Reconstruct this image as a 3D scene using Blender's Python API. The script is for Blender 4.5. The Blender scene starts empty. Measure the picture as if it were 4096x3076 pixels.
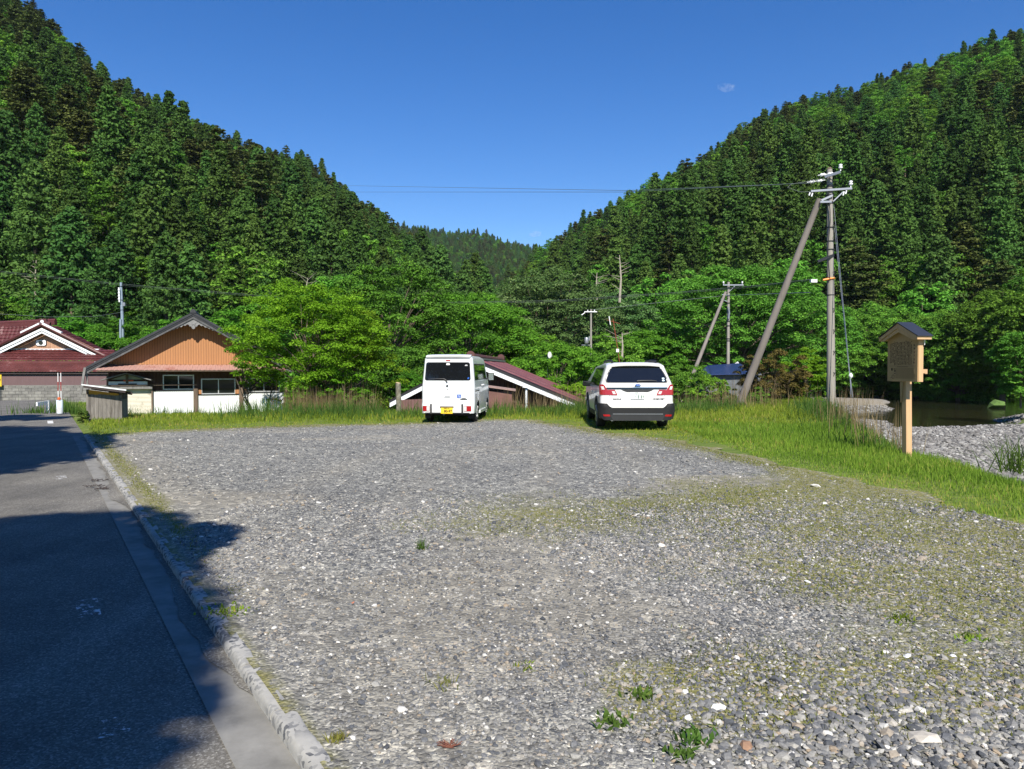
import bpy, bmesh, math, random
import numpy as np
from mathutils import Vector, Matrix

SC = bpy.context.scene
COL = SC.collection
R = math.radians
# ------------------------------------------------------------------ camera
F = 2957.0                       # focal length in px of the 4096 px wide photo
CAMZ = 1.52
PITCH = math.atan((1538.0 - 1472.0) / F)
cd = bpy.data.cameras.new('camera')
cam = bpy.data.objects.new('camera', cd)
COL.objects.link(cam)
cam.location = (0, 0, CAMZ)
cam.rotation_euler = (R(90) - PITCH, 0, 0)
cd.sensor_width = 36.0
cd.lens = 36.0 * F / 4096.0
cd.clip_start = 0.05
cd.clip_end = 30000
SC.camera = cam
# ------------------------------------------------------------------ light
SUN_EL = R(43.0)
SUN_DIR = Vector((-0.12, 0.9928, 0)).normalized() * math.cos(SUN_EL) + Vector((0, 0, -math.sin(SUN_EL)))
w = bpy.data.worlds.new('World')
SC.world = w
w.use_nodes = True
nt = w.node_tree
sky = nt.nodes.new('ShaderNodeTexSky')
sky.sky_type = 'NISHITA'
sky.sun_disc = False
sky.sun_elevation = SUN_EL
sky.sun_rotation = R(173)
sky.altitude = 300
sky.air_density = 1.0
sky.dust_density = 0.0
sky.ozone_density = 3.0
bg = nt.nodes['Background']
hs = nt.nodes.new('ShaderNodeHueSaturation')
hs.inputs['Hue'].default_value = 0.512
hs.inputs['Saturation'].default_value = 1.36
hs.inputs['Value'].default_value = 1.02
nt.links.new(sky.outputs[0], hs.inputs['Color'])
nt.links.new(hs.outputs[0], bg.inputs['Color'])
bg.inputs['Strength'].default_value = 0.085
sl = bpy.data.lights.new('sun', 'SUN')
sl.energy = 4.6
sl.angle = R(0.5)
sl.color = (1.0, 0.94, 0.83)
sun = bpy.data.objects.new('sun', sl)
COL.objects.link(sun)
sun.location = (20, -40, 60)
sun.rotation_euler = SUN_DIR.to_track_quat('-Z', 'Y').to_euler()
SC.view_settings.view_transform = 'Standard'
SC.view_settings.look = 'None'
SC.view_settings.exposure = 0.75
SC.view_settings.gamma = 1.0
SC.cycles.max_bounces = 6
SC.cycles.diffuse_bounces = 3
SC.cycles.transmission_bounces = 4
SC.cycles.transparent_max_bounces = 6
SC.cycles.volume_bounces = 0
SC.cycles.use_denoising = True
SC.cycles.sample_clamp_indirect = 6.0

# ------------------------------------------------------------------ helpers
def ray(x, y):
    dx, dz = (x - 2048.0) / F, -(y - 1538.0) / F
    c, s = math.cos(PITCH), math.sin(PITCH)
    return Vector((dx, c + s * dz, -s + c * dz))

def at(x, y, Y):
    """pixel of the photo -> point at forward distance Y"""
    d = ray(x, y)
    return Vector((0, 0, CAMZ)) + d * (Y / d.y)

def atz(x, y, z=0.0):
    d = ray(x, y)
    return Vector((0, 0, CAMZ)) + d * ((z - CAMZ) / d.z)

def tag(o, label=None, cat=None, group=None, kind=None):
    if label: o['label'] = label
    if cat: o['category'] = cat
    if group: o['group'] = group
    if kind: o['kind'] = kind
    return o

def empty(name, loc=(0, 0, 0), rz=0.0, label=None, cat=None, group=None):
    o = bpy.data.objects.new(name, None)
    COL.objects.link(o)
    o.location = loc
    o.rotation_euler = (0, 0, rz)
    o.empty_display_size = 0.2
    return tag(o, label, cat, group)

def np_mesh(name, V, Q, mats, attrs=None, smooth=False, midx=None):
    """fast mesh from numpy; Q is (n,4) or (n,3)"""
    V = np.asarray(V, dtype=np.float32); Q = np.asarray(Q, dtype=np.int32)
    me = bpy.data.meshes.new(name)
    n, k = Q.shape
    me.vertices.add(len(V)); me.vertices.foreach_set('co', V.ravel())
    me.loops.add(n * k); me.loops.foreach_set('vertex_index', Q.ravel())
    me.polygons.add(n)
    me.polygons.foreach_set('loop_start', np.arange(0, n * k, k, dtype=np.int32))
    me.polygons.foreach_set('loop_total', np.full(n, k, dtype=np.int32))
    if midx is not None: me.polygons.foreach_set('material_index', np.asarray(midx, dtype=np.int32))
    me.polygons.foreach_set('use_smooth', np.full(n, smooth, dtype=bool))
    for m in (mats if isinstance(mats, (list, tuple)) else [mats]): me.materials.append(m)
    if attrs:
        for an, av in attrs.items():
            a = me.attributes.new(an, 'FLOAT', 'POINT')
            a.data.foreach_set('value', np.asarray(av, dtype=np.float32))
    me.update(calc_edges=True)
    return me

def link(name, me, parent=None, loc=(0, 0, 0)):
    o = bpy.data.objects.new(name, me)
    COL.objects.link(o)
    o.location = loc
    if parent: o.parent = parent
    return o

class MB:
    """collects shapes and links them as ONE mesh object"""
    def __init__(s): s.v = []; s.f = []
    def add(s, vs, fs):
        n = len(s.v); s.v += [tuple(p) for p in vs]; s.f += [tuple(i + n for i in f) for f in fs]; return s
    def box(s, x0, x1, y0, y1, z0, z1, M=None):
        vs = [(x, y, z) for x in (x0, x1) for y in (y0, y1) for z in (z0, z1)]
        if M is not None: vs = [M @ Vector(p) for p in vs]
        return s.add(vs, [(0, 1, 3, 2), (4, 6, 7, 5), (0, 4, 5, 1), (2, 3, 7, 6), (0, 2, 6, 4), (1, 5, 7, 3)])
    def bar(s, a, b, wx, wz, up=(0, 0, 1)):
        """rectangular bar from a to b"""
        a, b = Vector(a), Vector(b); d = (b - a).normalized()
        r = d.cross(Vector(up)); r = r.normalized() if r.length > 1e-4 else Vector((1, 0, 0)); u = r.cross(d)
        vs = [p + r * (i * wx / 2) + u * (j * wz / 2) for p in (a, b) for i, j in ((-1, -1), (1, -1), (1, 1), (-1, 1))]
        return s.add(vs, [(3, 2, 1, 0), (4, 5, 6, 7), (0, 1, 5, 4), (1, 2, 6, 5), (2, 3, 7, 6), (3, 0, 4, 7)])
    def tube(s, pts, rad, n=8, cap=True):
        pts = [Vector(p) for p in pts]
        rad = list(rad) if hasattr(rad, '__len__') else [rad] * len(pts)
        rings = []; base = len(s.v); prev = None
        for i, p in enumerate(pts):
            d = (pts[min(i + 1, len(pts) - 1)] - pts[max(i - 1, 0)]).normalized()
            if prev is None:
                r = d.cross(Vector((0, 0, 1)));
                if r.length < 1e-3: r = d.cross(Vector((1, 0, 0)))
            else:
                r = prev - d * prev.dot(d)
            r.normalize(); prev = r; u = d.cross(r)
            for k in range(n):
                an = 2 * math.pi * k / n
                s.v.append(tuple(p + (r * math.cos(an) + u * math.sin(an)) * rad[i]))
        for i in range(len(pts) - 1):
            for k in range(n):
                a = base + i * n + k; b = base + i * n + (k + 1) % n
                s.f.append((a, b, b + n, a + n))
        if cap:
            s.f.append(tuple(base + k for k in range(n))[::-1])
            s.f.append(tuple(base + (len(pts) - 1) * n + k for k in range(n)))
        return s
    def lathe(s, c, prof, n=16, axis='z'):
        base = len(s.v); c = Vector(c)
        for (r, h) in prof:
            for k in range(n):
                an = 2 * math.pi * k / n; p, q = r * math.cos(an), r * math.sin(an)
                s.v.append(tuple(c + (Vector((p, q, h)) if axis == 'z' else Vector((h, p, q)) if axis == 'x' else Vector((q, h, p)))))
        for i in range(len(prof) - 1):
            for k in range(n):
                a = base + i * n + k; b = base + i * n + (k + 1) % n
                s.f.append((a, b, b + n, a + n))
        s.f.append(tuple(base + k for k in range(n))[::-1]); s.f.append(tuple(base + (len(prof) - 1) * n + k for k in range(n)))
        return s
    def prism(s, poly, y0, y1, axis='y'):
        """poly in (x,z) extruded along y (or (y,z) along x)"""
        n = len(poly)
        mk = (lambda a, b, t: (a, t, b)) if axis == 'y' else (lambda a, b, t: (t, a, b)) if axis == 'x' else (lambda a, b, t: (a, b, t))
        vs = [mk(a, b, y0) for a, b in poly] + [mk(a, b, y1) for a, b in poly]
        fs = [tuple(range(n))[::-1], tuple(range(n, 2 * n))] + [(i, (i + 1) % n, (i + 1) % n + n, i + n) for i in range(n)]
        return s.add(vs, fs)
    def build(s, name, mat, parent=None, loc=(0, 0, 0), bevel=0.0, smooth=False, label=None, rz=0.0, angle=35):
        me = bpy.data.meshes.new(name)
        bm = bmesh.new()
        vv = [bm.verts.new(p) for p in s.v]
        for f in s.f:
            try: bm.faces.new([vv[i] for i in f])
            except ValueError: pass
        bmesh.ops.recalc_face_normals(bm, faces=bm.faces)
        if bevel > 0:
            es = [e for e in bm.edges if len(e.link_faces) == 2 and e.calc_face_angle(0) > R(30)]
            bmesh.ops.bevel(bm, geom=es, offset=bevel, segments=2, affect='EDGES', profile=0.6, clamp_overlap=True)
        if smooth:
            for f in bm.faces: f.smooth = True
            for e in bm.edges: e.smooth = not (len(e.link_faces) == 2 and e.calc_face_angle(0) > R(angle))
        bm.to_mesh(me); bm.free()
        me.materials.append(mat)
        o = bpy.data.objects.new(name, me); COL.objects.link(o)
        o.location = loc; o.rotation_euler = (0, 0, rz)
        if parent: o.parent = parent
        if label: o['label'] = label
        return o

def text(s, size, mat, parent, loc, rot=(R(90), 0, 0), name='lettering', align='CENTER', sx=1.0, extrude=0.002, bold=0.0):
    cu = bpy.data.curves.new('t', 'FONT'); cu.body = s; cu.size = size; cu.align_x = align; cu.align_y = 'CENTER'
    cu.extrude = extrude; cu.offset = bold
    t = bpy.data.objects.new('t', cu); COL.objects.link(t)
    bpy.context.view_layer.update()
    me = bpy.data.meshes.new_from_object(t.evaluated_get(bpy.context.evaluated_depsgraph_get()))
    bpy.data.objects.remove(t); bpy.data.curves.remove(cu)
    me.materials.clear(); me.materials.append(mat)
    o = link(name, me, parent, loc); o.rotation_euler = rot; o.scale = (sx, 1, 1)
    return o

# ------------------------------------------------------------------ noise
def _h(ix, iy, seed):
    n = (ix.astype(np.int64) * 374761393 + iy.astype(np.int64) * 668265263 + seed * 974634777) & 0x7fffffff
    n = ((n ^ (n >> 13)) * 1274126177) & 0x7fffffff
    return ((n ^ (n >> 16)) & 0xffff) / 65535.0

def vnoise(x, y, seed=0):
    x = np.asarray(x, float); y = np.asarray(y, float)
    ix, iy = np.floor(x), np.floor(y); fx, fy = x - ix, y - iy
    fx = fx * fx * (3 - 2 * fx); fy = fy * fy * (3 - 2 * fy)
    a = _h(ix, iy, seed); b = _h(ix + 1, iy, seed); c = _h(ix, iy + 1, seed); d = _h(ix + 1, iy + 1, seed)
    return (a * (1 - fx) + b * fx) * (1 - fy) + (c * (1 - fx) + d * fx) * fy

def fbm(x, y, seed=0, oct=4):
    x = np.asarray(x, float); y = np.asarray(y, float)
    t = 0; a = 0.5; n = 0
    for i in range(oct):
        t = t + a * vnoise(x * 2 ** i, y * 2 ** i, seed + i); n += a; a *= 0.5
    return t / n

def sstep(a, b, x):
    t = np.clip((np.asarray(x, float) - a) / (b - a), 0, 1); return t * t * (3 - 2 * t)

# ------------------------------------------------------------------ materials
def mat_new(name):
    m = bpy.data.materials.new(name); m.use_nodes = True
    return m, m.node_tree, m.node_tree.nodes['Principled BSDF']

def N(nt, t, **kw):
    n = nt.nodes.new(t)
    for k, v in kw.items():
        if k in n.inputs.keys(): n.inputs[k].default_value = v
        else: setattr(n, k, v)
    return n

def ramp(nt, stops, src=None, interp='LINEAR'):
    r = nt.nodes.new('ShaderNodeValToRGB'); r.color_ramp.interpolation = interp
    el = r.color_ramp.elements
    while len(el) < len(stops): el.new(0.5)
    for e, (p, c) in zip(el, stops): e.position = p; e.color = (*c, 1) if len(c) == 3 else c
    if src is not None: nt.links.new(src, r.inputs[0])
    return r

def mixc(nt, fac, a, b, mode='MIX'):
    m = nt.nodes.new('ShaderNodeMix'); m.data_type = 'RGBA'; m.blend_type = mode
    for sock, v in ((m.inputs[0], fac), (m.inputs[6], a), (m.inputs[7], b)):
        if isinstance(v, (int, float)): sock.default_value = v
        elif isinstance(v, (tuple, list)): sock.default_value = (*v, 1) if len(v) == 3 else v
        else: nt.links.new(v, sock)
    return m.outputs[2]

def coords(nt, kind='Object', scale=(1, 1, 1), rot=(0, 0, 0)):
    c = nt.nodes.new('ShaderNodeTexCoord'); mp = nt.nodes.new('ShaderNodeMapping')
    mp.inputs['Scale'].default_value = scale; mp.inputs['Rotation'].default_value = rot
    nt.links.new(c.outputs[kind], mp.inputs[0]); return mp.outputs[0]

def noise(nt, vec, scale, detail=4, rough=0.6):
    n = N(nt, 'ShaderNodeTexNoise', Scale=scale, Detail=detail, Roughness=rough)
    nt.links.new(vec, n.inputs['Vector']); return n.outputs['Fac']

def bump(nt, bs, h, strength=0.3, dist=0.01):
    b = N(nt, 'ShaderNodeBump', Strength=strength, Distance=dist)
    nt.links.new(h, b.inputs['Height']); nt.links.new(b.outputs[0], bs.inputs['Normal']); return b

def simple(name, col, rough=0.6, metal=0.0, var=0.25, scale=3.0, bmp=0.0, spec=0.5, coat=0.0, dirt=None, stretch=(1, 1, 1)):
    """base colour broken up by two sizes of noise"""
    m, nt, bs = mat_new(name)
    v = coords(nt, 'Object', stretch)
    n1 = noise(nt, v, scale, 6, 0.65)
    lo = tuple(c * (1 - var) for c in col); hi = tuple(min(1, c * (1 + var)) for c in col)
    r = ramp(nt, [(0.3, lo), (0.7, hi)], n1)
    out = r.outputs[0]
    if dirt:
        n2 = noise(nt, v, scale * 0.6, 8, 0.7)
        r2 = ramp(nt, [(0.5, (0, 0, 0)), (0.72, (1, 1, 1))], n2)
        out = mixc(nt, r2.outputs[0], out, dirt)
    nt.links.new(out, bs.inputs['Base Color'])
    bs.inputs['Roughness'].default_value = rough; bs.inputs['Metallic'].default_value = metal
    bs.inputs['Specular IOR Level'].default_value = spec; bs.inputs['Coat Weight'].default_value = coat
    if bmp: bump(nt, bs, n1, bmp, 0.01)
    return m

def leaf_mat(name, stops, trans=0.3, objvar=0.25, hueshift=None):
    """stops: ramp over the per leaf attribute; each tree also varies as a whole"""
    m, nt, bs = mat_new(name)
    a = N(nt, 'ShaderNodeAttribute', attribute_name='rnd')
    r = ramp(nt, stops, a.outputs['Fac'])
    oi = nt.nodes.new('ShaderNodeObjectInfo')
    hsv = nt.nodes.new('ShaderNodeHueSaturation')
    mr = N(nt, 'ShaderNodeMapRange'); mr.inputs['To Min'].default_value = 1 - objvar; mr.inputs['To Max'].default_value = 1 + objvar
    nt.links.new(oi.outputs['Random'], mr.inputs['Value']); nt.links.new(mr.outputs[0], hsv.inputs['Value'])
    mu = N(nt, 'ShaderNodeMath', operation='MULTIPLY'); mu.inputs[1].default_value = 7.31
    fr = N(nt, 'ShaderNodeMath', operation='FRACT'); nt.links.new(oi.outputs['Random'], mu.inputs[0]); nt.links.new(mu.outputs[0], fr.inputs[0])
    mr2 = N(nt, 'ShaderNodeMapRange'); mr2.inputs['To Min'].default_value = 0.5 - 0.026; mr2.inputs['To Max'].default_value = 0.5 + 0.006
    nt.links.new(fr.outputs[0], mr2.inputs['Value']); nt.links.new(mr2.outputs[0], hsv.inputs['Hue'])
    nt.links.new(r.outputs[0], hsv.inputs['Color'])
    bs.inputs['Roughness'].default_value = 0.7; bs.inputs['Specular IOR Level'].default_value = 0.1
    nt.links.new(hsv.outputs[0], bs.inputs['Base Color'])
    tr = nt.nodes.new('ShaderNodeBsdfTranslucent'); nt.links.new(hsv.outputs[0], tr.inputs['Color'])
    mx = nt.nodes.new('ShaderNodeMixShader'); mx.inputs[0].default_value = trans
    nt.links.new(bs.outputs[0], mx.inputs[1]); nt.links.new(tr.outputs[0], mx.inputs[2])
    nt.links.new(mx.outputs[0], nt.nodes['Material Output'].inputs['Surface'])
    return m

def G(r, g, b): return (r, g, b)
M = {}
M['cedar'] = leaf_mat('cedar_needles', [(0, (0.037, 0.084, 0.019)), (0.6, (0.060, 0.136, 0.025)), (1, (0.103, 0.200, 0.035))], .22, .36)
M['cypress'] = leaf_mat('cypress_needles', [(0, (0.034, 0.092, 0.023)), (0.6, (0.054, 0.138, 0.028)), (1, (0.088, 0.195, 0.035))], .22, .36)
M['pine'] = leaf_mat('pine_needles', [(0, (0.048, 0.068, 0.020)), (0.6, (0.079, 0.113, 0.025)), (1, (0.137, 0.174, 0.043))], .15, .28)
M['broad'] = leaf_mat('hill_leaves', [(0, (0.066, 0.166, 0.022)), (0.6, (0.109, 0.282, 0.031)), (1, (0.184, 0.396, 0.044))], .3, .36)
M['lime'] = leaf_mat('lime_leaves', [(0, (0.081, 0.202, 0.010)), (0.6, (0.149, 0.333, 0.018)), (1, (0.256, 0.491, 0.037))], .45, .15)
M['maple'] = leaf_mat('maple_leaves', [(0, (0.055, 0.158, 0.017)), (0.6, (0.105, 0.297, 0.025)), (1, (0.199, 0.451, 0.043))], .42, .18)
M['green'] = leaf_mat('green_leaves', [(0, (0.057, 0.157, 0.020)), (0.6, (0.097, 0.264, 0.027)), (1, (0.190, 0.415, 0.050))], .3, .22)
M['pale'] = leaf_mat('pale_leaves', [(0, (0.064, 0.140, 0.040)), (0.6, (0.108, 0.216, 0.060)), (1, (0.252, 0.348, 0.135))], .3, .15)
M['brownleaf'] = leaf_mat('dry_bamboo_leaves', [(0, (.07, .07, .016)), (.6, (.14, .12, .03)), (1, (.21, .18, .05))], .3, .15)
M['grass'] = leaf_mat('grass_blades', [(0, (0.096, 0.175, 0.019)), (0.5, (0.165, 0.279, 0.030)), (0.85, (0.259, 0.362, 0.048)), (1, (0.431, 0.376, 0.108))], .4, .1)
M['grass_dark'] = leaf_mat('sedge_blades', [(0, (0.036, 0.084, 0.017)), (0.6, (0.072, 0.150, 0.026)), (1, (0.120, 0.204, 0.042))], .35, .1)
M['drygrass'] = leaf_mat('dry_grass_blades', [(0, (.16, .13, .05)), (.6, (.26, .22, .1)), (1, (.4, .35, .18))], .35, .1)
M['mossgrass'] = leaf_mat('lot_grass_blades', [(0, (0.108, 0.144, 0.024)), (0.6, (0.180, 0.204, 0.042)), (1, (0.288, 0.264, 0.090))], .35, .1)
M['bark'] = simple('bark', (.11, .085, .06), .9, var=.4, scale=6, bmp=.5, stretch=(1, 1, .3))
M['palebark'] = simple('pale_bark', (.34, .3, .24), .9, var=.3, scale=6)
# ================================================================== terrain
KS, KC = 0.5388, 0.8425           # road runs 32.6 degrees left of straight ahead
KERB = 0.845
def sa(X, Y): return KC * X + KS * Y, -KS * X + KC * Y       # across the road, along the road
def xy(s, a): return KC * s - KS * a, KS * s + KC * a

LH = np.array([(-1.2, .56, 95, 260), (-.86, .55, 85, 260), (-.693, .525, 80, 270), (-.636, .498, 78, 275), (-.5425, .404, 75, 285), (-.505, .385, 75, 290),
      (-.423, .341, 76, 300), (-.354, .31, 78, 305), (-.292, .291, 82, 312), (-.242, .254, 86, 320), (-.192, .222, 92, 320), (-.148, .191, 100, 310),
      (-.104, .147, 110, 295), (-.067, .11, 120, 270), (-.033, .078, 135, 240), (0, .02, 160, 220), (.05, -.2, 180, 220)])
RH = np.array([(-.1, -.2, 250, 350), (-.033, .07, 225, 350), (-.016, .116, 200, 360), (.014, .139, 175, 375), (.0528, .172, 150, 380), (.128, .2097, 115, 370),
      (.165, .241, 102, 360), (.2154, .266, 92, 350), (.284, .31, 88, 345), (.303, .329, 88, 340), (.372, .363, 92, 335), (.466, .388, 95, 330),
      (.5475, .41, 94, 320), (.6226, .448, 92, 310), (.693, .462, 90, 300), (.863, .53, 88, 300), (1.2, .55, 90, 300)])
BH = np.array([(-.6, .14, 480, 900), (-.3, .19, 480, 900), (-.148, .2, 480, 880), (-.104, .192, 480, 880), (-.035, .185, 470, 860), (0, .172, 470, 860), (.053, .166, 470, 860), (.2, .18, 480, 860), (.6, .14, 480, 900)])

def hill(T, X, Y, tree):
    r = np.hypot(X, Y); th = np.arctan2(X, Y)
    u = np.tan(np.clip(th, -math.atan(1.2), math.atan(1.2)))
    Ye = r / np.sqrt(1 + u * u)
    s = np.interp(u, T[:, 0], T[:, 1]); y0 = np.interp(u, T[:, 0], T[:, 2]); y1 = np.interp(u, T[:, 0], T[:, 3])
    z1 = np.maximum(CAMZ + s * y1 - tree, -4)
    t = (Ye - y0) / (y1 - y0)
    z = np.where(t < 1, z1 * np.clip(t, 0, 1) ** 0.93, z1 - (Ye - y1) * 0.55)
    z = z + (fbm(X / 38, Y / 38, 5) - .5) * 10 * np.clip(t * 3, 0, 1) * (z1 > 5)
    fade = 1 - sstep(R(52), R(88), np.abs(th))
    return np.where(t > 0, z * fade - 3.2 * (1 - np.clip(t * 8, 0, 1)), -4.0)

def crest_x(Y): return np.where(Y < 13, 6.5 + (13 - Y) * -.02 + .35 * np.clip(1 - np.abs(Y - 12.6) / 2.5, 0, 1), 6.5 + (Y - 13) * .33)
def crest_y(X): return 24.5 + np.clip(X, -4, 6) * .2 + np.clip(np.asarray(X, float) - 6.5, 0, 8) * 1.7

CH1 = [(75, 60, 9), (45, 60, 9), (36, 57, 8.5), (28, 56, 6), (20, 59, 3.4), (12, 64, 3), (2, 70, 3)]
CH2 = [(75, 80, 9), (52, 88, 9), (42, 98, 8), (30, 110, 7)]
def chan(X, Y, C):
    best = np.full(np.shape(X), 9.9)
    for (ax, ay, aw), (bx, by, bw) in zip(C[:-1], C[1:]):
        t = np.clip(((X - ax) * (bx - ax) + (Y - ay) * (by - ay)) / ((bx - ax) ** 2 + (by - ay) ** 2), 0, 1)
        d = np.hypot(X - ax - t * (bx - ax), Y - ay - t * (by - ay)) / (aw + t * (bw - aw))
        best = np.minimum(best, d)
    return best

WATER = -2.3
def terrain(X, Y):
    X = np.asarray(X, float); Y = np.asarray(Y, float)
    s, a = sa(X, Y)
    z = np.zeros_like(X) - 0.012
    z = z + (fbm(X * .7, Y * .7, 3) - .5) * .10 * sstep(0, 1.2, np.maximum(X - 4.9, Y - 17.5 - 3 * (X > -7)))
    # land falling away behind the lot
    low = -0.75 + (-3.0 + .75) * sstep(-8.2, -6.0, X)
    tb = sstep(0, 6.5, Y - crest_y(X)); z = z * (1 - tb) + low * tb
    low2 = -.15 - .45 * sstep(25, 60, Y)
    left = sstep(-1.0, 3.0, s - KERB - 1.0)
    # river bed
    bed = -2.02 + (fbm(X / 5, Y / 5, 9) - .5) * .3
    c1, c2 = chan(X, Y, CH1), chan(X, Y, CH2)
    bed = bed - .9 * sstep(.495, .53, X / np.maximum(Y, 1) + (fbm(X / 6, Y / 6, 19) - .5) * .04) * sstep(44.5, 48, Y)
    bed = bed - .8 * (1 - sstep(.7, 1.15, c1 + (fbm(X / 4, Y / 4, 2) - .5) * .5)) - .8 * (1 - sstep(.7, 1.15, c2))
    bed = bed + 2.0 * (1 - sstep(.2, 1.0, np.hypot(X - 38.8, (Y - 50) * .8) / 9.5))
    bed = np.where(Y < 22, np.maximum(bed, -2.1), bed)
    tr = sstep(0, 3.0, X - crest_x(Y))
    z = np.where((tr > 0) & (X > -2), z * (1 - tr) + bed * tr, z)
    # road corridor
    road = -0.095 - .12 * sstep(25, 55, a)
    lz = z * sstep(0, .35, s - KERB - .15) + road * (1 - sstep(0, .35, s - KERB - .15))
    z = np.where(a < 50, np.where(s < KERB + .5, lz, z), z)
    z = np.where((s < -5.5) & (a < 50), road + np.clip((-5.5 - s) * .16, 0, 3), z)
    z = z - .1 * sstep(28, 50, a) * (X < -11) * (z > -.4)
    h = np.maximum(np.maximum(hill(LH, X, Y, 11), hill(RH, X, Y, 11)), hill(BH, X, Y, 12))
    return np.maximum(z, h)

def gz(x, y): return float(terrain(np.array([x]), np.array([y]))[0])

def axis(lims):
    out = [lims[0][0]]
    for a, b, st in lims:
        n = max(1, round((b - a) / st)); out += list(np.linspace(a, b, n + 1)[1:])
    return np.array(out)

GX = axis([(-1400, -400, 60), (-400, -60, 9), (-60, -14, 1.5), (-14, 16, .35), (16, 60, 1.2), (60, 400, 9), (400, 1400, 60)])
GY = axis([(-300, -20, 20), (-20, 0, 1.5), (0, 34, .35), (34, 110, 1.4), (110, 400, 7), (400, 1000, 20), (1000, 1400, 80)])
XX, YY = np.meshgrid(GX, GY)
ZZ = terrain(XX, YY)
nx, ny = len(GX), len(GY)
idx = np.arange(nx * ny).reshape(ny, nx)
Q = np.stack([idx[:-1, :-1], idx[:-1, 1:], idx[1:, 1:], idx[1:, :-1]], -1).reshape(-1, 4)
V = np.stack([XX, YY, ZZ], -1).reshape(-1, 3)
# cover attributes : 0 grass .. 1 river stones ; forest floor
s_, a_ = sa(V[:, 0], V[:, 1])
stone = sstep(2.4, 4.2, V[:, 0] - crest_x(V[:, 1]) + (fbm(V[:, 0] * .6, V[:, 1] * .6, 4) - .5) * 1.6) * (V[:, 2] < -1.3)
stone *= 1 - (1 - sstep(.6, 1.0, np.hypot(V[:, 0] - 38.8, (V[:, 1] - 50) * .8) / 9.5))
sand = (1 - sstep(.5, 1.2, np.hypot((V[:, 0] - 33) / 9, (V[:, 1] - 79) / 12)))
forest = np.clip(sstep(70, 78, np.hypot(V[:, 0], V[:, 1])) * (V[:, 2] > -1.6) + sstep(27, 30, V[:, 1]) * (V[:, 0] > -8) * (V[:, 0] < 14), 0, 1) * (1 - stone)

m, nt, bs = mat_new('ground')
v = coords(nt, 'Object')
n1 = noise(nt, v, 1.3, 8, .7); n2 = noise(nt, v, 22, 4, .7)
gcol = ramp(nt, [(.3, (.075, .12, .02)), (.5, (.115, .165, .03)), (.68, (.17, .18, .055)), (.8, (.2, .18, .09))], n1)
vor = N(nt, 'ShaderNodeTexVoronoi', Scale=9.0); nt.links.new(v, vor.inputs['Vector'])
scol = ramp(nt, [(0, (.1, .095, .09)), (.35, (.17, .165, .15)), (.7, (.24, .23, .215)), (1, (.34, .33, .31))], N(nt, 'ShaderNodeSeparateColor').outputs[0])
sep = scol.inputs[0].links[0].from_node; nt.links.new(vor.outputs['Color'], sep.inputs[0])
sandc = ramp(nt, [(.35, (.24, .21, .165)), (.7, (.33, .29, .23))], n2)
fcol = ramp(nt, [(.3, (.012, .022, .008)), (.7, (.03, .045, .014))], n2)  # dark floor colour stands in for shade in gaps between the trees
aS = N(nt, 'ShaderNodeAttribute', attribute_name='stone'); aD = N(nt, 'ShaderNodeAttribute', attribute_name='sand'); aF = N(nt, 'ShaderNodeAttribute', attribute_name='forest')
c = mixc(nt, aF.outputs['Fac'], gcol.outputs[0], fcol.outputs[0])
st = mixc(nt, aD.outputs['Fac'], scol.outputs[0], sandc.outputs[0])
c = mixc(nt, aS.outputs['Fac'], c, st)
nt.links.new(c, bs.inputs['Base Color']); bs.inputs['Roughness'].default_value = .95; bs.inputs['Specular IOR Level'].default_value = .2
bump(nt, bs, vor.outputs['Distance'], .6, .05)
M['ground'] = m
tag(link('ground', np_mesh('ground', V, Q, M['ground'], {'stone': stone, 'sand': sand, 'forest': forest}, True)), kind='structure')

# ------------------------------------------------------------------ water
m, nt, bs = mat_new('river_water')
v = coords(nt, 'Object', (1, .35, 1))
n1 = noise(nt, v, 1.6, 4, .6)
bs.inputs['Base Color'].default_value = (.035, .04, .018, 1); bs.inputs['Roughness'].default_value = .06
bs.inputs['Specular IOR Level'].default_value = .5; bump(nt, bs, n1, .25, .12)
tr = nt.nodes.new('ShaderNodeBsdfTransparent'); tr.inputs[0].default_value = (.45, .42, .25, 1)
mx = nt.nodes.new('ShaderNodeMixShader'); mx.inputs[0].default_value = .3
nt.links.new(bs.outputs[0], mx.inputs[1]); nt.links.new(tr.outputs[0], mx.inputs[2]); nt.links.new(mx.outputs[0], nt.nodes['Material Output'].inputs[0])
tag(MB().add([(0, 46, WATER), (22, 38, WATER), (60, 30, WATER), (140, 30, WATER), (140, 130, WATER), (0, 130, WATER)], [(0, 1, 2, 3, 4, 5)]).build('river_water', m), kind='structure')

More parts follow.
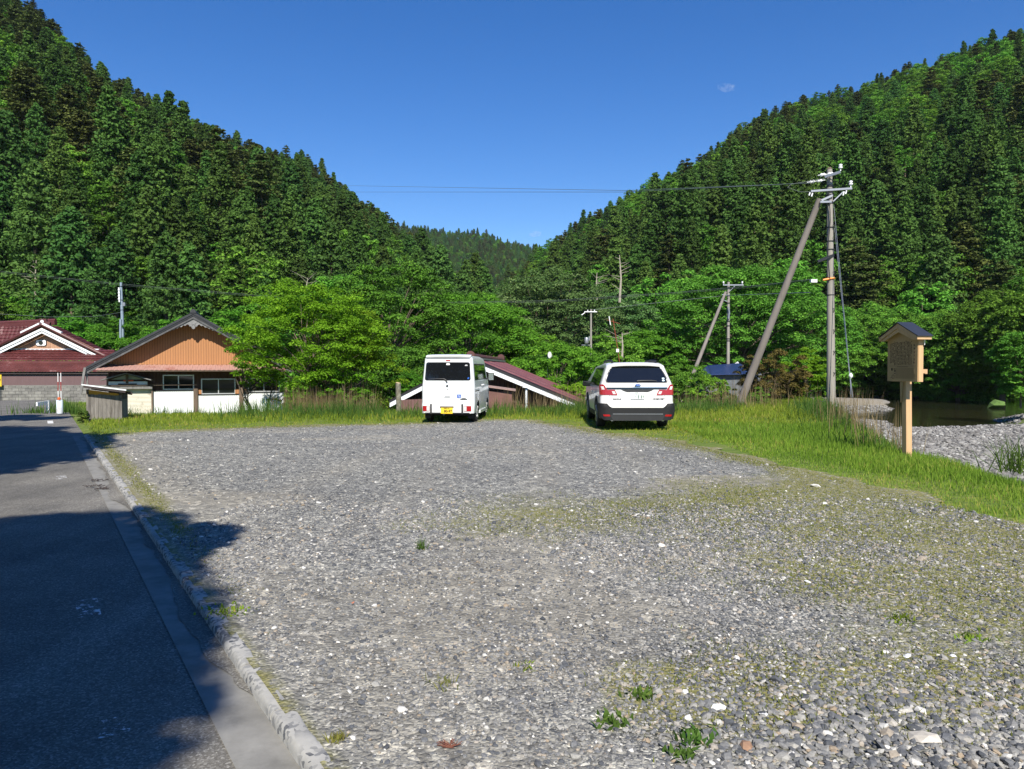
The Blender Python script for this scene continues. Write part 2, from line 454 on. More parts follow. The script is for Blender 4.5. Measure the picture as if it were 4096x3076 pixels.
# ------------------------------------------------------------------ gravel lot
LB = [(-30, 40), (-9.9, 16.2), (-9.3, 16.9), (-8.2, 18.0), (-7.1, 18.7), (-5, 19.6), (-2.6, 20.3), (-.8, 21.7), (.5, 21.6), (1.4, 19.5), (2.2, 17.6), (3.3, 15.6), (3.9, 12.8),
      (4.35, 10.5), (4.7, 9.0), (4.95, 7.0), (5.2, 4), (5.4, 0), (5.5, -8)]
def lot_inside(X, Y):
    """signed-ish distance in m into the lot (positive inside)"""
    X = np.asarray(X, float); Y = np.asarray(Y, float)
    d = np.full(X.shape, 1e9); ins = np.zeros(X.shape, bool)
    poly = LB[1:] + [xy(KERB + .13, -9), xy(KERB + .13, 17)]
    n = len(poly)
    for i in range(n):
        (ax, ay), (bx, by) = poly[i], poly[(i + 1) % n]
        t = np.clip(((X - ax) * (bx - ax) + (Y - ay) * (by - ay)) / ((bx - ax) ** 2 + (by - ay) ** 2), 0, 1)
        if i < n - 3: d = np.minimum(d, np.hypot(X - ax - t * (bx - ax), Y - ay - t * (by - ay)))
        c = (ay > Y) != (by > Y)
        xi = (bx - ax) * (Y - ay) / (by - ay + 1e-12) + ax
        ins ^= c & (X < xi)
    return np.where(ins, d, -d)

def moss_at(X, Y):
    """0..1 : how much thin grass grows in the gravel"""
    n = fbm(X * .9, Y * .9, 21, 4); n2 = fbm(X * 3.1, Y * 3.1, 31, 3)
    band = np.exp(-((Y - 7.6 - .12 * X) / 1.1) ** 2) * sstep(-1.9, -.4, X)
    right = sstep(1.2, 3.0, X + (Y - 5) * .12) * (1 - sstep(9, 12, Y)) * 1.1
    right = np.maximum(right * .4, np.exp(-((X - 3.3 - .12 * (Y - 5)) / 1.6) ** 2 - ((Y - 5.5) / 1.75) ** 2) * 1.35)
    fore = np.exp(-((Y - 3.45) / .5) ** 2) * sstep(.2, .7, X) * (1 - sstep(2.2, 2.8, X)) * 1.0
    edge = np.exp(-lot_inside(X, Y) / .55) * .9
    s, a = sa(X, Y)
    kerb = np.exp(-((s - KERB - .24) / .14) ** 2) * sstep(3.2, 8, a) * .75
    base = np.clip(band * .62 + right * .95 + fore + edge + kerb, 0, 1.15)
    return np.clip(sstep(.42, .75, n * .55 + n2 * .35 + base * .5 - .07) * base * 1.45, 0, 1)

S_, A_ = np.meshgrid(KERB + .045 + np.arange(0, 24, .1), np.arange(-8, 24, .1))
X, Y = xy(S_, A_)
keep = (lot_inside(X, Y) > (fbm(X * 2, Y * 2, 8) - .5) * .8 - .2) | (S_ < KERB + .5) & (A_ < 17)
idx = np.arange(X.size).reshape(X.shape)
kq = keep[:-1, :-1] & keep[1:, :-1] & keep[:-1, 1:] & keep[1:, 1:]
Q = np.stack([idx[:-1, :-1], idx[:-1, 1:], idx[1:, 1:], idx[1:, :-1]], -1)[kq]
Z = .006 + (fbm(X * .5, Y * .5, 12) - .5) * .015 + (fbm(X * 6, Y * 6, 13, 2) - .5) * .008
V = np.stack([X, Y, Z], -1).reshape(-1, 3)
used = np.unique(Q); rm = np.zeros(len(V), int); rm[used] = np.arange(len(used)); V = V[used]; Q = rm[Q]
moss = moss_at(V[:, 0], V[:, 1]); li = lot_inside(V[:, 0], V[:, 1])
dust = sstep(.56, .7, fbm(V[:, 0] * .35, V[:, 1] * .8, 44, 5)) * .8
for off_ in (-.75, .75):
    xc = -3.2 + (V[:, 1] - 4) * .24 + off_ + .5 * np.sin(V[:, 1] * .35); dust = np.maximum(dust, np.exp(-((V[:, 0] - xc) / .3) ** 2) * .5 * fbm(V[:, 0] * 2, V[:, 1] * .7, 45) * sstep(4, 8, V[:, 1]))
    xc = .9 + (V[:, 1] - 4) * .05 + off_; dust = np.maximum(dust, np.exp(-((V[:, 0] - xc) / .28) ** 2) * .55 * fbm(V[:, 0] * 2, V[:, 1] * .7, 46) * sstep(4, 8, V[:, 1]))
dust = np.maximum(dust, np.exp(-((sa(V[:, 0], V[:, 1])[0] - KERB - .5) / .45) ** 2) * .55)
m, nt, bs = mat_new('gravel')
v = coords(nt, 'Object')
wn = N(nt, 'ShaderNodeTexNoise', Scale=30.0, Detail=2.0); nt.links.new(v, wn.inputs['Vector'])
va = N(nt, 'ShaderNodeVectorMath', operation='MULTIPLY_ADD'); va.inputs[1].default_value = (.02, .02, .02)
nt.links.new(wn.outputs['Color'], va.inputs[0]); nt.links.new(v, va.inputs[2])
vo = N(nt, 'ShaderNodeTexVoronoi', Scale=38.0); nt.links.new(va.outputs[0], vo.inputs['Vector'])
vo2 = N(nt, 'ShaderNodeTexVoronoi', Scale=85.0); nt.links.new(va.outputs[0], vo2.inputs['Vector'])
sp = N(nt, 'ShaderNodeSeparateColor'); nt.links.new(vo.outputs['Color'], sp.inputs[0])
sp2 = N(nt, 'ShaderNodeSeparateColor'); nt.links.new(vo2.outputs['Color'], sp2.inputs[0])
STOPS = [(0, (.06, .062, .068)), (.25, (.115, .117, .125)), (.55, (.21, .208, .207)), (.8, (.29, .282, .265)), (.93, (.42, .41, .385)), (1, (.62, .6, .56))]
c1 = ramp(nt, STOPS, sp.outputs[0]); c2 = ramp(nt, STOPS, sp2.outputs[1])
big = ramp(nt, [(.45, (0, 0, 0)), (.55, (1, 1, 1))], noise(nt, v, 9, 3))
c = mixc(nt, big.outputs[0], c1.outputs[0], c2.outputs[0])
c = mixc(nt, N(nt, 'ShaderNodeAttribute', attribute_name='dust').outputs['Fac'], c, (.27, .25, .22))
vo3 = N(nt, 'ShaderNodeTexVoronoi', Scale=15.0); nt.links.new(va.outputs[0], vo3.inputs['Vector']); sp3 = N(nt, 'ShaderNodeSeparateColor'); nt.links.new(vo3.outputs['Color'], sp3.inputs[0])
c = mixc(nt, 1.0, c, ramp(nt, [(0, (.68, .68, .69)), (.6, (1, 1, 1)), (.88, (1.12, 1.11, 1.09)), (1, (1.75, 1.72, 1.66))], sp3.outputs[1]).outputs[0], 'MULTIPLY')
tint = ramp(nt, [(.35, (.87, .88, .855)), (.65, (1.11, 1.115, 1.05))], noise(nt, v, .5, 5))
c = mixc(nt, 1.0, c, tint.outputs[0], 'MULTIPLY')
mosr = N(nt, 'ShaderNodeMath', operation='MULTIPLY'); am = N(nt, 'ShaderNodeAttribute', attribute_name='moss'); nt.links.new(am.outputs['Fac'], mosr.inputs[0]); mosr.inputs[1].default_value = .88
mk = ramp(nt, [(.38, (0, 0, 0)), (.52, (1, 1, 1))], noise(nt, v, 17, 5, .7)); mk2 = N(nt, 'ShaderNodeMath', operation='MULTIPLY'); nt.links.new(mosr.outputs[0], mk2.inputs[0]); nt.links.new(mk.outputs[0], mk2.inputs[1]); mosr = mk2
c = mixc(nt, mosr.outputs[0], c, ramp(nt, [(.35, (.15, .15, .035)), (.7, (.28, .25, .09))], noise(nt, v, 30, 4)).outputs[0])
nt.links.new(c, bs.inputs['Base Color']); bs.inputs['Roughness'].default_value = .95; bs.inputs['Specular IOR Level'].default_value = .2
b2 = N(nt, 'ShaderNodeBump', Strength=.9, Distance=.012, invert=True); nt.links.new(vo.outputs['Distance'], b2.inputs['Height'])
b3 = N(nt, 'ShaderNodeBump', Strength=.5, Distance=.006, invert=True); nt.links.new(vo2.outputs['Distance'], b3.inputs['Height']); nt.links.new(b2.outputs[0], b3.inputs['Normal']); nt.links.new(b3.outputs[0], bs.inputs['Normal'])
M['gravel'] = m
tag(link('gravel_lot', np_mesh('gravel_lot', V, Q, m, {'moss': np.clip(moss + np.exp(-np.maximum(li, 0) / .25) * .8, 0, 1), 'dust': dust}, True)), kind='structure')

# loose stones (uncountable)
def ico():
    t = (1 + 5 ** .5) / 2
    v = np.array([(-1, t, 0), (1, t, 0), (-1, -t, 0), (1, -t, 0), (0, -1, t), (0, 1, t), (0, -1, -t), (0, 1, -t), (t, 0, -1), (t, 0, 1), (-t, 0, -1), (-t, 0, 1)], float)
    f = np.array([(0, 11, 5), (0, 5, 1), (0, 1, 7), (0, 7, 10), (0, 10, 11), (1, 5, 9), (5, 11, 4), (11, 10, 2), (10, 7, 6), (7, 1, 8), (3, 9, 4), (3, 4, 2), (3, 2, 6), (3, 6, 8), (3, 8, 9), (4, 9, 5), (2, 4, 11), (6, 2, 10), (8, 6, 7), (9, 8, 1)])
    return v / np.linalg.norm(v[0]), f
IV, IF = ico()
def stones(name, P, S, mat, seed, flat=.55):
    rng = np.random.default_rng(seed); n = len(P)
    v = IV[None] * (1 + rng.uniform(-.28, .28, (n, 12, 1)))
    v = v * np.stack([rng.uniform(.7, 1.15, n), rng.uniform(.7, 1.15, n), rng.uniform(.35, .75, n) * flat / .55], -1)[:, None]
    ang = rng.uniform(0, 6.28, n); c, s_ = np.cos(ang)[:, None], np.sin(ang)[:, None]
    x = v[..., 0] * c - v[..., 1] * s_; y = v[..., 0] * s_ + v[..., 1] * c
    tl = rng.normal(0, .25, (n, 1)); z = v[..., 2] + x * tl
    v = np.stack([x, y, z], -1) * S[:, None, None] + P[:, None]
    f = (IF[None] + (np.arange(n) * 12)[:, None, None]).reshape(-1, 3)
    me = np_mesh(name, v.reshape(-1, 3), f, mat, {'rnd': np.repeat(rng.uniform(0, 1, n), 12)}, False)
    return link(name, me)
def stone_mat(name, stops):
    m, nt, bs = mat_new(name)
    r = ramp(nt, stops, N(nt, 'ShaderNodeAttribute', attribute_name='rnd').outputs['Fac'])
    n1 = noise(nt, coords(nt, 'Object'), 120, 3)
    c = mixc(nt, 1.0, r.outputs[0], ramp(nt, [(.3, (.75, .75, .75)), (.7, (1.1, 1.1, 1.1))], n1).outputs[0], 'MULTIPLY')
    nt.links.new(c, bs.inputs['Base Color']); bs.inputs['Roughness'].default_value = .9; bs.inputs['Specular IOR Level'].default_value = .25
    return m
M['stones'] = stone_mat('loose_stones', [(0, (.07, .075, .085)), (.3, (.135, .14, .15)), (.62, (.24, .235, .225)), (.84, (.34, .33, .305)), (.9, (.3, .235, .165)), (.965, (.46, .45, .42)), (1, (.7, .68, .64))])
M['riverstones'] = stone_mat('river_stones', [(0, (.11, .105, .1)), (.4, (.2, .19, .178)), (.85, (.3, .29, .27)), (1, (.45, .44, .41))])
rng = np.random.default_rng(5)
def scatter(n, x0, x1, y0, y1):
    return rng.uniform(x0, x1, n), rng.uniform(y0, y1, n)
X1, Y1 = scatter(250000, -3, 6, 2.3, 9.5)
den = np.clip(1.35 - (Y1 - 2.3) / 7.5, .05, 1) * (.4 + .9 * sstep(.4, .62, fbm(X1 * 1.3, Y1 * 1.3, 71)))
den *= 1 - sstep(6.8, 9.5, Y1)
den += np.exp(-((Y1 - 3.0) / .8) ** 2) * sstep(.1, 1, X1)
k = (rng.uniform(0, 1, len(X1)) < den) & (np.abs(X1) < .72 * Y1 + .6) & (sa(X1, Y1)[0] > KERB + .16) & (lot_inside(X1, Y1) > 0)
X1, Y1 = X1[k], Y1[k]
S1 = rng.lognormal(math.log(.0062), .42, len(X1)); big_zone = np.exp(-((Y1 - 2.9) / .55) ** 2) * sstep(.4, 1.2, X1)
S1 *= 1 + big_zone * .75; S1 = np.clip(S1, .0035, .03) * (1 + (Y1 - 2.5) * .07)
P1 = np.stack([X1, Y1, .006 + S1 * .12], -1)
X2, Y2 = scatter(19000, -10, 6, 6.5, 22)
k = (np.abs(X2) < .72 * Y2) & (sa(X2, Y2)[0] > KERB + .2) & (rng.uniform(0, 1, len(X2)) < sstep(6.5, 9.5, Y2)) & (lot_inside(X2, Y2) > .1); X2, Y2 = X2[k], Y2[k]
S2 = np.clip(rng.lognormal(math.log(.0125), .35, len(X2)), .008, .032)
P2 = np.stack([X2, Y2, .006 + S2 * .15], -1)
tag(stones('gravel_stones', np.concatenate([P1, P2]), np.concatenate([S1, S2]), M['stones'], 11), 'loose grey and white crushed stones covering the parking lot', 'gravel', kind='stuff')
X3, Y3 = scatter(75000, 7, 45, 14, 70)
Z3 = terrain(X3, Y3)
k = (Z3 < -1.5) & (Z3 > WATER - .06) & (X3 > .32 * Y3) & (X3 < .8 * Y3 + 2) & (X3 - crest_x(Y3) > 2.6); X3, Y3, Z3 = X3[k], Y3[k], Z3[k]
S3 = np.clip(rng.lognormal(math.log(.062), .38, len(X3)), .04, .35)
tag(stones('river_cobbles', np.stack([X3, Y3, Z3 + S3 * .15], -1), S3, M['riverstones'], 12), 'pale rounded cobbles on the dry river bed right of the signboard', 'cobbles', kind='stuff')

# ------------------------------------------------------------------ road, gutter, kerb
def strip(name, mat, s0, s1, a0, a1, z, na=80, ns=6, wob=None, drop=True):
    S, A = np.meshgrid(np.linspace(0, 1, ns), np.linspace(a0, a1, na))
    SS = s0 + (s1 - s0) * S if wob is None else (s0 + wob(A)) * (1 - S) + s1 * S
    Xg, Yg = xy(SS, A)
    Zg = z - (.12 * sstep(25, 55, A) if drop else 0)
    i = np.arange(S.size).reshape(S.shape)
    Q = np.stack([i[:-1, :-1], i[:-1, 1:], i[1:, 1:], i[1:, :-1]], -1).reshape(-1, 4)
    return tag(link(name, np_mesh(name, np.stack([Xg, Yg, Zg + 0 * Xg], -1).reshape(-1, 3), Q, mat, None, True)), kind='structure')

m, nt, bs = mat_new('asphalt')
v = coords(nt, 'Object')
vo = N(nt, 'ShaderNodeTexVoronoi', Scale=110.0); nt.links.new(v, vo.inputs['Vector'])
sp = N(nt, 'ShaderNodeSeparateColor'); nt.links.new(vo.outputs['Color'], sp.inputs[0])
c1 = ramp(nt, [(0, (.085, .08, .072)), (.55, (.13, .125, .115)), (.86, (.18, .175, .165)), (1, (.27, .265, .25))], sp.outputs[0])
n1 = noise(nt, v, .9, 7, .65)
c = mixc(nt, 1, c1.outputs[0], ramp(nt, [(.3, (.72, .71, .7)), (.7, (1.3, 1.27, 1.2))], n1).outputs[0], 'MULTIPLY')
vr = coords(nt, 'Object', (1, .06, 1), (0, 0, R(-32.6)))
c = mixc(nt, 1, c, ramp(nt, [(.35, (.82, .82, .82)), (.65, (1.15, 1.15, 1.15))], noise(nt, vr, 2.2, 4)).outputs[0], 'MULTIPLY')
nt.links.new(c, bs.inputs['Base Color']); bs.inputs['Roughness'].default_value = .85
bump(nt, bs, vo.outputs['Distance'], .35, .005)
M['asphalt'] = m
strip('road', m, -6.2, KERB + .03, -30, 46, -.055, 120)
m2 = m.copy(); m2.name = 'new_asphalt'
strip('road_patch', m2, KERB - .1, KERB + .02, 3.5, 19.5, -.043, 200, 4, wob=lambda A: (fbm(A * .9, A * 0 + 1, 61) - .5) * .26 + (fbm(A * 4, A * 0 + 4, 62) - .5) * .07 + .1 * (1 - sstep(3.5, 4.3, A)) + .02)
M['concrete'] = simple('old_concrete', (.21, .205, .19), .9, var=.22, scale=5, bmp=.4, dirt=(.13, .125, .11))
strip('gutter', M['concrete'], KERB - .215, KERB + .01, -30, 19.8, -.049, 40)
# worn paint line
m, nt, bs = mat_new('worn_paint')
v = coords(nt, 'Object')
bs.inputs['Base Color'].default_value = (.62, .62, .62, 1); bs.inputs['Roughness'].default_value = .8
f2 = noise(nt, coords(nt, 'Object', (1, 1, 1), (0, 0, R(-32.6))), 14, 6, .75)
rr = ramp(nt, [(.53, (0, 0, 0)), (.58, (1, 1, 1))], f2)
tr = nt.nodes.new('ShaderNodeBsdfTransparent'); mx = nt.nodes.new('ShaderNodeMixShader')
nt.links.new(rr.outputs[0], mx.inputs[0]); nt.links.new(tr.outputs[0], mx.inputs[1]); nt.links.new(bs.outputs[0], mx.inputs[2]); nt.links.new(mx.outputs[0], nt.nodes['Material Output'].inputs[0])
for a0_, a1_ in ((5.35, 5.75), (3.55, 3.75), (2.75, 2.95), (12.2, 12.6)): strip('worn_edge_line', m, KERB - .66, KERB - .53, a0_, a1_, -.0485, 6, 3)
M['line'] = simple('road_paint', (.6, .6, .58), .8, var=.2, scale=20)
strip('line_end', M['line'], KERB - .66, KERB - .52, 24.6, 25.9, -.0475, 3, 2)

# kerb stones : every 0.6 m block its own
m, nt, bs = mat_new('kerb_concrete')
v = coords(nt, 'Object')
n1 = noise(nt, v, 3, 8, .7)
vo = N(nt, 'ShaderNodeTexVoronoi', Scale=42.0); nt.links.new(v, vo.inputs['Vector'])
sp = N(nt, 'ShaderNodeSeparateColor'); nt.links.new(vo.outputs['Color'], sp.inputs[0])
c = ramp(nt, [(.3, (.27, .265, .25)), (.7, (.42, .41, .385))], n1).outputs[0]
agg = ramp(nt, [(.58, (0, 0, 0)), (.62, (1, 1, 1))], sp.outputs[0])
zone = ramp(nt, [(.36, (0, 0, 0)), (.5, (1, 1, 1))], noise(nt, v, 1.4, 3))
mm = N(nt, 'ShaderNodeMath', operation='MULTIPLY'); nt.links.new(agg.outputs[0], mm.inputs[0]); nt.links.new(zone.outputs[0], mm.inputs[1])
c = mixc(nt, mm.outputs[0], c, ramp(nt, [(0, (.06, .065, .075)), (1, (.2, .2, .2))], sp.outputs[1]).outputs[0])
nt.links.new(c, bs.inputs['Base Color']); bs.inputs['Roughness'].default_value = .9; bump(nt, bs, n1, .7, .012)
M['kerb'] = m
rr_ = random.Random(3)
kerb_src = None
a = 1.5; ki = 0
while a < 19.3:
    L = .6; ki += 1
    bm_ = MB()
    # rounded worn top: profile across
    prof = [(0, -.16), (0, -.018), (.01, .004), (.02, .009), (.08, .01), (.093, .006), (.1, -.01), (.1, -.16)]
    seg = 7; vs = []; rs = random.Random(ki); jx, jz = rs.uniform(-.002, .002), rs.uniform(-.003, .002)
    for j in range(seg + 1):
        t = a + .006 + (L - .012) * j / seg
        for (ps, pz) in prof:
            s0 = KERB + ps + jx + rs.uniform(-.0015, .0015); X0, Y0 = xy(s0, t)
            vs.append((X0, Y0, pz + jz + (rs.uniform(-.002, .002) if pz > -.1 else 0) - (.006 if j in (0, seg) and pz > 0 else 0)))
    n = len(prof); fs = [(j * n + k, j * n + k + 1, (j + 1) * n + k + 1, (j + 1) * n + k) for j in range(seg) for k in range(n - 1)]
    fs += [tuple(range(n)), tuple(range(seg * n, seg * n + n))[::-1]]
    o = bm_.add(vs, fs).build('kerb_stone', M['kerb'], smooth=True, angle=50)
    tag(o, 'grey concrete kerb stone in the row between road and gravel lot', 'kerb stone', 'kerb stones between the road and the lot')
    a += L
# ================================================================== vegetation
def quads_from(C, Nn, size, rng, aspect=1.6, fold=0.0):
    """leaf rhombs at C facing Nn"""
    n = len(C)
    Nn = Nn / (np.linalg.norm(Nn, axis=1, keepdims=True) + 1e-9)
    r = rng.normal(size=(n, 3)); T = np.cross(Nn, r); T /= (np.linalg.norm(T, axis=1, keepdims=True) + 1e-9)
    B = np.cross(Nn, T)
    s = np.asarray(size).reshape(-1, 1) * np.ones((n, 1))
    V = np.stack([C - T * s * aspect / 2, C - B * s / 2, C + T * s * aspect / 2, C + B * s / 2], 1)
    return V.reshape(-1, 3)

def sph(rng, n):
    d = rng.normal(size=(n, 3)); return d / np.linalg.norm(d, axis=1, keepdims=True)

def leaves_mesh(name, V, mat, rnd, extra=None):
    n = len(V) // 4
    Q = np.arange(n * 4).reshape(n, 4)
    return np_mesh(name, V, Q, mat, {'rnd': np.repeat(rnd, 4)})

def clump_leaves(rng, centers, radii, per, leaf, flat=.5, upb=.6, droop=0.0, fill=.55):
    """leaf positions on the upper outer shell of oblate clumps"""
    k = len(centers)
    C = np.repeat(centers, per, 0); Rr = np.repeat(radii, per)
    d = sph(rng, k * per)
    d[:, 2] = np.where(d[:, 2] < -.25, -d[:, 2] * .6, d[:, 2])
    rad = Rr * (fill + (1.08 - fill) * rng.uniform(0, 1, k * per) ** .6)
    off = d * rad[:, None]; off[:, 2] *= flat
    off[:, 2] -= droop * (np.hypot(off[:, 0], off[:, 1]) / (Rr + 1e-6)) ** 2 * Rr
    P = C + off
    nn = d * (1 - upb * .5) + np.array([0, 0, upb]) + rng.normal(0, .38, (k * per, 3))
    tone = np.repeat(rng.normal(0, .11, k), per)
    rnd = np.clip(.48 + tone + rng.normal(0, .17, k * per), 0, 1)
    return P, nn, rnd

def broad_crown(seed, rx, ry, rz, cz, nclump, per, leaf, flat=.5, crad=.22, layers=False, gaps=.12, droop=.05, base=-.75, lop=.3, low=1.0):
    """uneven crown : clump centres through an ellipsoid volume, biased outward"""
    rng = np.random.default_rng(seed)
    d = sph(rng, nclump * 3)
    d = d[d[:, 2] > base][:nclump]
    # lobes make the outline uneven
    lob = sph(rng, 9); amp = rng.uniform(-lop * .4, lop, 9)
    g = 1 + sum(a * np.clip(d @ l, 0, 1) ** 3 for a, l in zip(amp, lob))
    rr = rng.uniform(.18, 1, len(d)) ** .42 * g * .86
    c = d * rr[:, None] * np.array([rx, ry, rz])
    if layers:
        st = rz * .3; c[:, 2] = np.round(c[:, 2] / st + rng.normal(0, .3, len(c))) * st
    c[:, 2] = np.where(c[:, 2] < 0, c[:, 2] * low, c[:, 2])
    rad = crad * min(rx, rz) * rng.uniform(.6, 1.35, len(c))
    P, nn, rnd = clump_leaves(rng, c, rad, per, leaf, flat, .7, droop)
    k = rng.uniform(0, 1, len(P)) > gaps
    P, nn, rnd = P[k], nn[k], rnd[k]
    P[:, 2] += cz
    V = quads_from(P, nn, leaf * rng.uniform(.65, 1.3, len(P)), rng)
    c = c + np.array([0, 0, cz])
    return V, rnd, c

def limbs(c, cz, H0, r0, seed, n=26, stems=1, tw=.5):
    """tapered trunk(s) with limbs that reach into the crown"""
    rng = random.Random(seed); b = MB()
    tips = [tuple(c[i]) for i in rng.sample(range(len(c)), min(n, len(c)))]
    for sidx in range(stems):
        bx, by = (0, 0) if stems == 1 else (rng.uniform(-tw, tw), rng.uniform(-tw, tw))
        tx, ty = bx * 2.2, by * 2.2
        top = cz + .35 * (cz - H0)
        pts = [(bx, by, -.3), (bx + rng.uniform(-.08, .08), by, H0 * .5), (bx * .5 + tx * .5, by * .5 + ty * .5, H0), (tx + rng.uniform(-.2, .2), ty, cz), (tx * 1.1, ty, top)]
        b.tube(pts, [r0 * 1.25, r0, r0 * .85, r0 * .5, r0 * .15], 7)
        for t in tips[sidx::stems]:
            f = rng.uniform(.55, 1); sz = H0 * .6 + (min(t[2], top) - H0 * .6) * .45
            p0 = (bx + (tx - bx) * .6, by + (ty - by) * .6, sz)
            mid = tuple(p0[i] * .5 + t[i] * .5 + (rng.uniform(-.15, .15) if i < 2 else .12 * abs(t[0])) for i in range(3))
            b.tube([p0, mid, t], [r0 * .4, r0 * .22, r0 * .06], 5, cap=False)
    return b

# ---- conifers as single meshes (too small in the photo to show parts)
def conifer(name, seed, H, Rm, mat, nb=120, kind='cedar', leaf=.42):
    rng = np.random.default_rng(seed)
    nb = int(nb * (2.1 if kind != 'pine' else 1.6))
    zt = rng.uniform(0, 1, nb) ** (.85 if kind != 'pine' else 1.0)
    if kind == 'pine': zt = np.round(zt * 9) / 9 + rng.normal(0, .02, nb)
    zt = np.clip(zt, 0, 1)
    z0 = .1 * H if kind != 'pine' else .25 * H
    z = z0 + (H - z0) * zt
    prof = (1 - zt) ** (.72 if kind == 'cedar' else .6) + .06
    if kind == 'pine': prof = (1 - zt) ** .55 * .9 + .12
    az = rng.uniform(0, 6.283, nb); ln = Rm * prof * rng.uniform(.62, 1.12, nb)
    cs, rs = [], []
    for i in range(nb):
        for f in ((.95, .6, .3) if kind != 'pine' else (.95, .72, .45, .2)):
            up = {'cedar': .12, 'cypress': -.02, 'pine': .04}[kind]
            cs.append((math.cos(az[i]) * ln[i] * f, math.sin(az[i]) * ln[i] * f, z[i] + up * ln[i] * f))
            rs.append((.1 + .27 * prof[i]) * rng.uniform(.7, 1.2) * (1.1 if kind == 'cedar' else .95) * Rm / 2.6)
    cs = np.array(cs) + rng.normal(0, .1, (len(cs), 3)); rs = np.array(rs)
    per = {'cedar': 14, 'cypress': 15, 'pine': 13}[kind]; leaf = leaf * .58
    P, nn, rnd = clump_leaves(rng, cs, rs * 1.25, per, leaf, {'cedar': .95, 'cypress': .8, 'pine': .3}[kind], {'cedar': .35, 'cypress': .25, 'pine': .8}[kind], {'cedar': .05, 'cypress': .35, 'pine': .1}[kind], .5)
    V = quads_from(P, nn, leaf * rng.uniform(.6, 1.25, len(P)), rng, 1.7)
    # trunk
    k = 6; tv = []
    for (h, r) in ((-1.2, .24), (H * .5, .15), (H * .97, .03)):
        for j in range(k): tv.append((math.cos(j * 6.283 / k) * r, math.sin(j * 6.283 / k) * r, h))
    tq = [(i * k + j, i * k + (j + 1) % k, (i + 1) * k + (j + 1) % k, (i + 1) * k + j) for i in range(2) for j in range(k)]
    nV = len(V); nQ = nV // 4
    Vall = np.concatenate([V, np.array(tv)]); Qall = np.concatenate([np.arange(nV).reshape(-1, 4), np.array(tq) + nV])
    return np_mesh(name, Vall, Qall, [mat, M['bark']], {'rnd': np.concatenate([np.repeat(rnd, 4), np.zeros(len(tv))])}, False, [0] * nQ + [1] * len(tq))

def hillbroad(name, seed, H, Rm, mat, leaf=.42, layers=False):
    V, rnd, c = broad_crown(seed, Rm, Rm, H * .36, H * .6, 120, 60, leaf * .62, .65, .19, False, .05, .08, -.95)
    k = 6; tv = []
    for (h, r) in ((-1.2, .25), (H * .4, .17), (H * .8, .05)):
        for j in range(k): tv.append((math.cos(j * 6.283 / k) * r, math.sin(j * 6.283 / k) * r, h))
    tq = [(i * k + j, i * k + (j + 1) % k, (i + 1) * k + (j + 1) % k, (i + 1) * k + j) for i in range(2) for j in range(k)]
    nV = len(V)
    return np_mesh(name, np.concatenate([V, np.array(tv)]), np.concatenate([np.arange(nV).reshape(-1, 4), np.array(tq) + nV]), [mat, M['bark']],
                   {'rnd': np.concatenate([np.repeat(rnd, 4), np.zeros(len(tv))])}, False, [0] * (nV // 4) + [1] * len(tq))

CED = [conifer('cedar_tree', 1, 14.5, 2.9, M['cedar'], 135, 'cedar'), conifer('cedar_tree', 2, 16, 2.9, M['cedar'], 150, 'cedar', .38), conifer('cedar_tree', 3, 13, 2.8, M['cedar'], 120, 'cedar')]
CYP = [conifer('cypress_tree', 4, 13, 3.3, M['cypress'], 130, 'cypress'), conifer('cypress_tree', 5, 14, 3.1, M['cypress'], 130, 'cypress', .36)]
PIN = [conifer('pine_tree', 6, 13, 3.9, M['pine'], 105, 'pine', .42), conifer('pine_tree', 7, 14.5, 3.5, M['pine'], 95, 'pine', .4)]
BRO = [hillbroad('broadleaf_tree', 8, 11, 3.9, M['broad']), hillbroad('broadleaf_tree', 9, 12.5, 4.4, M['broad'], .4, True), hillbroad('broadleaf_tree', 10, 9.5, 3.6, M['broad'], .38)]
KINDS = {'cedar': CED, 'cypress': CYP, 'pine': PIN, 'broad': BRO}

def hill_points(T, sp, seed, kind_fn, umin=-.85, umax=.85, tmax=1.1, ymax=1e9):
    rng = np.random.default_rng(seed)
    gx = np.arange(-420, 420, sp); gy = np.arange(60, 420, sp)
    X, Y = np.meshgrid(gx, gy); X = X.ravel() + rng.uniform(-.42, .42, X.size) * sp; Y = Y.ravel() + rng.uniform(-.42, .42, Y.size) * sp
    u = X / Y
    y0 = np.interp(u, T[:, 0], T[:, 2]); y1 = np.interp(u, T[:, 0], T[:, 3]); t = (Y - y0) / (y1 - y0)
    k = (u > umin) & (u < umax) & (t > .02) & (t < tmax)
    return X[k], Y[k], t[k]

pts = []
for T, sd, cond in ((LH, 1, lambda X, Y: X / Y < 0.03), (RH, 2, lambda X, Y: X / Y > -.06)):
    X, Y, t = hill_points(T, 5.0, sd, None)
    other = RH if T is LH else LH
    h1, h2 = hill(T, X, Y, 11), hill(other, X, Y, 11)
    k = cond(X, Y) & (h1 >= h2); X, Y, t = X[k], Y[k], t[k]
    pts.append((X, Y, t, np.full(len(X), 0 if T is LH else 1)))
HX, HY, HT, HS = [np.concatenate(c) for c in zip(*pts)]
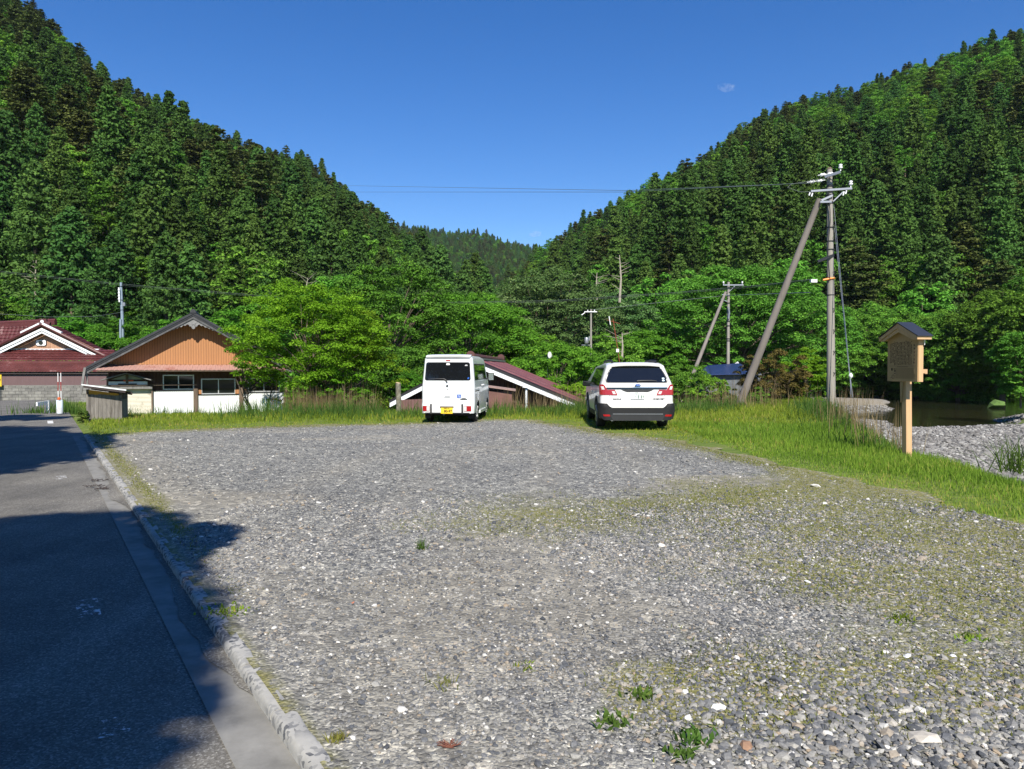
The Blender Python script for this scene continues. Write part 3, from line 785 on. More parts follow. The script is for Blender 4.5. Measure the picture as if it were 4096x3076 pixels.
# keep the river bed and the sand bar clear
k = ~((HS == 1) & (HX > 8) & (terrain(HX, HY) < -1.9)); HX, HY, HT, HS = HX[k], HY[k], HT[k], HS[k]
HZ = terrain(HX, HY)
rng = np.random.default_rng(77)
f1 = fbm(HX / 26, HY / 26, 41, 3); f2 = fbm(HX / 16, HY / 16, 42, 3); r1 = rng.uniform(0, 1, len(HX))
hk = np.full(len(HX), 'cypress', dtype=object)
hk[f1 > .54] = 'cedar'
pn = (f2 > .56) | ((HT > .86) & (r1 < .6) & (HS == 0)); hk[pn & (r1 < .75)] = 'pine'
br = (f2 < .45) | ((HT < .10) & (HS == 1)) | (r1 > .88); hk[br & (r1 > .2)] = 'broad'
hk[(HS == 1) & (HT > .45) & (f1 < .58) & (r1 < .6)] = 'broad'
lowl = (HS == 0) & (HT < .38) & (r1 < .8); hk[lowl & (f1 > .47)] = 'cedar'; hk[lowl & (f1 <= .47)] = 'cypress'; hk[lowl & (f2 > .6) & (r1 < .5)] = 'pine'
lowr = (HS == 1) & (HT > .06) & (HT < .4) & (r1 < .6); hk[lowr] = 'cedar'
hsz = rng.uniform(.62, 1.12, len(HX)) * (1 - .32 * sstep(.75, 1, HT)) * np.where((HT < .35) & (hk != 'broad'), 1.22, 1)
hrot = rng.uniform(0, 6.283, len(HX)); hv = rng.integers(0, 100, len(HX))
inview = (np.abs(HX / HY) < .70)
order = np.argsort(HY)
budget = {'cedar': 110, 'cypress': 100, 'pine': 85, 'broad': 150}
NAMES = {'cedar': 'cedar_tree', 'cypress': 'cypress_tree', 'pine': 'pine_tree', 'broad': 'broadleaf_tree'}
DESC = {'cedar': 'conical dark green cedar', 'cypress': 'dense feathery green cypress', 'pine': 'dark brownish green pine with layered boughs', 'broad': 'rounded bright green broadleaf tree'}
used = {k: 0 for k in KINDS}; rest = {k: [] for k in KINDS}; first = {}
for i in order:
    kd = hk[i]
    if inview[i] and used[kd] < budget[kd]:
        me = KINDS[kd][hv[i] % len(KINDS[kd])]
        o = link(NAMES[kd], me, None, (HX[i], HY[i], HZ[i] - .3)); o.rotation_euler = (rng.uniform(-.03, .03), rng.uniform(-.03, .03), hrot[i]); o.scale = (hsz[i],) * 3
        side = 'left' if HS[i] == 0 else 'right'
        tag(o, DESC[kd] + (' low' if HT[i] < .35 else ' halfway up' if HT[i] < .7 else ' high') + ' on the ' + side + ' wooded hillside', 'tree', NAMES[kd].replace('_', ' ') + 's ' + ('low' if HT[i] < .35 else 'halfway up' if HT[i] < .7 else 'high') + ' on the ' + side + ' hillside')
        used[kd] += 1
        first.setdefault((kd, hv[i] % len(KINDS[kd])), o)
    else: rest[kd].append(i)

def gn_forest(name, P, S, Rz, Idx, srcs, label, tilt=0.0):
    """one object : its points carry trees through geometry nodes"""
    n = len(P)
    me = bpy.data.meshes.new(name); me.vertices.add(n); me.vertices.foreach_set('co', np.asarray(P, dtype=np.float32).ravel())
    for an, av in (('sc', S), ('rz', Rz)):
        a = me.attributes.new(an, 'FLOAT', 'POINT'); a.data.foreach_set('value', np.asarray(av, dtype=np.float32))
    a = me.attributes.new('ix', 'INT', 'POINT'); a.data.foreach_set('value', np.asarray(Idx, dtype=np.int32))
    o = link(name, me); tag(o, label, 'forest', kind='stuff')
    ng = bpy.data.node_groups.new(name, 'GeometryNodeTree')
    ng.interface.new_socket('Geometry', in_out='INPUT', socket_type='NodeSocketGeometry'); ng.interface.new_socket('Geometry', in_out='OUTPUT', socket_type='NodeSocketGeometry')
    gi = ng.nodes.new('NodeGroupInput'); go = ng.nodes.new('NodeGroupOutput')
    j = ng.nodes.new('GeometryNodeJoinGeometry')
    for q in range(len(srcs)):
        obi = ng.nodes.new('GeometryNodeObjectInfo'); obi.transform_space = 'ORIGINAL'; obi.inputs['Object'].default_value = srcs[q]
        obi.inputs['As Instance'].default_value = True
        iop = ng.nodes.new('GeometryNodeInstanceOnPoints')
        na = ng.nodes.new('GeometryNodeInputNamedAttribute'); na.data_type = 'INT'; na.inputs['Name'].default_value = 'ix'
        cmp_ = ng.nodes.new('FunctionNodeCompare'); cmp_.data_type = 'INT'; cmp_.operation = 'EQUAL'; cmp_.inputs[3].default_value = q
        ng.links.new(na.outputs[0], cmp_.inputs[2]); ng.links.new(cmp_.outputs[0], iop.inputs['Selection'])
        nr = ng.nodes.new('GeometryNodeInputNamedAttribute'); nr.data_type = 'FLOAT'; nr.inputs['Name'].default_value = 'rz'
        cx = ng.nodes.new('ShaderNodeCombineXYZ'); ng.links.new(nr.outputs[0], cx.inputs[2]); ng.links.new(cx.outputs[0], iop.inputs['Rotation'])
        ns_ = ng.nodes.new('GeometryNodeInputNamedAttribute'); ns_.data_type = 'FLOAT'; ns_.inputs['Name'].default_value = 'sc'
        ng.links.new(ns_.outputs[0], iop.inputs['Scale'])
        ng.links.new(gi.outputs[0], iop.inputs['Points']); ng.links.new(obi.outputs['Geometry'], iop.inputs['Instance'])
        ng.links.new(iop.outputs[0], j.inputs[0])
    ng.links.new(j.outputs[0], go.inputs[0])
    md = o.modifiers.new('trees', 'NODES'); md.node_group = ng
    return o

for kd in KINDS:
    ii = np.array(rest[kd]); srcs = [first[(kd, q)] for q in range(len(KINDS[kd])) if (kd, q) in first]
    gn_forest('distant_' + kd + '_forest' if kd != 'broad' else 'distant_broadleaf_forest', np.stack([HX[ii], HY[ii], HZ[ii] - .3], -1), hsz[ii], hrot[ii], hv[ii] % len(srcs), srcs,
              {'cedar': 'mass of cedar crowns', 'cypress': 'mass of cypress crowns', 'pine': 'mass of dark pine crowns', 'broad': 'mass of broadleaf crowns'}[kd] + ' covering the upper slopes of both hills')
# undergrowth closing the foot of the woods
rng = np.random.default_rng(79); UP = []
for T, sg in ((LH, 0), (RH, 1)):
    u = rng.uniform(-.95, .1, 900) if sg == 0 else rng.uniform(-.05, .95, 900)
    Y_ = np.interp(u, T[:, 0], T[:, 2]) + rng.uniform(-1, 16, 900); UP.append(np.stack([u * Y_, Y_], -1))
UP.append(np.stack([rng.uniform(-14, 22, 420), rng.uniform(50, 105, 420)], -1)); UP.append(np.stack([rng.uniform(-42, -8, 200), rng.uniform(57, 78, 200)], -1))
UP = np.concatenate(UP); k = ~((UP[:, 0] > 14) & (terrain(UP[:, 0], UP[:, 1]) < -1.9) & (np.interp(UP[:, 0] / UP[:, 1], RH[:, 0], RH[:, 2]) > UP[:, 1] + .5)); UP = UP[k]
k = (UP[:, 1] > 56) & (np.abs(UP[:, 0] / UP[:, 1]) < .98); UP = UP[k]
gn_forest('undergrowth', np.stack([UP[:, 0], UP[:, 1], terrain(UP[:, 0], UP[:, 1]) - 1.6], -1), rng.uniform(.28, .5, len(UP)), rng.uniform(0, 6.28, len(UP)), rng.integers(0, 3, len(UP)),
          [first[('broad', 0)], first[('broad', 1)], first[('broad', 2)]], 'dense leafy undergrowth at the foot of the wooded slopes')
# far hill at the head of the valley
rng = np.random.default_rng(78)
gx = np.arange(-330, 330, 5.5); gy = np.arange(470, 900, 6.5); X, Y = np.meshgrid(gx, gy); X = X.ravel() + rng.uniform(-3, 3, X.size); Y = Y.ravel() + rng.uniform(-3, 3, Y.size)
k = (X / Y > -.26) & (X / Y < .16); X, Y = X[k], Y[k]
gn_forest('far_hill_forest', np.stack([X, Y, terrain(X, Y) - .5], -1), rng.uniform(.6, .95, len(X)), rng.uniform(0, 6.28, len(X)), rng.integers(0, 4, len(X)),
          [first[('cedar', 0)], first[('cypress', 0)], first[('pine', 0)], first[('broad', 0)]], 'hazy bluish forest on the far hill at the head of the valley')

# ---- nearer trees with trunk and crown
def tree(name, label, loc, mat, seed, rx, rz, cz, H0, nclump, per, leaf, r0=.14, flat=.5, crad=.22, layers=False, ry=None, stems=1, group=None, cat='tree', gaps=.12, base=-.75, rot=0, nl=26, droop=.05, lop=.3, z=None, bark='bark', low=1.25):
    o = empty(name, (loc[0], loc[1], gz(*loc) if z is None else z), rot, label, cat, group)
    V, rnd, c = broad_crown(seed, rx, ry or rx * .85, rz, cz, int(nclump * 2.0), int(per * 1.6), leaf * .56, max(flat, .62), crad * .74, layers, gaps, droop, -.97, lop, low)
    link('crown', leaves_mesh('crown', V, mat, rnd), o)
    limbs(c, cz, H0, r0, seed, nl, stems).build('trunk', M[bark], o, smooth=True)
    return o
def recopy(src, loc, rot, sc, label, group, z=None):
    r = src.copy(); COL.objects.link(r); r.location = (loc[0], loc[1], gz(*loc) if z is None else z); r.rotation_euler = (0, 0, rot); r.scale = (sc, sc, sc) if not hasattr(sc, '__len__') else sc
    r['label'] = label
    if group: r['group'] = group
    elif 'group' in r: del r['group']
    for ch in list(src.children):
        c = ch.copy(); COL.objects.link(c); c.parent = r
    return r

def px_tree(x, D): return ((x - 2048) / F * D, D)
# yellow green trees leaning over the brown house
tree('young_tree', 'yellow-green leafy tree growing against the right end of the brown house', px_tree(1265, 30.5), M['lime'], 101, 3.1, 2.5, 3.5, .6, 150, 150, .1, .07, .5, .2, False, 2.2, 4, gaps=.2, base=-.95, nl=60, droop=.1, lop=.5, low=.72, z=-.7)
tree('young_tree', 'taller yellow-green tree left of the white van, behind tall dry grass', px_tree(1400, 32.5), M['lime'], 102, 2.5, 3.4, 3.2, .6, 120, 140, .1, .06, .5, .2, False, 2.0, 4, gaps=.2, base=-.95, nl=50, lop=.4)
tree('overhanging_shrub', 'bright green branches reaching across the brown house awning', px_tree(1040, 30.6), M['lime'], 103, 1.25, .42, 1.95, .9, 26, 90, .09, .03, .35, .4, False, .8, 3, gaps=.2, base=-.9, nl=24, lop=.6)
tree('overhanging_spray', 'yellow-green boughs hanging in front of the right slope of the brown roof', px_tree(1030, 31), M['lime'], 131, 1.0, .8, 3.1, 1.2, 40, 100, .09, .03, .5, .3, False, .7, 2, gaps=.2, nl=20, lop=.5, low=.9)
tree('thicket_bush', 'yellow-green thicket with bare stems right of the white fence panels', px_tree(1350, 30), M['lime'], 132, 1.75, 1.1, 1.3, .3, 70, 90, .09, .03, .6, .22, False, 1.2, 6, gaps=.3, nl=60, lop=.4, low=.9, cat='bush', z=-.7)
# trees behind the lot
tree('leafy_tree', 'dark green round tree behind the yellow-green ones, left of the van', px_tree(1560, 46), M['green'], 104, 4.6, 3.9, 5.2, 1.8, 170, 130, .17, .16, .5, .2, gaps=.1, nl=40)
tree('leafy_tree', 'tall mid-green tree behind the brown house and its bright neighbour', px_tree(1330, 52), M['green'], 105, 4.6, 4.2, 4.4, 1.8, 150, 120, .18, .16, .5, .2, nl=40)
tree('maple_tree', 'broad vivid green maple with layered boughs directly behind the white van', px_tree(1860, 57), M['maple'], 106, 6.8, 4.4, 6.6, 2.2, 260, 120, .2, .2, .36, .2, False, gaps=.1, nl=50, droop=.15)
tree('maple_tree', 'vivid green maple between the van and the crossover car, sloping down rightward', px_tree(2110, 58), M['maple'], 107, 5.0, 3.1, 4.6, 1.5, 180, 120, .2, .16, .36, .22, False, gaps=.1, nl=40, droop=.15)
tree('leafy_tree', 'dark tree just left of the van roof', px_tree(1610, 39), M['green'], 108, 2.5, 2.3, 3.2, 1.2, 100, 120, .14, .09, .5, .22, gaps=.15, nl=30, base=-.95)
tree('flowering_tree', 'greyish green tree with pale blossom rising above the vivid maples', px_tree(2190, 82), M['pale'], 109, 8.3, 6.6, 9.2, 3.2, 240, 110, .27, .24, .5, .18, nl=40)
tree('flowering_tree', 'pale green tree behind the transformer pole', px_tree(2440, 100), M['pale'], 110, 7, 6.0, 9.5, 3.4, 170, 100, .3, .22, .5, .18, nl=36)
tree('walnut_tree', 'light green feathery tree behind the dark red roof', px_tree(2230, 47), M['maple'], 111, 3.6, 2.2, 3.8, 1.0, 120, 120, .17, .1, .4, .24, False, gaps=.12, nl=30, droop=.2)
tree('lime_bush', 'lime green bush at the lower end of the dark red roof', px_tree(2290, 36), M['lime'], 112, 1.9, 1.15, 2.6, .8, 60, 130, .12, .05, .45, .28, False, gaps=.1, nl=24, cat='bush')
tree('leafy_tree', 'light green tree behind the crossover car, left of the leaning poles', px_tree(2590, 66), M['maple'], 113, 4.6, 3.3, 5.0, 1.6, 170, 110, .2, .14, .5, .2, nl=36)
tree('leafy_tree', 'mid green tree behind the roof of the crossover car', px_tree(2430, 62), M['green'], 114, 3.6, 2.7, 4.2, 1.6, 120, 110, .2, .12, .5, .22, nl=30)
tree('layered_tree', 'big broadleaf tree with level boughs behind the two leaning poles', px_tree(2960, 66), M['broad'], 115, 7.4, 5.6, 9.2, 3.2, 250, 120, .23, .28, .3, .2, False, nl=60, gaps=.08, droop=.12)
tree('layered_tree', 'second level-boughed tree right behind the thick leaning strut', px_tree(3180, 74), M['broad'], 116, 6.4, 5.2, 7.4, 2.8, 210, 120, .24, .24, .3, .2, False, nl=50, gaps=.08, droop=.12)
tree('leafy_tree', 'low dark tree in front of the blue-roofed shed, behind the car', px_tree(2700, 50), M['green'], 117, 2.9, 2.0, 2.8, .8, 100, 110, .16, .09, .5, .25, nl=24, base=-.95)
tree('bamboo_clump', 'brownish dry bamboo clump between the thick strut and the tall pole', px_tree(3090, 34), M['brownleaf'], 118, 1.7, 1.2, .95, .2, 120, 130, .085, .02, .8, .2, gaps=.25, stems=9, nl=80, base=-.98, cat='bush', lop=.4)
tree('bamboo_clump', 'yellow-green bamboo clump just left of the tall pole', px_tree(3215, 35.5), M['lime'], 119, 1.3, 1.2, 1.0, .2, 90, 120, .1, .02, .6, .22, gaps=.2, stems=7, nl=50, base=-.98, cat='bush')
tree('green_bush', 'leafy green bush before the blue-roofed shed', px_tree(2850, 33), M['maple'], 120, 1.15, .75, .75, .2, 50, 110, .1, .03, .5, .3, nl=16, base=-.9, cat='bush', z=-.35)
tree('green_bush', 'small bright green bush at the foot of the thick strut', px_tree(3035, 30.5), M['maple'], 121, .5, .42, .35, .1, 26, 90, .08, .02, .5, .32, nl=12, base=-.9, cat='bush', z=-.1)
tree('green_bush', 'green bush right of the white van, in tall grass by the dark roof', px_tree(1640, 34), M['maple'], 122, 1.0, 1.1, .9, .2, 60, 110, .1, .03, .5, .3, nl=16, base=-.95, cat='bush', z=-.6)
tree('green_bush', 'green bush in front of the block wall beside the wooden box', px_tree(330, 21.3), M['grass_dark'], 123, .16, .22, .2, .05, 14, 50, .05, .01, .6, .4, nl=10, base=-.9, cat='bush')
# bamboo and shrubs behind the houses
lb = tree('bamboo_grove_tree', 'light green bamboo behind the steel pole, between the two houses', px_tree(520, 64), M['maple'], 124, 3.8, 2.6, 3.6, 1, 120, 110, .2, .08, .55, .24, stems=3, nl=30, base=-.95)
recopy(lb, px_tree(760, 60), 2, .95, 'light green bamboo showing above the left slope of the brown roof', None)
recopy(lb, px_tree(340, 78), 1, 1.15, 'light green bamboo behind the right end of the red-brown tiled roof', None)
recopy(lb, px_tree(1010, 62), 4, 1.25, 'green bamboo showing above the right slope of the brown roof', None)
# trees on the far river bank
rb = tree('riverbank_tree', 'overhanging tree on the far river bank, right of the signboard', px_tree(3830, 86), M['green'], 125, 7.5, 5.0, 6.3, 2.4, 230, 110, .26, .25, .34, .2, False, nl=40, base=-.95, gaps=.08, droop=.2)
for (x, D, s, l) in ((3450, 97, 1.0, 'overhanging tree on the far bank between the pole and the signboard'), (3620, 92, .9, 'overhanging tree on the far bank straight behind the signboard'),
                     (4010, 80, 1.05, 'overhanging tree on the far bank at the photo\'s right edge'), (3330, 92, .85, 'overhanging tree on the far bank right behind the tall pole'), (4230, 74, 1.1, 'overhanging tree on the far bank just past the right edge')):
    recopy(rb, px_tree(x, D), D, s, l, None, z=-2.0)
tree('riverside_bush', 'green bush on the grassy mound at the right edge of the river', px_tree(4085, 50), M['green'], 126, 2.2, 2.4, 2.8, .3, 80, 100, .17, .06, .4, .26, False, nl=20, base=-.95, cat='bush', z=-.9)
# foliage off frame that throws the shade on the road
sh = None
def shade(x, y, hz, s, rz_):
    """a tree whose crown centre shades ground point (x,y)"""
    global sh
    L = hz / math.tan(SUN_EL); px_, py_ = x + .12 * L, y - .993 * L
    if sh is None:
        sh = tree('roadside_cedar', 'big roadside tree behind the viewer shading the road', (px_, py_), M['green'], 130, 3.2, 3.4, 6.4, 2.4, 150, 110, .22, .2, .45, .24, nl=30, gaps=.1, base=-.8, group='roadside trees shading the road', z=hz - 6.4 * s)
        sh.scale = (s, s, s); return sh
    return recopy(sh, (px_, py_), rz_, s, 'big roadside tree behind the viewer shading the road', 'roadside trees shading the road', z=hz - 6.4 * s)
SHADE = [(-3.75, 4.5, 9, .56), (-2.95, 2.8, 9, .58), (-2.7, 1.2, 9, .56), (-4.3, 5.9, 9, .48), (-2.9, 2.3, 9, .5), (-5.4, 2.6, 9, .85), (-8.6, 2.2, 9, .9), (-2.2, .6, 9, .5), (-4.5, 4.9, 8, .6), (-7.2, 4.0, 9, .8), (-4.3, .9, 9, .9), (-10.5, 3.5, 9, 1.0), (-7.5, 0, 9, 1.0), (-14, 3.5, 9, 1.0), (-3.3, 5.2, 6, .3), (-2.9, 6.4, 5, .17),
         (-9.7, 13.2, 9, .72), (-10.6, 14.8, 9, .72), (-14, 14.5, 9, .9), (-12.8, 17.2, 8, .6), (-17.5, 17.5, 9, .8), (-16.2, 23.4, 7, .34), (-18.2, 23.6, 7, .4), (-20.5, 24, 7, .4), (-14.6, 23.2, 6, .2)]
for i, (x, y, h, s) in enumerate(SHADE): shade(x, y, h, s, i * 1.3)

# bare dead trunks
def dead(x, y0, y1, D, label, r=.12, seed=1):
    p0, p1 = at(x, y0, D), at(x, y1, D); rs = random.Random(seed); b = MB()
    b.tube([p0, p0.lerp(p1, .5) + Vector((rs.uniform(-.2, .2), 0, 0)), p1], [r, r * .7, r * .25], 6)
    for i in range(8):
        q = p0.lerp(p1, rs.uniform(.25, .95)); dx = rs.choice((-1, 1)) * rs.uniform(.5, 1.6)
        b.tube([q, q + Vector((dx, rs.uniform(-.5, .5), rs.uniform(.1, .8)))], [r * .25, r * .08], 4)
    return tag(b.build('bare_trunk', M['palebark']), label, 'dead tree')
dead(145, 1250, 1040, 88, 'pale bare trunk above the red-brown tiled roof', .16, 1)
dead(2478, 1210, 1020, 90, 'tall pale bare trunk right of the transformer pole', .16, 2)
dead(2388, 1200, 1090, 92, 'shorter pale bare trunk above the transformer pole', .12, 3)
dead(1232, 1170, 1110, 55, 'small bare treetop poking above the yellow-green trees', .05, 4)
dead(2488, 1440, 1330, 60, 'pale bare snag behind the crossover car roof', .1, 5)

# ---- grass
def blades(name, P, Hh, W, mat, seed, label, cat='grass', lean=.35, curve=.5, rndb=0.0):
    rng = np.random.default_rng(seed); n = len(P)
    an = rng.uniform(0, 6.283, n); dx, dy = np.cos(an), np.sin(an)
    la = rng.normal(0, lean, n); lb_ = rng.uniform(0, 6.283, n)
    lx, ly = np.cos(lb_) * la, np.sin(lb_) * la
    V = np.zeros((n, 6, 3))
    for j, (t, wf) in enumerate(((0, 1), (.55, .8), (1, .12))):
        ox = lx * Hh * (t * .6 + curve * t * t); oy = ly * Hh * (t * .6 + curve * t * t)
        zz = Hh * t * (1 - .25 * t * np.abs(la))
        for k, sg in enumerate((-1, 1)):
            V[:, j * 2 + k, 0] = P[:, 0] + ox + sg * dx * W * wf / 2
            V[:, j * 2 + k, 1] = P[:, 1] + oy + sg * dy * W * wf / 2
            V[:, j * 2 + k, 2] = P[:, 2] + zz
    b = np.arange(n)[:, None] * 6
    Q = np.concatenate([b + np.array([0, 1, 3, 2]), b + np.array([2, 3, 5, 4])])
    pr = np.clip(fbm(P[:, 0] * .8, P[:, 1] * .8, 51) * .7 + rng.normal(.15, .2, n) + rndb, 0, 1)
    return tag(link(name, np_mesh(name, V.reshape(-1, 3), Q, mat, {'rnd': np.repeat(pr, 6)})), label, cat, kind='stuff')
rng = np.random.default_rng(9)
def onto(X, Y, dz=-.01): return np.stack([X, Y, terrain(X, Y) + dz], -1)
def frame_ok(X, Y, m=.74): return (np.abs(X) < m * Y + .5) & (Y > 2)
# lawn on the right and behind the lot
X, Y = scatter(200000, 4.2, 12.5, 2.2, 20); li = lot_inside(X, Y) + (fbm(X * 2.2, Y * 2.2, 8) - .5) * .7
k = frame_ok(X, Y, 1.6) & (li < .12) & (X - crest_x(Y) < 1.2) & (rng.uniform(0, 1, len(X)) < np.clip(1.15 - (Y - 5) / 16, .3, 1) * np.where(li > -.25, .55, 1)); X, Y, li = X[k], Y[k], li[k]
tall = .5 + 1.0 * sstep(.3, 1.8, -li) + .5 * sstep(.45, .7, fbm(X * .7, Y * .7, 52))
hN = rng.uniform(.04, .1, len(X)) * tall * (1 + .5 * sstep(-1.2, .3, X - crest_x(Y)) * sstep(12, 15, Y))
blades('lawn_grass', onto(X, Y), hN, np.full(len(X), .0065) * (1 + (Y - 5) * .09), M['grass'], 1, 'bright green grass on the bank around the wooden signboard', rndb=.32 * np.exp(li / .7) - .05)
X, Y = scatter(190000, -21, 15, 15, 38); li = lot_inside(X, Y) + (fbm(X * 2.2, Y * 2.2, 8) - .5) * .7; s_, a_ = sa(X, Y)
k = frame_ok(X, Y) & (li < .2) & (s_ > KERB + .22) & ((Y > 19.5) | (X < 5)) & ((Y < 31) | (X > 5)) & (X - crest_x(Y) < 1) & (Y < crest_y(X) + 2.5 + 5 * (X < -8.5)) & (rng.uniform(0, 1, len(X)) < np.where(li > -.4, .45, .95)) & (a_ < 27)
X, Y, li = X[k], Y[k], li[k]
hN = rng.uniform(.05, .12, len(X)) * (.45 + .8 * sstep(.4, 3.0, -li) + .9 * sstep(20.5, 24.5, Y) * (X > -9))
blades('meadow_grass', onto(X, Y), hN, rng.uniform(.014, .024, len(X)), M['grass'], 2, 'green and yellowing grass strip between the gravel and the houses', rndb=.32 * np.exp(li / 1.3))
X, Y = scatter(26000, -32, -11, 26, 50); s_, a_ = sa(X, Y)
k = ((a_ > 27) | (s_ > 1.2)) & (s_ > KERB + .25) & (Y < 47); X, Y = X[k], Y[k]
blades('verge_grass', onto(X, Y), rng.uniform(.1, .28, len(X)), rng.uniform(.03, .045, len(X)), M['grass'], 3, 'rough green grass beside the road below the block wall')
# tall sedge fringe
def fringe(n, fn, sx, sy):
    t = rng.uniform(0, 1, n); x, y = fn(t); return x + rng.normal(0, sx, n), y + rng.normal(0, sy, n)
XY = [fringe(5000, lambda t: (-9 + 19 * t, crest_y(-9 + 19 * t) - .5), .3, .8), fringe(3200, lambda t: (crest_x(14 + 14 * t) + .2, 14 + 14 * t), .5, .5), fringe(2400, lambda t: (-17.2 + 8.2 * t, 26.2 + 3 * t), .2, .5),
      fringe(1800, lambda t: (-6.8 + 2.2 * t, 25 + 0 * t), .3, .4), fringe(1600, lambda t: (.8 + 3.2 * t, 25.4 + 0 * t), .3, .4)]
X = np.concatenate([a for a, b in XY]); Y = np.concatenate([b for a, b in XY])
X, Y = X[Y > 8], Y[Y > 8]
# nearer clumps become tufts
hN = rng.uniform(.22, .5, len(X)) * np.where((X > 4.5) & (Y < 22), .6, 1) * (.7 + .7 * sstep(.4, .65, fbm(X * 1.1, Y * 1.1, 53)))
blades('tall_sedge', onto(X, Y), hN, rng.uniform(.014, .026, len(X)), M['grass_dark'], 4, 'dark green tall sedge along the edge of the lot and the bank', lean=.3)
XY = [fringe(1500, lambda t: (-7.6 + 2.9 * t, 25.2 + 0 * t), .3, .4), fringe(800, lambda t: (-.2 + 4.5 * t, 25.8 + 0 * t), .4, .4), fringe(450, lambda t: (5.3 + 5.2 * t, 27 + 1.5 * t), .4, .8), fringe(260, lambda t: (crest_x(13 + 10 * t) + .3, 13 + 10 * t), .4, .3)]
X = np.concatenate([a for a, b in XY]); Y = np.concatenate([b for a, b in XY])
blades('dry_reeds', onto(X, Y), rng.uniform(.5, 1.25, len(X)), rng.uniform(.008, .014, len(X)), M['drygrass'], 5, 'straw coloured dry reed stalks standing above the green grass', lean=.16)
# thin grass and weeds in the gravel
X, Y = scatter(420000, -12, 6, 2.6, 21); mo = moss_at(X, Y)
k = frame_ok(X, Y) & (lot_inside(X, Y) > .02) & (sa(X, Y)[0] > KERB + .14) & (rng.uniform(0, 1, len(X)) < mo * .95 * np.clip(1.2 - Y / 30, .3, 1)); X, Y = X[k], Y[k]
blades('lot_grass', np.stack([X, Y, 0 * X + .002], -1), rng.uniform(.012, .036, len(X)), rng.uniform(.003, .006, len(X)) * (1 + .08 * Y), M['mossgrass'], 6, 'thin yellowish grass patches growing through the gravel lot', lean=.8)
# single weeds that can be told apart
def weed(x, y, label, n=70, h=.07, w_=.006, mat='grass', sprd=.04, seed=1, name='weed_tuft'):
    p = atz(x, y); rs = np.random.default_rng(seed)
    P = np.stack([p.x + rs.normal(0, sprd, n), p.y + rs.normal(0, sprd, n), np.full(n, .004)], -1)
    o = blades(name, P, rs.uniform(h * .5, h, n), np.full(n, w_), M[mat], seed, label, 'weed', .75); del o['kind']; return o
weed(1687, 2200, 'lone dark grass tuft in the middle of the gravel lot', 60, .11, .006, 'grass_dark', .02, 1)
weed(905, 2450, 'small green weed patch beside the kerb', 90, .035, .016, 'grass', .07, 2)
weed(1775, 2745, 'straggly grass tuft in the lower centre of the lot', 60, .05, .005, 'mossgrass', .035, 3)
weed(2455, 2900, 'broad green leaves among the coarse stones, lower right of centre', 40, .045, .02, 'grass_dark', .035, 4)
weed(2790, 2960, 'lowest green weed with broad leaves among the white stones', 50, .05, .02, 'grass_dark', .05, 5)
weed(2560, 2790, 'bright green weed left of the dry grass patch in the stones', 40, .04, .02, 'grass_dark', .035, 6)
weed(2740, 3030, 'green weed cut by the bottom edge of the photo', 40, .04, .02, 'grass_dark', .03, 7)
weed(2095, 2670, 'tiny green weed in the lower centre gravel', 26, .03, .01, 'grass', .03, 8)
weed(3890, 2560, 'green weed right of the dry grass at the right edge', 40, .04, .014, 'grass', .05, 9)
weed(3600, 2480, 'green weed sprawling in the right-hand grass patch', 50, .04, .015, 'grass', .06, 10)
weed(1350, 2965, 'small grass tuft close to the kerb near the bottom edge', 60, .045, .005, 'mossgrass', .02, 11)
weed(4070, 1890, 'clump of long dark blades at the right edge of the bank', 130, .62, .016, 'grass_dark', .16, 12, 'sedge_clump')
# ================================================================== buildings
def planar(O, rz):
    """photo pixel -> local (x, z) on the vertical plane through O turned by rz"""
    O = Vector(O); t = Vector((math.cos(rz), math.sin(rz), 0)); n = Vector((math.sin(rz), -math.cos(rz), 0))
    def f(x, y, dy=0.0):
        d = ray(x, y); C = Vector((0, 0, CAMZ)); P0 = O - n * dy
        k = (P0 - C).dot(n) / d.dot(n); p = C + d * k - O
        return p.dot(t), p.z
    return f

def stripes_mat(name, col, period, axis='X', depth=.4, rough=.7, dirt=None, var=.15, col2=None, dscale=1.2, sharp=False):
    """ribbed boards or corrugated sheet: ribs in the bump, dirt in the colour"""
    m, nt, bs = mat_new(name)
    v = coords(nt, 'Object')
    wv = N(nt, 'ShaderNodeTexWave', bands_direction=axis, Scale=1.0); wv.inputs['Scale'].default_value = math.pi / 10 / period * 1.0
    wv.inputs['Distortion'].default_value = 0
    nt.links.new(v, wv.inputs['Vector'])
    n1 = noise(nt, coords(nt, 'Object', (6, 6, .7) if axis == 'X' else (1, 1, 6)), 1.5, 6, .7)
    c = ramp(nt, [(.3, tuple(k * (1 - var) for k in col)), (.7, tuple(min(1, k * (1 + var)) for k in (col2 or col)))], n1).outputs[0]
    if sharp:
        g = ramp(nt, [(.0, (.35, .35, .35)), (.12, (1, 1, 1))], wv.outputs['Fac'])
        c = mixc(nt, .8, c, g.outputs[0], 'MULTIPLY')
    if dirt:
        n2 = noise(nt, v, dscale, 9, .72)
        c = mixc(nt, ramp(nt, [(.53, (0, 0, 0)), (.66, (1, 1, 1))], n2).outputs[0], c, dirt)
    nt.links.new(c, bs.inputs['Base Color']); bs.inputs['Roughness'].default_value = rough
    bump(nt, bs, wv.outputs['Fac'], depth, period * .3)
    return m

def corrugated(w_, h_, period, amp, n_per=6):
    """real wavy sheet in local x,z ; wave across x"""
    k = max(2, int(w_ / period * n_per)); b = MB(); vs = []
    for i in range(k + 1):
        x = w_ * i / k; y = amp * math.sin(2 * math.pi * x / period)
        vs += [(x, y, 0), (x, y, h_)]
    return b.add(vs, [(2 * i, 2 * i + 2, 2 * i + 3, 2 * i + 1) for i in range(k)])

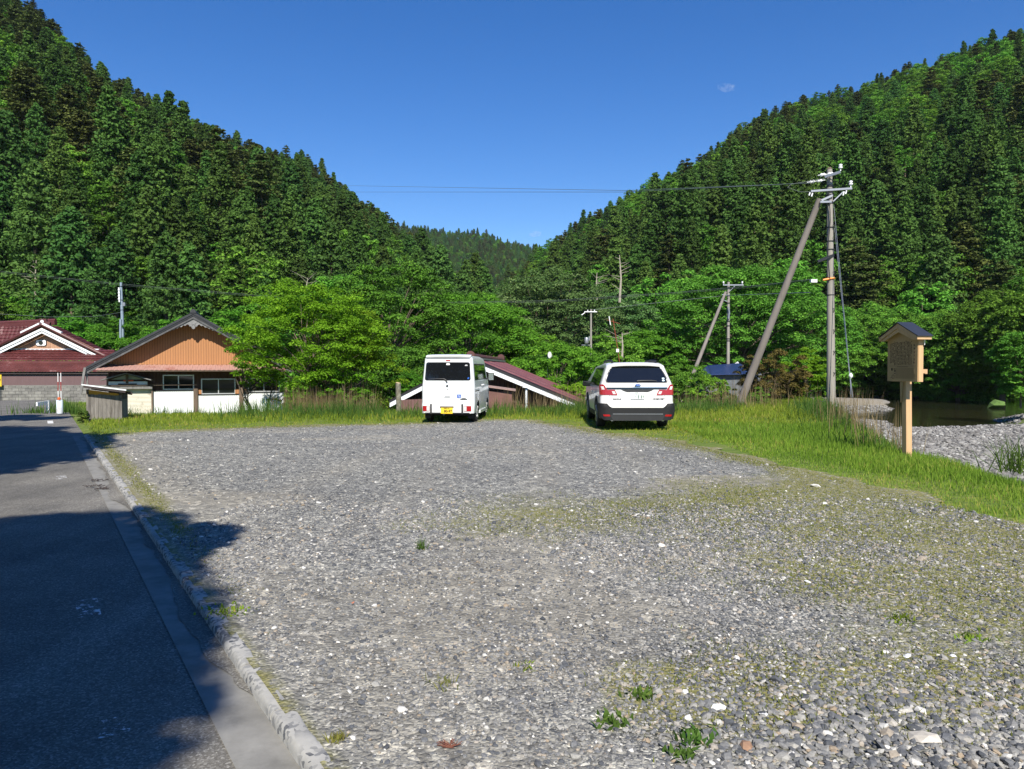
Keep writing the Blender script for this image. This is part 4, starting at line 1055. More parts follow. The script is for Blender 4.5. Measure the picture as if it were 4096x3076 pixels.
M['orange'] = stripes_mat('orange_boards', (.38, .175, .07), .11, 'X', .3, .75, var=.08, sharp=True)
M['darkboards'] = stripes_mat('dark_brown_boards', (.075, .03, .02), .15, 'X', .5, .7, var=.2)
M['pinksheet'] = stripes_mat('faded_red_sheet', (.42, .24, .2), .076, 'X', .8, .6, dirt=(.25, .055, .035), var=.12, dscale=.8)
M['whitesheet'] = stripes_mat('white_sheet', (.74, .77, .78), .09, 'X', .6, .5, var=.05, dirt=(.58, .58, .54), dscale=1.5)
M['creamsheet'] = stripes_mat('cream_sheet', (.62, .58, .48), .06, 'Z', .8, .6, var=.08, dirt=(.28, .24, .17), dscale=2.2)
M['rooftop'] = simple('dark_roof', (.025, .027, .032), .5, var=.3, scale=8, bmp=.3)
M['greywood'] = simple('grey_weathered_wood', (.16, .155, .15), .85, var=.35, scale=7, bmp=.5, stretch=(1, 1, .25), dirt=(.3, .29, .28))
M['pendant'] = simple('carved_grey_wood', (.2, .2, .2), .85, var=.3, scale=12, bmp=.5)
M['barge'] = simple('dark_bargeboard', (.075, .075, .078), .8, var=.3, scale=5, dirt=(.15, .15, .15), stretch=(1, 1, .4))
M['brownwood'] = simple('brown_weathered_wood', (.12, .085, .06), .85, var=.4, scale=9, bmp=.5, stretch=(1, 1, .15))
M['alu'] = simple('window_aluminium', (.6, .61, .62), .4, .6, var=.06)
M['darkglass'] = simple('dark_glass', (.008, .01, .012), .06, var=.3, spec=.5)
M['white'] = simple('white_paint', (.78, .79, .8), .5, var=.04, scale=6)
M['whitewood'] = simple('white_painted_wood', (.76, .8, .82), .55, var=.06, scale=6, dirt=(.62, .62, .6))
M['black'] = simple('black_metal', (.02, .02, .022), .5, var=.2)
M['steel'] = simple('galvanised_steel', (.33, .34, .36), .42, .6, var=.12, scale=12)
M['nearblack'] = simple('dark_wall', (.04, .03, .028), .8, var=.3)  # one plain near-black tone for beams, battens, decks and sprigs
M['orangered'] = simple('orange_red_paint', (.5, .07, .02), .6)
M['yellow'] = simple('yellow_board', (.62, .29, .02), .6, var=.12)

def window(parent, x0, x1, z0, z1, y, panes=2, name='window'):
    f = MB(); t = .045
    f.box(x0, x1, y - .04, y + .02, z0, z0 + t).box(x0, x1, y - .04, y + .02, z1 - t, z1)
    f.box(x0, x0 + t, y - .04, y + .02, z0 + t, z1 - t).box(x1 - t, x1, y - .04, y + .02, z0 + t, z1 - t)
    for i in range(1, panes):
        xm = x0 + (x1 - x0) * i / panes; f.box(xm - t * .45, xm + t * .45, y - .03, y + .01, z0 + t, z1 - t)
    o = f.build(name, M['alu'], parent)
    MB().box(x0 + t, x1 - t, y - .008, y + .004, z0 + t, z1 - t).build('pane', M['darkglass'], o)
    return o

# ---- brown house with the carved gable
HA = R(19); HO = at(770, 1472, 34.0); HO.z = 0
h = empty('brown_house', (HO.x, HO.y, -.75), HA, 'single-storey house with orange boarded gable, black roof and white lower wall sheets', 'house')
hp = planar((HO.x, HO.y, -.75), HA)
OV = .75                                      # roof overhang ; local y=0 is the roof front edge, wall at y=OV
apx, apz = hp(772, 1247); elx, elz = hp(343, 1467)
WL = apx - elx; SLP = (apz - elz) / WL; DEP = 9.0
th = .11
def slope_poly(sg, z_off, thick, w0, w1):
    return [(apx + sg * w0, apz + z_off - w0 * SLP), (apx + sg * w1, apz + z_off - w1 * SLP), (apx + sg * w1, apz + z_off - thick - w1 * SLP), (apx + sg * w0, apz + z_off - thick - w0 * SLP)]
rf = MB()
for sg in (-1, 1): rf.prism(slope_poly(sg, 0, th, 0, WL), 0, DEP)
roof = rf.build('roof', M['rooftop'], h)
MB().prism([(apx - .14, apz - .05), (apx + .14, apz - .05), (apx + .09, apz + .1), (apx, apz + .13), (apx - .09, apz + .1)], -.03, DEP).build('ridge_cap', M['rooftop'], roof)
for sg in (-1, 1): MB().prism(slope_poly(sg, -th - .004, .2, .0, WL - .03), .06, .1).build('bargeboard', M['barge'], roof)
for sg in (-1, 1): MB().prism(slope_poly(sg, -th - .002, .08, .0, WL), .03, .058).build('bargeboard_trim', M['rooftop'], roof)
# carved pendant under the apex : scalloped outline
prf = [(.98, -.9), (.9, -.84), (.82, -.85), (.75, -.76), (.68, -.78), (.6, -.7), (.5, -.71), (.42, -.62), (.34, -.65), (.26, -.57), (.19, -.6), (.15, -.68), (.1, -.66), (.06, -.76), (0, -.8)]
tp_ = lambda x: apz - th - .1 - abs(x - apx) * SLP
poly = [(apx - a, apz + b) for a, b in prf] + [(apx + a, apz + b) for a, b in prf[::-1][1:]] + [(apx + .98, tp_(apx + .98)), (apx, tp_(apx)), (apx - .98, tp_(apx - .98))]
pend = MB().prism(poly, .105, .165).build('carved_pendant', M['pendant'], h)
cb = MB()
for sg in (-1, 1):
    for k in range(4):
        cx_, cz_ = apx + sg * (.2 + .26 * k), apz - .36 - .13 * k
        cb.tube([(cx_ + .07 * math.cos(t), .1, cz_ + .05 * math.sin(t)) for t in [i * .7 for i in range(8)]], .012, 5)
cb.tube([(apx - .1, .1, apz - .5), (apx - .05, .1, apz - .62), (apx, .1, apz - .56), (apx + .05, .1, apz - .62), (apx + .1, .1, apz - .5)], .015, 5)
cb.build('carving', M['pendant'], pend)
bz = hp(770, 1456, OV)[1]
xl = apx - WL + .75; xr = apx + WL - .75
gtop = lambda x: apz - th - .03 - abs(x - apx) * SLP
MB().prism([(xl, bz), (xr, bz), (xr, gtop(xr)), (apx, gtop(apx)), (xl, gtop(xl))], OV, OV + .1).build('gable_wall', M['orange'], h)
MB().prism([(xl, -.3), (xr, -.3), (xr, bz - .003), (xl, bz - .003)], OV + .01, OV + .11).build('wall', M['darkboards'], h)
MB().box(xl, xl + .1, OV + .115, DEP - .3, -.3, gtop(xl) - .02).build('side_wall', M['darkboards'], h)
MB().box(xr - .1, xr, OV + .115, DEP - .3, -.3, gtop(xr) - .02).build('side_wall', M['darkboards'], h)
MB().box(xl + .3, xr, OV - .035, OV - .004, bz - .03, bz + .04).build('trim_board', M['orange'], h)
# awning
az0 = hp(600, 1479.5, OV - 1.0)[1]; axl = hp(381, 1479, OV - 1.0)[0]; axr = axl + 8.0
aw = MB(); k = 160; vs = []
for i in range(k + 1):
    x = axl + (axr - axl) * i / k; wv_ = .012 * math.sin(i * 1.57)
    sh_ = .35 if i < 0 else 0
    vs += [(x, OV - 1.0, az0 + wv_), (x + (.9 if i == 0 else 0) * 0, OV, bz - .03 + wv_), (x, OV - 1.0, az0 + wv_ - .012), (x, OV, bz - .042 + wv_)]
aw.add(vs, [q for i in range(k) for q in ((4 * i, 4 * i + 4, 4 * i + 5, 4 * i + 1), (4 * i + 2, 4 * i + 3, 4 * i + 7, 4 * i + 6), (4 * i, 4 * i + 2, 4 * i + 6, 4 * i + 4))])
aw.build('awning', M['pinksheet'], h, smooth=True)
ab = MB(); ab.box(axl + .05, axr - .05, OV - .98, OV - .94, az0 - .07, az0 - .018)
for i in range(10): xx = axl + .2 + i * (axr - axl - .4) / 9; ab.bar((xx, OV - .98, az0 - .04), (xx, OV, bz - .08), .05, .05)
ab.build('awning_frame', M['brownwood'], h)
# windows (measured from the photo)
for (x0, y0, x1, y1) in ((652, 1499, 776, 1559), (805, 1514, 942, 1577), (992, 1512, 1118, 1568)):
    a0, b0 = hp(x0, y1, OV); a1, b1 = hp(x1, y0, OV); window(h, a0, a1, b0, b1, OV - .01)
# lower sheets
def hx(x, y=1600, dy=OV): return hp(x, y, dy)[0]
def hz_(y, x=800, dy=OV): return hp(x, y, dy)[1]
for (x0, x1, yt, mt, nm) in ((614, 777, 1564, 'whitesheet', 'white_sheet_wall'), (793, 958, 1580, 'whitesheet', 'white_sheet_wall'), (974, 1136, 1571, 'whitesheet', 'white_sheet_wall'), (478, 610, 1557, 'creamsheet', 'cream_sheet_wall')):
    a0, a1 = hx(x0), hx(x1); zt_ = hz_(yt, (x0 + x1) / 2)
    MB().box(a0, a1, OV - .07, OV - .005, -.3, zt_).build(nm, M[mt], h)
    MB().box(a0 - .01, a1 + .01, OV - .1, OV - .002, zt_ + .003, zt_ + .03).build('wall_capping', M['black' if mt == 'whitesheet' else 'greywood'], h)
for x, yt, ww in ((784, 1554, .19), (965, 1550, .18), (1143, 1546, .1), (611, 1560, .07)):
    a0 = hx(x); MB().box(a0 - ww / 2, a0 + ww / 2, OV - .2, OV - .075, -.3, hz_(yt, x)).build('post', M['brownwood'], h, bevel=.01)
for x0, x1 in ((791, 807), (941, 957), (974, 990)):
    MB().box(hx(x0), hx(x1), OV - .06, OV - .004, hz_(1576), hz_(1556)).build('orange_board_end', M['orange'], h)
# small gabled porch front on the left
x0, x1 = hx(413, 1515), hx(612, 1515); xm = (x0 + x1) / 2 - .02; zt_ = hz_(1493, 511); ze = hz_(1520, 413)
pb = MB()
for sg, xe in ((-1, x0), (1, x1)): pb.bar((xm, OV - .35, zt_), (xe, OV - .35, ze), .6, .04)
pb.build('porch_roof', M['greywood'], h)
MB().prism([(x0 + .35, ze + .02), (x1 - .35, ze + .02), (xm, zt_ - .05)], OV - .2, OV - .15).build('porch_gable', simple('grey_green_panel', (.3, .32, .27), .7), h)
MB().box(hx(437, 1530), hx(592, 1530), OV - .2, OV - .14, hz_(1541), hz_(1524)).build('white_panel', M['whitewood'], h)
MB().box(hx(476, 1530), hx(550, 1530), OV - .26, OV - .205, hz_(1539), hz_(1532)).build('black_bar', M['black'], h)
MB().box(hx(497, 1530), hx(537, 1530), OV - .26, OV - .205, hz_(1524), hz_(1518)).build('red_rail', M['orangered'], h)
MB().box(xm - .05, xm + .05, OV - .27, OV - .2, ze - .15, zt_ - .04).build('porch_strut', M['brownwood'], h)
MB().box(hx(413, 1550), hx(612, 1550), OV - .3, OV - .08, hz_(1556, 500), hz_(1546, 500)).build('porch_sill', M['greywood'], h)
MB().bar((hx(430, 1541), OV - .3, hz_(1541, 430)), (hx(790, 1536), OV - .3, hz_(1538, 790)), .04, .04).build('hand_rail', M['brownwood'], h)
# leaning eave props at the left corner
MB().bar((*hp(340, 1470, .1)[:1], .1, hp(340, 1470, .1)[1]), (hx(322, 1575, .1), .1, hz_(1578, 322, .1)), .09, .09).build('prop', M['greywood'], h)
MB().bar((hx(346, 1470, .3), .3, hz_(1468, 346, .3)), (hx(352, 1545, .3), .3, hz_(1580, 352, .3)), .06, .06).build('prop', M['greywood'], h)
MB().box(hx(408, 1454, .5) - .3, hx(408, 1454, .5) + .02, .45, .55, hz_(1456, 410, .5), hz_(1446, 410, .5)).build('meter_box', M['steel'], h)

# ---- house with red-brown tiles on the left
def tile_mat(name, col, px_, pz_):
    m, nt, bs = mat_new(name)
    v = coords(nt, 'UV')
    n1 = noise(nt, coords(nt, 'Object'), 1.1, 7, .7)
    c = ramp(nt, [(.3, tuple(k * .7 for k in col)), (.62, tuple(k * 1.25 for k in col)), (.72, (.36, .25, .24))], n1).outputs[0]
    nt.links.new(c, bs.inputs['Base Color']); bs.inputs['Roughness'].default_value = .5; bs.inputs['Specular IOR Level'].default_value = .4
    return m
M['tiles'] = tile_mat('red_brown_tiles', (.085, .022, .022), .3, .25)
M['tiles2'] = tile_mat('smooth_red_brown_sheet', (.115, .036, .034), .3, .25)
M['mauve'] = stripes_mat('mauve_sheet', (.14, .085, .085), .08, 'X', .5, .7, var=.1)
M['oldboards'] = stripes_mat('worn_orange_boards', (.42, .24, .15), .12, 'X', .4, .8, var=.3, sharp=True, dirt=(.15, .08, .05), dscale=1.6)
def tiled(name, P00, P10, P01, P11, mat, parent, tw=.3, tr_=.28, amp=.035, step=.05, fine=5, cut=None):
    """tiled slope : P00 eave left, P10 eave right, P01 ridge left, P11 ridge right ; wavy stepped tiles"""
    P00, P10, P01, P11 = map(Vector, (P00, P10, P01, P11))
    Wd = max((P10 - P00).length, (P11 - P01).length); Hg = (P01 - P00).length
    nu = int(Wd / tw * fine); nr = max(1, int(round(Hg / tr_))); nrm = (P10 - P00).cross(P01 - P00).normalized()
    if nrm.z < 0: nrm = -nrm
    b = MB(); rows = []
    for r in range(nr):
        for e, off in ((0, step), (1, 0)):
            v_ = (r + e) / nr; rows.append((v_, off))
    vs = []
    for v_, off in rows:
        L_, R_ = P00.lerp(P01, v_), P10.lerp(P11, v_); n_u = nu
        Lw = (R_ - L_).length
        for i in range(n_u + 1):
            t = i / n_u; x = ((L_ + (R_ - L_) * t) - P00).dot((P10 - P00).normalized())
            vs.append(L_.lerp(R_, t) + nrm * (off + amp * abs(math.sin(math.pi * x / tw)) ** .7))
    fs = []
    for j in range(len(rows) - 1):
        for i in range(nu): a = j * (nu + 1) + i; fs.append((a, a + 1, a + nu + 2, a + nu + 1))
    return b.add(vs, fs).build(name, mat, parent)
MA = R(6); MO = at(165, 1472, 52.0)
mh = empty('tiled_house', (MO.x, MO.y, -.55), MA, 'house with shiny red-brown tiled roof, white gable boards and a round vent', 'house')
mp = planar((MO.x, MO.y, -.55), MA)
ax, azt = mp(166, 1312); sx_, sz_ = mp(372, 1412); lx_, lz_ = mp(-40, 1418)
sl = (azt - sz_) / (sx_ - ax)
wz = mp(166, 1394)[1]                       # foot of the gable
# gable wall
MB().prism([(ax - 3.3, wz), (ax + 3.3, wz), (ax, wz + 3.3 * sl)], .55, .65).build('gable_wall', M['oldboards'], mh)
for sg in (-1, 1):
    rr2 = 4.0 if sg > 0 else 4.3
    MB().prism([(ax, azt), (ax + sg * rr2, azt - rr2 * sl), (ax + sg * rr2, azt - rr2 * sl - .17), (ax, azt - .17)], 0, .06).build('white_bargeboard', M['whitewood'], mh)
    MB().prism([(ax, azt - .175), (ax + sg * (rr2 - .2), azt - .175 - (rr2 - .2) * sl), (ax + sg * (rr2 - .2), azt - .21 - (rr2 - .2) * sl), (ax, azt - .21)], .01, .055).build('black_trim', M['black'], mh)
    MB().prism([(ax, azt - .215), (ax + sg * (rr2 - .25), azt - .215 - (rr2 - .25) * sl), (ax + sg * (rr2 - .25), azt - .36 - (rr2 - .25) * sl), (ax, azt - .36)], .03, .09).build('white_bargeboard', M['whitewood'], mh)
# gable roof slopes
e = 4.9
tiled('roof', (ax + e, 0, azt + .12 - e * sl), (ax + e, 2.2, azt + .12 - e * sl), (ax, 0, azt + .22), (ax, 2.2, azt + .22), M['tiles'], mh)
tiled('roof', (ax - e, 2.2, azt + .12 - e * sl), (ax - e, 0, azt + .12 - e * sl), (ax, 2.2, azt + .22), (ax, 0, azt + .22), M['tiles'], mh)
eb = MB()
for sg in (-1, 1): eb.tube([(ax, -.02, azt + .26), (ax + sg * e, -.02, azt + .2 - e * sl)], .11, 8)
eb.build('verge_tiles', M['tiles'], mh)
for sg in (-1, 1): MB().prism([(ax + sg * .1, azt + .42 - .1 * sl), (ax + sg * 1.35, azt + .42 - 1.35 * sl), (ax + sg * 1.35, azt + .3 - 1.35 * sl), (ax + sg * .1, azt + .3 - .1 * sl)], -.12, .1).build('white_ridge_board', M['whitewood'], mh)
# main roof behind with ridge going left
rz0 = mp(166, 1290)[1] + .05
tiled('main_roof', (ax - 9, 2.2, azt - 1.8), (ax - .2, 1.2, azt - 1.6), (ax - 9, 3.6, rz0 - .35), (ax - .2, 2.0, rz0), M['tiles'], mh, amp=.045)
rb_ = MB(); rb_.bar((ax - 9, 3.6, rz0 - .3), (ax, 2.0, rz0 + .05), .3, .28); rb_.tube([(ax - 9, 3.6, rz0 - .12), (ax, 2.0, rz0 + .23)], .13, 8)
rb_.build('ridge_tiles', M['tiles'], mh)
ot = MB().lathe((ax + .12, 0, 0), [(.01, 0)], 4) if False else MB()
ot.prism([(ax - .45, azt + .1), (ax + .45, azt + .1), (ax + .5, azt + .42), (ax + .28, azt + .46), (ax + .24, azt + .66), (ax - .24, azt + .66), (ax - .28, azt + .46), (ax - .5, azt + .42)], .12, .35)
orn = ot.build('ridge_ornament', M['tiles'], mh, bevel=.03)
MB().lathe((ax, .1, azt + .46), [(.11, 0), (.11, -.03), (.02, -.04)], 16, 'y').build('ornament_disc', M['white'], orn)
MB().box(ax - 3.9, ax + 3.6, .5, .56, wz - .07, wz - .003).build('white_sill_board', M['whitewood'], mh)
# skirt roofs : upper tiles, lower finer tiles
z1 = mp(166, 1446, -.4)[1]; z2 = mp(166, 1489, -1.5)[1]
tiled('lower_roof', (ax - 7, -.6, z1), (ax + 5.55, -.6, z1), (ax - 7, .5, wz - .08), (ax + 4.6, .5, wz - .08), M['tiles'], mh, .3, .3, .04, .05)
tiled('eave_roof', (ax - 7, -1.7, z2), (ax + 5.2, -1.7, z2), (ax - 7, -.62, z1 - .07), (ax + 5.2, -.62, z1 - .07), M['tiles2'], mh, .2, .16, .025, .03)
MB().box(ax - 7, ax + 5.1, -1.62, -1.55, z2 - .12, z2 - .02).build('eave_beam', M['nearblack'], mh)
MB().box(ax - 7, ax + 4.9, -1.45, -1.35, -.4, z2 + .02).build('wall', M['mauve'], mh)
MB().box(ax - 7, ax + 5.2, -.66, -.5, z1 - .5, z1 + .045).build('fascia', M['tiles2'], mh)
MB().box(ax + 4.8, ax + 4.9, -1.34, 6, -.4, z2 + .02).build('side_wall', M['mauve'], mh)
MB().box(ax - 7, ax - 6.9, -1.34, 6, -.4, z2 + .02).build('side_wall', M['mauve'], mh)
# round vent in an octagonal frame
vx, vz = mp(164, 1371, .5)
c_ = .3; a_w, a_h = .34, .2
def octa(a, b, c): return [(vx - a + c, vz - b), (vx + a - c, vz - b), (vx + a, vz - b + c), (vx + a, vz + b - c), (vx + a - c, vz + b), (vx - a + c, vz + b), (vx - a, vz + b - c), (vx - a, vz - b + c)]
MB().prism(octa(.37, .235, .1), .5, .548).build('vent_frame', M['black'], mh)
vp = MB().prism(octa(.33, .2, .08), .48, .498).build('vent_panel', M['white'], mh)
MB().lathe((vx, .478, vz), [(.15, 0), (.15, -.02), (.12, -.03)], 20, 'y').build('round_vent', M['darkglass'], vp)

# ---- block wall in front of it
bw = MB(); m, nt, bs = mat_new('concrete_blocks')
v = coords(nt, 'Object')
br_ = N(nt, 'ShaderNodeTexBrick', Scale=1.0); br_.offset = .5; br_.inputs['Mortar Size'].default_value = .012; br_.inputs['Brick Width'].default_value = .4; br_.inputs['Row Height'].default_value = .2
sepx = N(nt, 'ShaderNodeSeparateXYZ'); cmb = N(nt, 'ShaderNodeCombineXYZ'); nt.links.new(v, sepx.inputs[0]); nt.links.new(sepx.outputs[0], cmb.inputs[0]); nt.links.new(sepx.outputs[2], cmb.inputs[1]); nt.links.new(cmb.outputs[0], br_.inputs['Vector'])
br_.inputs['Color1'].default_value = (.17, .165, .16, 1); br_.inputs['Color2'].default_value = (.23, .225, .215, 1); br_.inputs['Mortar'].default_value = (.07, .068, .065, 1)
sta = noise(nt, coords(nt, 'Object', (1, 1, 2.5)), 1.3, 8, .7)
c = mixc(nt, 1, br_.outputs[0], ramp(nt, [(.35, (.55, .54, .54)), (.6, (1.15, 1.13, 1.1))], sta).outputs[0], 'MULTIPLY')
nt.links.new(c, bs.inputs['Base Color']); bs.inputs['Roughness'].default_value = .9; bump(nt, bs, br_.outputs['Fac'], -.5, .02)
wp = at(165, 1560, 48.5)
wb = empty('block_wall', (wp.x, wp.y, 0), MA, 'low grey concrete block wall in front of the red-brown tiled house', 'wall')
zt_ = at(165, 1541, 48.5).z
MB().box(-6.5, 5.6, 0, .12, -1.0, zt_ - .05).build('blocks', m, wb)
MB().box(-6.5, 5.6, -.01, .13, zt_ - .047, zt_).build('coping', M['concrete'], wb)
# yellow sign cut by the left edge
p = at(-6, 1522, 48.0)
MB().box(-.22, .2, -.02, .02, -.38, .38).build('yellow_sign', simple('yellow_sign_paint', (.75, .48, .03), .5, var=.06), loc=p)
ys = bpy.data.objects['yellow_sign']; tag(ys, 'yellow sign at the left edge in front of the mauve wall', 'sign')
sg_ = MB()
for i in range(4): sg_.bar((-.14 + .08 * i, -.027, -.18 + .1 * (i % 2)), (-.08 + .08 * i, -.027, .12), .03, .008, (0, 1, 0))
sg_.build('lettering', M['black'], ys)
MB().box(-.03, .03, .021, .06, -1.4, .3).build('post', M['steel'], ys)

# ---- dark red low house behind the van
RA = R(-4.5); RO = at(1884, 1472, 30.0); RZ = -3.0
rh = empty('low_house', (RO.x, RO.y, RZ), RA, 'sunken house with dark red ribbed roof and white gable boards behind the white van', 'house')
rp_ = planar((RO.x, RO.y, RZ), RA)
bx_, bz_ = rp_(1884, 1444); rxx, rzz = rp_(2345, 1634); lxx, lzz = rp_(1560, 1612)
M['redroof'] = stripes_mat('dark_red_roof', (.17, .055, .05), .2, 'Y', .9, .45, var=.18, dirt=(.26, .13, .11), dscale=1.5)
for nm, ex, ez in (('roof', rxx, rzz), ('roof', lxx, lzz)):
    dx = ex - bx_; rm = MB(); k = 70; vs = []; LN = 13.0
    for i in range(k + 1):
        y = LN * i / k; o_ = .0 if i % 2 else .045
        vs += [(bx_, y, bz_ + .1 + o_), (ex, y, ez + .1 + o_)]
    rm.add(vs, [(2 * i, 2 * i + 2, 2 * i + 3, 2 * i + 1) for i in range(k)])
    rm.build(nm, M['redroof'], rh)
    MB().add([(bx_, 0, bz_ + .08), (ex, 0, ez + .08), (ex, LN, ez + .08), (bx_, LN, bz_ + .08), (bx_, 0, bz_ + .03), (ex, 0, ez + .03), (ex, LN, ez + .03), (bx_, LN, bz_ + .03)],
             [(0, 1, 2, 3), (4, 7, 6, 5), (0, 4, 5, 1), (1, 5, 6, 2), (2, 6, 7, 3), (3, 7, 4, 0)]).build('roof_deck', M['nearblack'], rh)
    MB().prism([(bx_, bz_ + .02), (ex, ez + .02), (ex, ez - .17), (bx_, bz_ - .17)], -.05, -.004).build('white_bargeboard', M['whitewood'], rh)
    MB().prism([(bx_, bz_ + .12), (ex, ez + .12), (ex, ez + .025), (bx_, bz_ + .025)], -.075, -.006).build('black_drip_edge', M['black'], rh)
m = M['nearblack']
rt = MB(); rt.tube([(bx_, -.1, bz_ + .2), (bx_, 13, bz_ + .2)], .12, 8); rt.box(bx_ - .16, bx_ + .16, -.08, 13, bz_ + .05, bz_ + .16)
M['redridge'] = simple('rusty_ridge', (.09, .035, .03), .7, var=.4)
rr3 = rt.build('ridge', M['redridge'], rh)
MB().lathe((bx_, -.18, bz_ + .22), [(.17, 0), (.19, .05), (.17, .2)], 12, 'y').build('ridge_end_tile', M['redridge'], rh)
MB().lathe((bx_, 12.9, bz_ + .28), [(.2, 0), (.24, .1), (.2, .3)], 10, 'y').build('ridge_end_tile', M['redridge'], rh)
MB().box(bx_ + .12, bx_ + .3, .6, 12.6, bz_ + .06, bz_ + .14).build('ridge_flashing', M['steel'], rh)
xr_, xl_ = rxx - .7, lxx + .5
MB().prism([(xl_, .1), (xr_, .1), (xr_, rzz + .25), (bx_, bz_ - .02), (xl_, lzz + .2)], .7, .8).build('wall', M['darkboards'], rh)
MB().box(xr_ - .1, xr_, .81, 12.5, .1, rzz + .28).build('side_wall', M['darkboards'], rh)
MB().box(xl_, xl_ + .1, .81, 12.5, .1, lzz + .22).build('side_wall', M['darkboards'], rh)
fr = MB()
for i in range(9): xx = bx_ + .5 + i * .42; fr.box(xx, xx + .035, .66, .695, 1.2, bz_ - (xx - bx_) * .41 - .25)
for zz in (1.9, 2.5, 3.1): fr.box(bx_ + .4, bx_ + .6 + (bz_ - zz) / .42 - .4, .64, .66, zz, zz + .03)
fr.build('wall_battens', M['brownwood'], rh)
# brown fence sheet left of the van and small outhouse right of it
p0, p1 = at(1592, 1600, 27.2), at(1700, 1596, 27.2)
bf = MB(); k = 18
for i in range(k):
    t0, t1 = i / k, (i + 1) / k; a_, b_ = p0.lerp(p1, t0), p0.lerp(p1, t1)
    bf.box(a_.x + .004, b_.x - .004, 27.2 + .012 * (i % 2), 27.24 + .012 * (i % 2), -.7, p0.z + (p1.z - p0.z) * t0)
tag(bf.build('sheet_fence', simple('brown_sheet', (.16, .085, .075), .7, var=.15, scale=4)), 'low brown sheet fence in the grass just left of the van', 'fence')
so = at(2012, 1472, 28.0); sm_ = planar((so.x, so.y, -2.2), 0)
sh_ = empty('outhouse', (so.x, so.y, -2.2), 0, 'small brown outhouse with a flat tin roof right beside the van', 'shed')
(a0, b0), (a1, b1) = sm_(1950, 1600), sm_(2048, 1560)
MB().box(a0, a1, 0, 1.5, 0, b1 - .05).build('wall', simple('brown_outhouse_wall', (.15, .07, .055), .7, var=.2), sh_)
MB().prism([(a0 - .1, b1 + .12), (a0 - .1, b1 + .16), (a1 + .14, b1 + .0), (a1 + .14, b1 - .045)], -.15, 1.7).build('roof', simple('tin_roof', (.3, .2, .17), .6, var=.25), sh_)
# mushroom vent and tree stump
p = at(2105, 1545, 27.6)
mv = empty('vent_pipe', (p.x, p.y, p.z - 1.6), 0, 'white mushroom-capped vent pipe in front of the dark red roof', 'vent pipe')
MB().tube([(0, 0, 0), (0, 0, 1.55)], .04, 10).build('pipe', M['whitewood'], mv, smooth=True)
MB().lathe((0, 0, 1.55), [(.03, 0), (.15, .0), (.14, .06), (.07, .1), (.01, .11)], 16).build('cap', M['white'], mv, smooth=True)
p = at(1595, 1580, 27.0); p.z = gz(p.x, p.y); tp = at(1594, 1533, 27.0)
stp = empty('tree_stump', p, 0, 'lichen-covered cut tree stump in the reeds left of the van', 'tree stump')
MB().tube([(0, 0, -.2), (.03, 0, .4), (-.02, 0, tp.z - p.z)], [.12, .1, .095], 10).build('trunk', simple('lichen_bark', (.15, .14, .1), .9, var=.5, scale=10, bmp=.8, dirt=(.4, .4, .33)), stp)
MB().tube([(-.02, 0, tp.z - p.z + .001), (-.015, 0, tp.z - p.z + .03)], [.085, .08], 10).build('cut_face', simple('cut_wood', (.6, .45, .25), .7), stp)

# ---- blue roofed shed behind the poles
so = at(2870, 1472, 52.0); bs_ = planar((so.x, so.y, -1.9), 0)
bh = empty('blue_roofed_shed', (so.x, so.y, -1.9), 0, 'white-walled shed with a dark blue roof behind the leaning poles', 'shed')
M['blueroof'] = simple('blue_roof', (.018, .035, .11), .35, var=.2)
(ex0, ez0), (ex1, ez1) = bs_(2785, 1497), bs_(3010, 1466)
rf_ = MB(); rf_.add([(ex0, -.4, ez0), (ex0 + 4.4, -.4, ez0 + .1), (ex1, 3, ez1 + .25), (ex0 + 1.6, 3, ez1 + .1), (ex0, -.4, ez0 - .08), (ex0 + 4.4, -.4, ez0 + .02), (ex1, 3, ez1 + .17), (ex0 + 1.6, 3, ez1 + .02)], [(0, 1, 2, 3), (4, 7, 6, 5), (0, 4, 5, 1), (1, 5, 6, 2), (2, 6, 7, 3), (3, 7, 4, 0)])
rf_.build('roof', M['blueroof'], bh)
MB().box(ex0 + .7, ex0 + 4.6, 0, 3, 0, ez0 + .02).build('wall', simple('shade_darkened_wall', (.1, .11, .12), .8, var=.4, dirt=(.2, .21, .22)), bh)  # white wall given a dark colour to stand for tree shade

# ---- wooden bin store by the road
so = at(415, 1680, 21.6); so.z = 0
WA = R(17)
wbx = empty('plank_bin', (so.x, so.y, 0), WA, 'weathered grey plank bin with a slanting tin roof beside the road', 'bin')
wq = planar((so.x, so.y, 0), WA)
(a0, b0), (a1, b1) = wq(346, 1670), wq(489, 1683)
ztl, ztr = wq(346, 1577)[1], wq(489, 1583)[1]
plk = MB(); k = 9; rs = random.Random(4)
for i in range(k):
    t0, t1 = i / k, (i + 1) / k; zz = ztl + (ztr - ztl) * t0 + rs.uniform(-.01, .015)
    plk.box(a0 + (a1 - a0) * t0 + .003, a0 + (a1 - a0) * t1 - .003, -.012 + rs.uniform(-.004, .004), .012, -.05, zz)
M['plank'] = simple('silvered_planks', (.17, .155, .14), .85, var=.4, scale=5, bmp=.7, stretch=(2.5, 1, .35), dirt=(.07, .06, .05))
plk.build('front_planks', M['plank'], wbx)
for xx in (a0, a1 - .03): MB().box(xx, xx + .03, .014, .8, -.05, .6).build('side_planks', M['plank'], wbx)
MB().box(a0, a1, .8, .83, -.05, .75).build('back_planks', M['plank'], wbx)
yl, yr_ = wq(352, 1560), wq(478, 1577)
MB().prism([(wq(354, 1578)[0], ztl - .02), (wq(474, 1580)[0], ztr - .02), (wq(474, 1580)[0], wq(474, 1575)[1]), (wq(354, 1562)[0], wq(354, 1560)[1])], .03, .05).build('yellow_flap', M['yellow'], wbx)
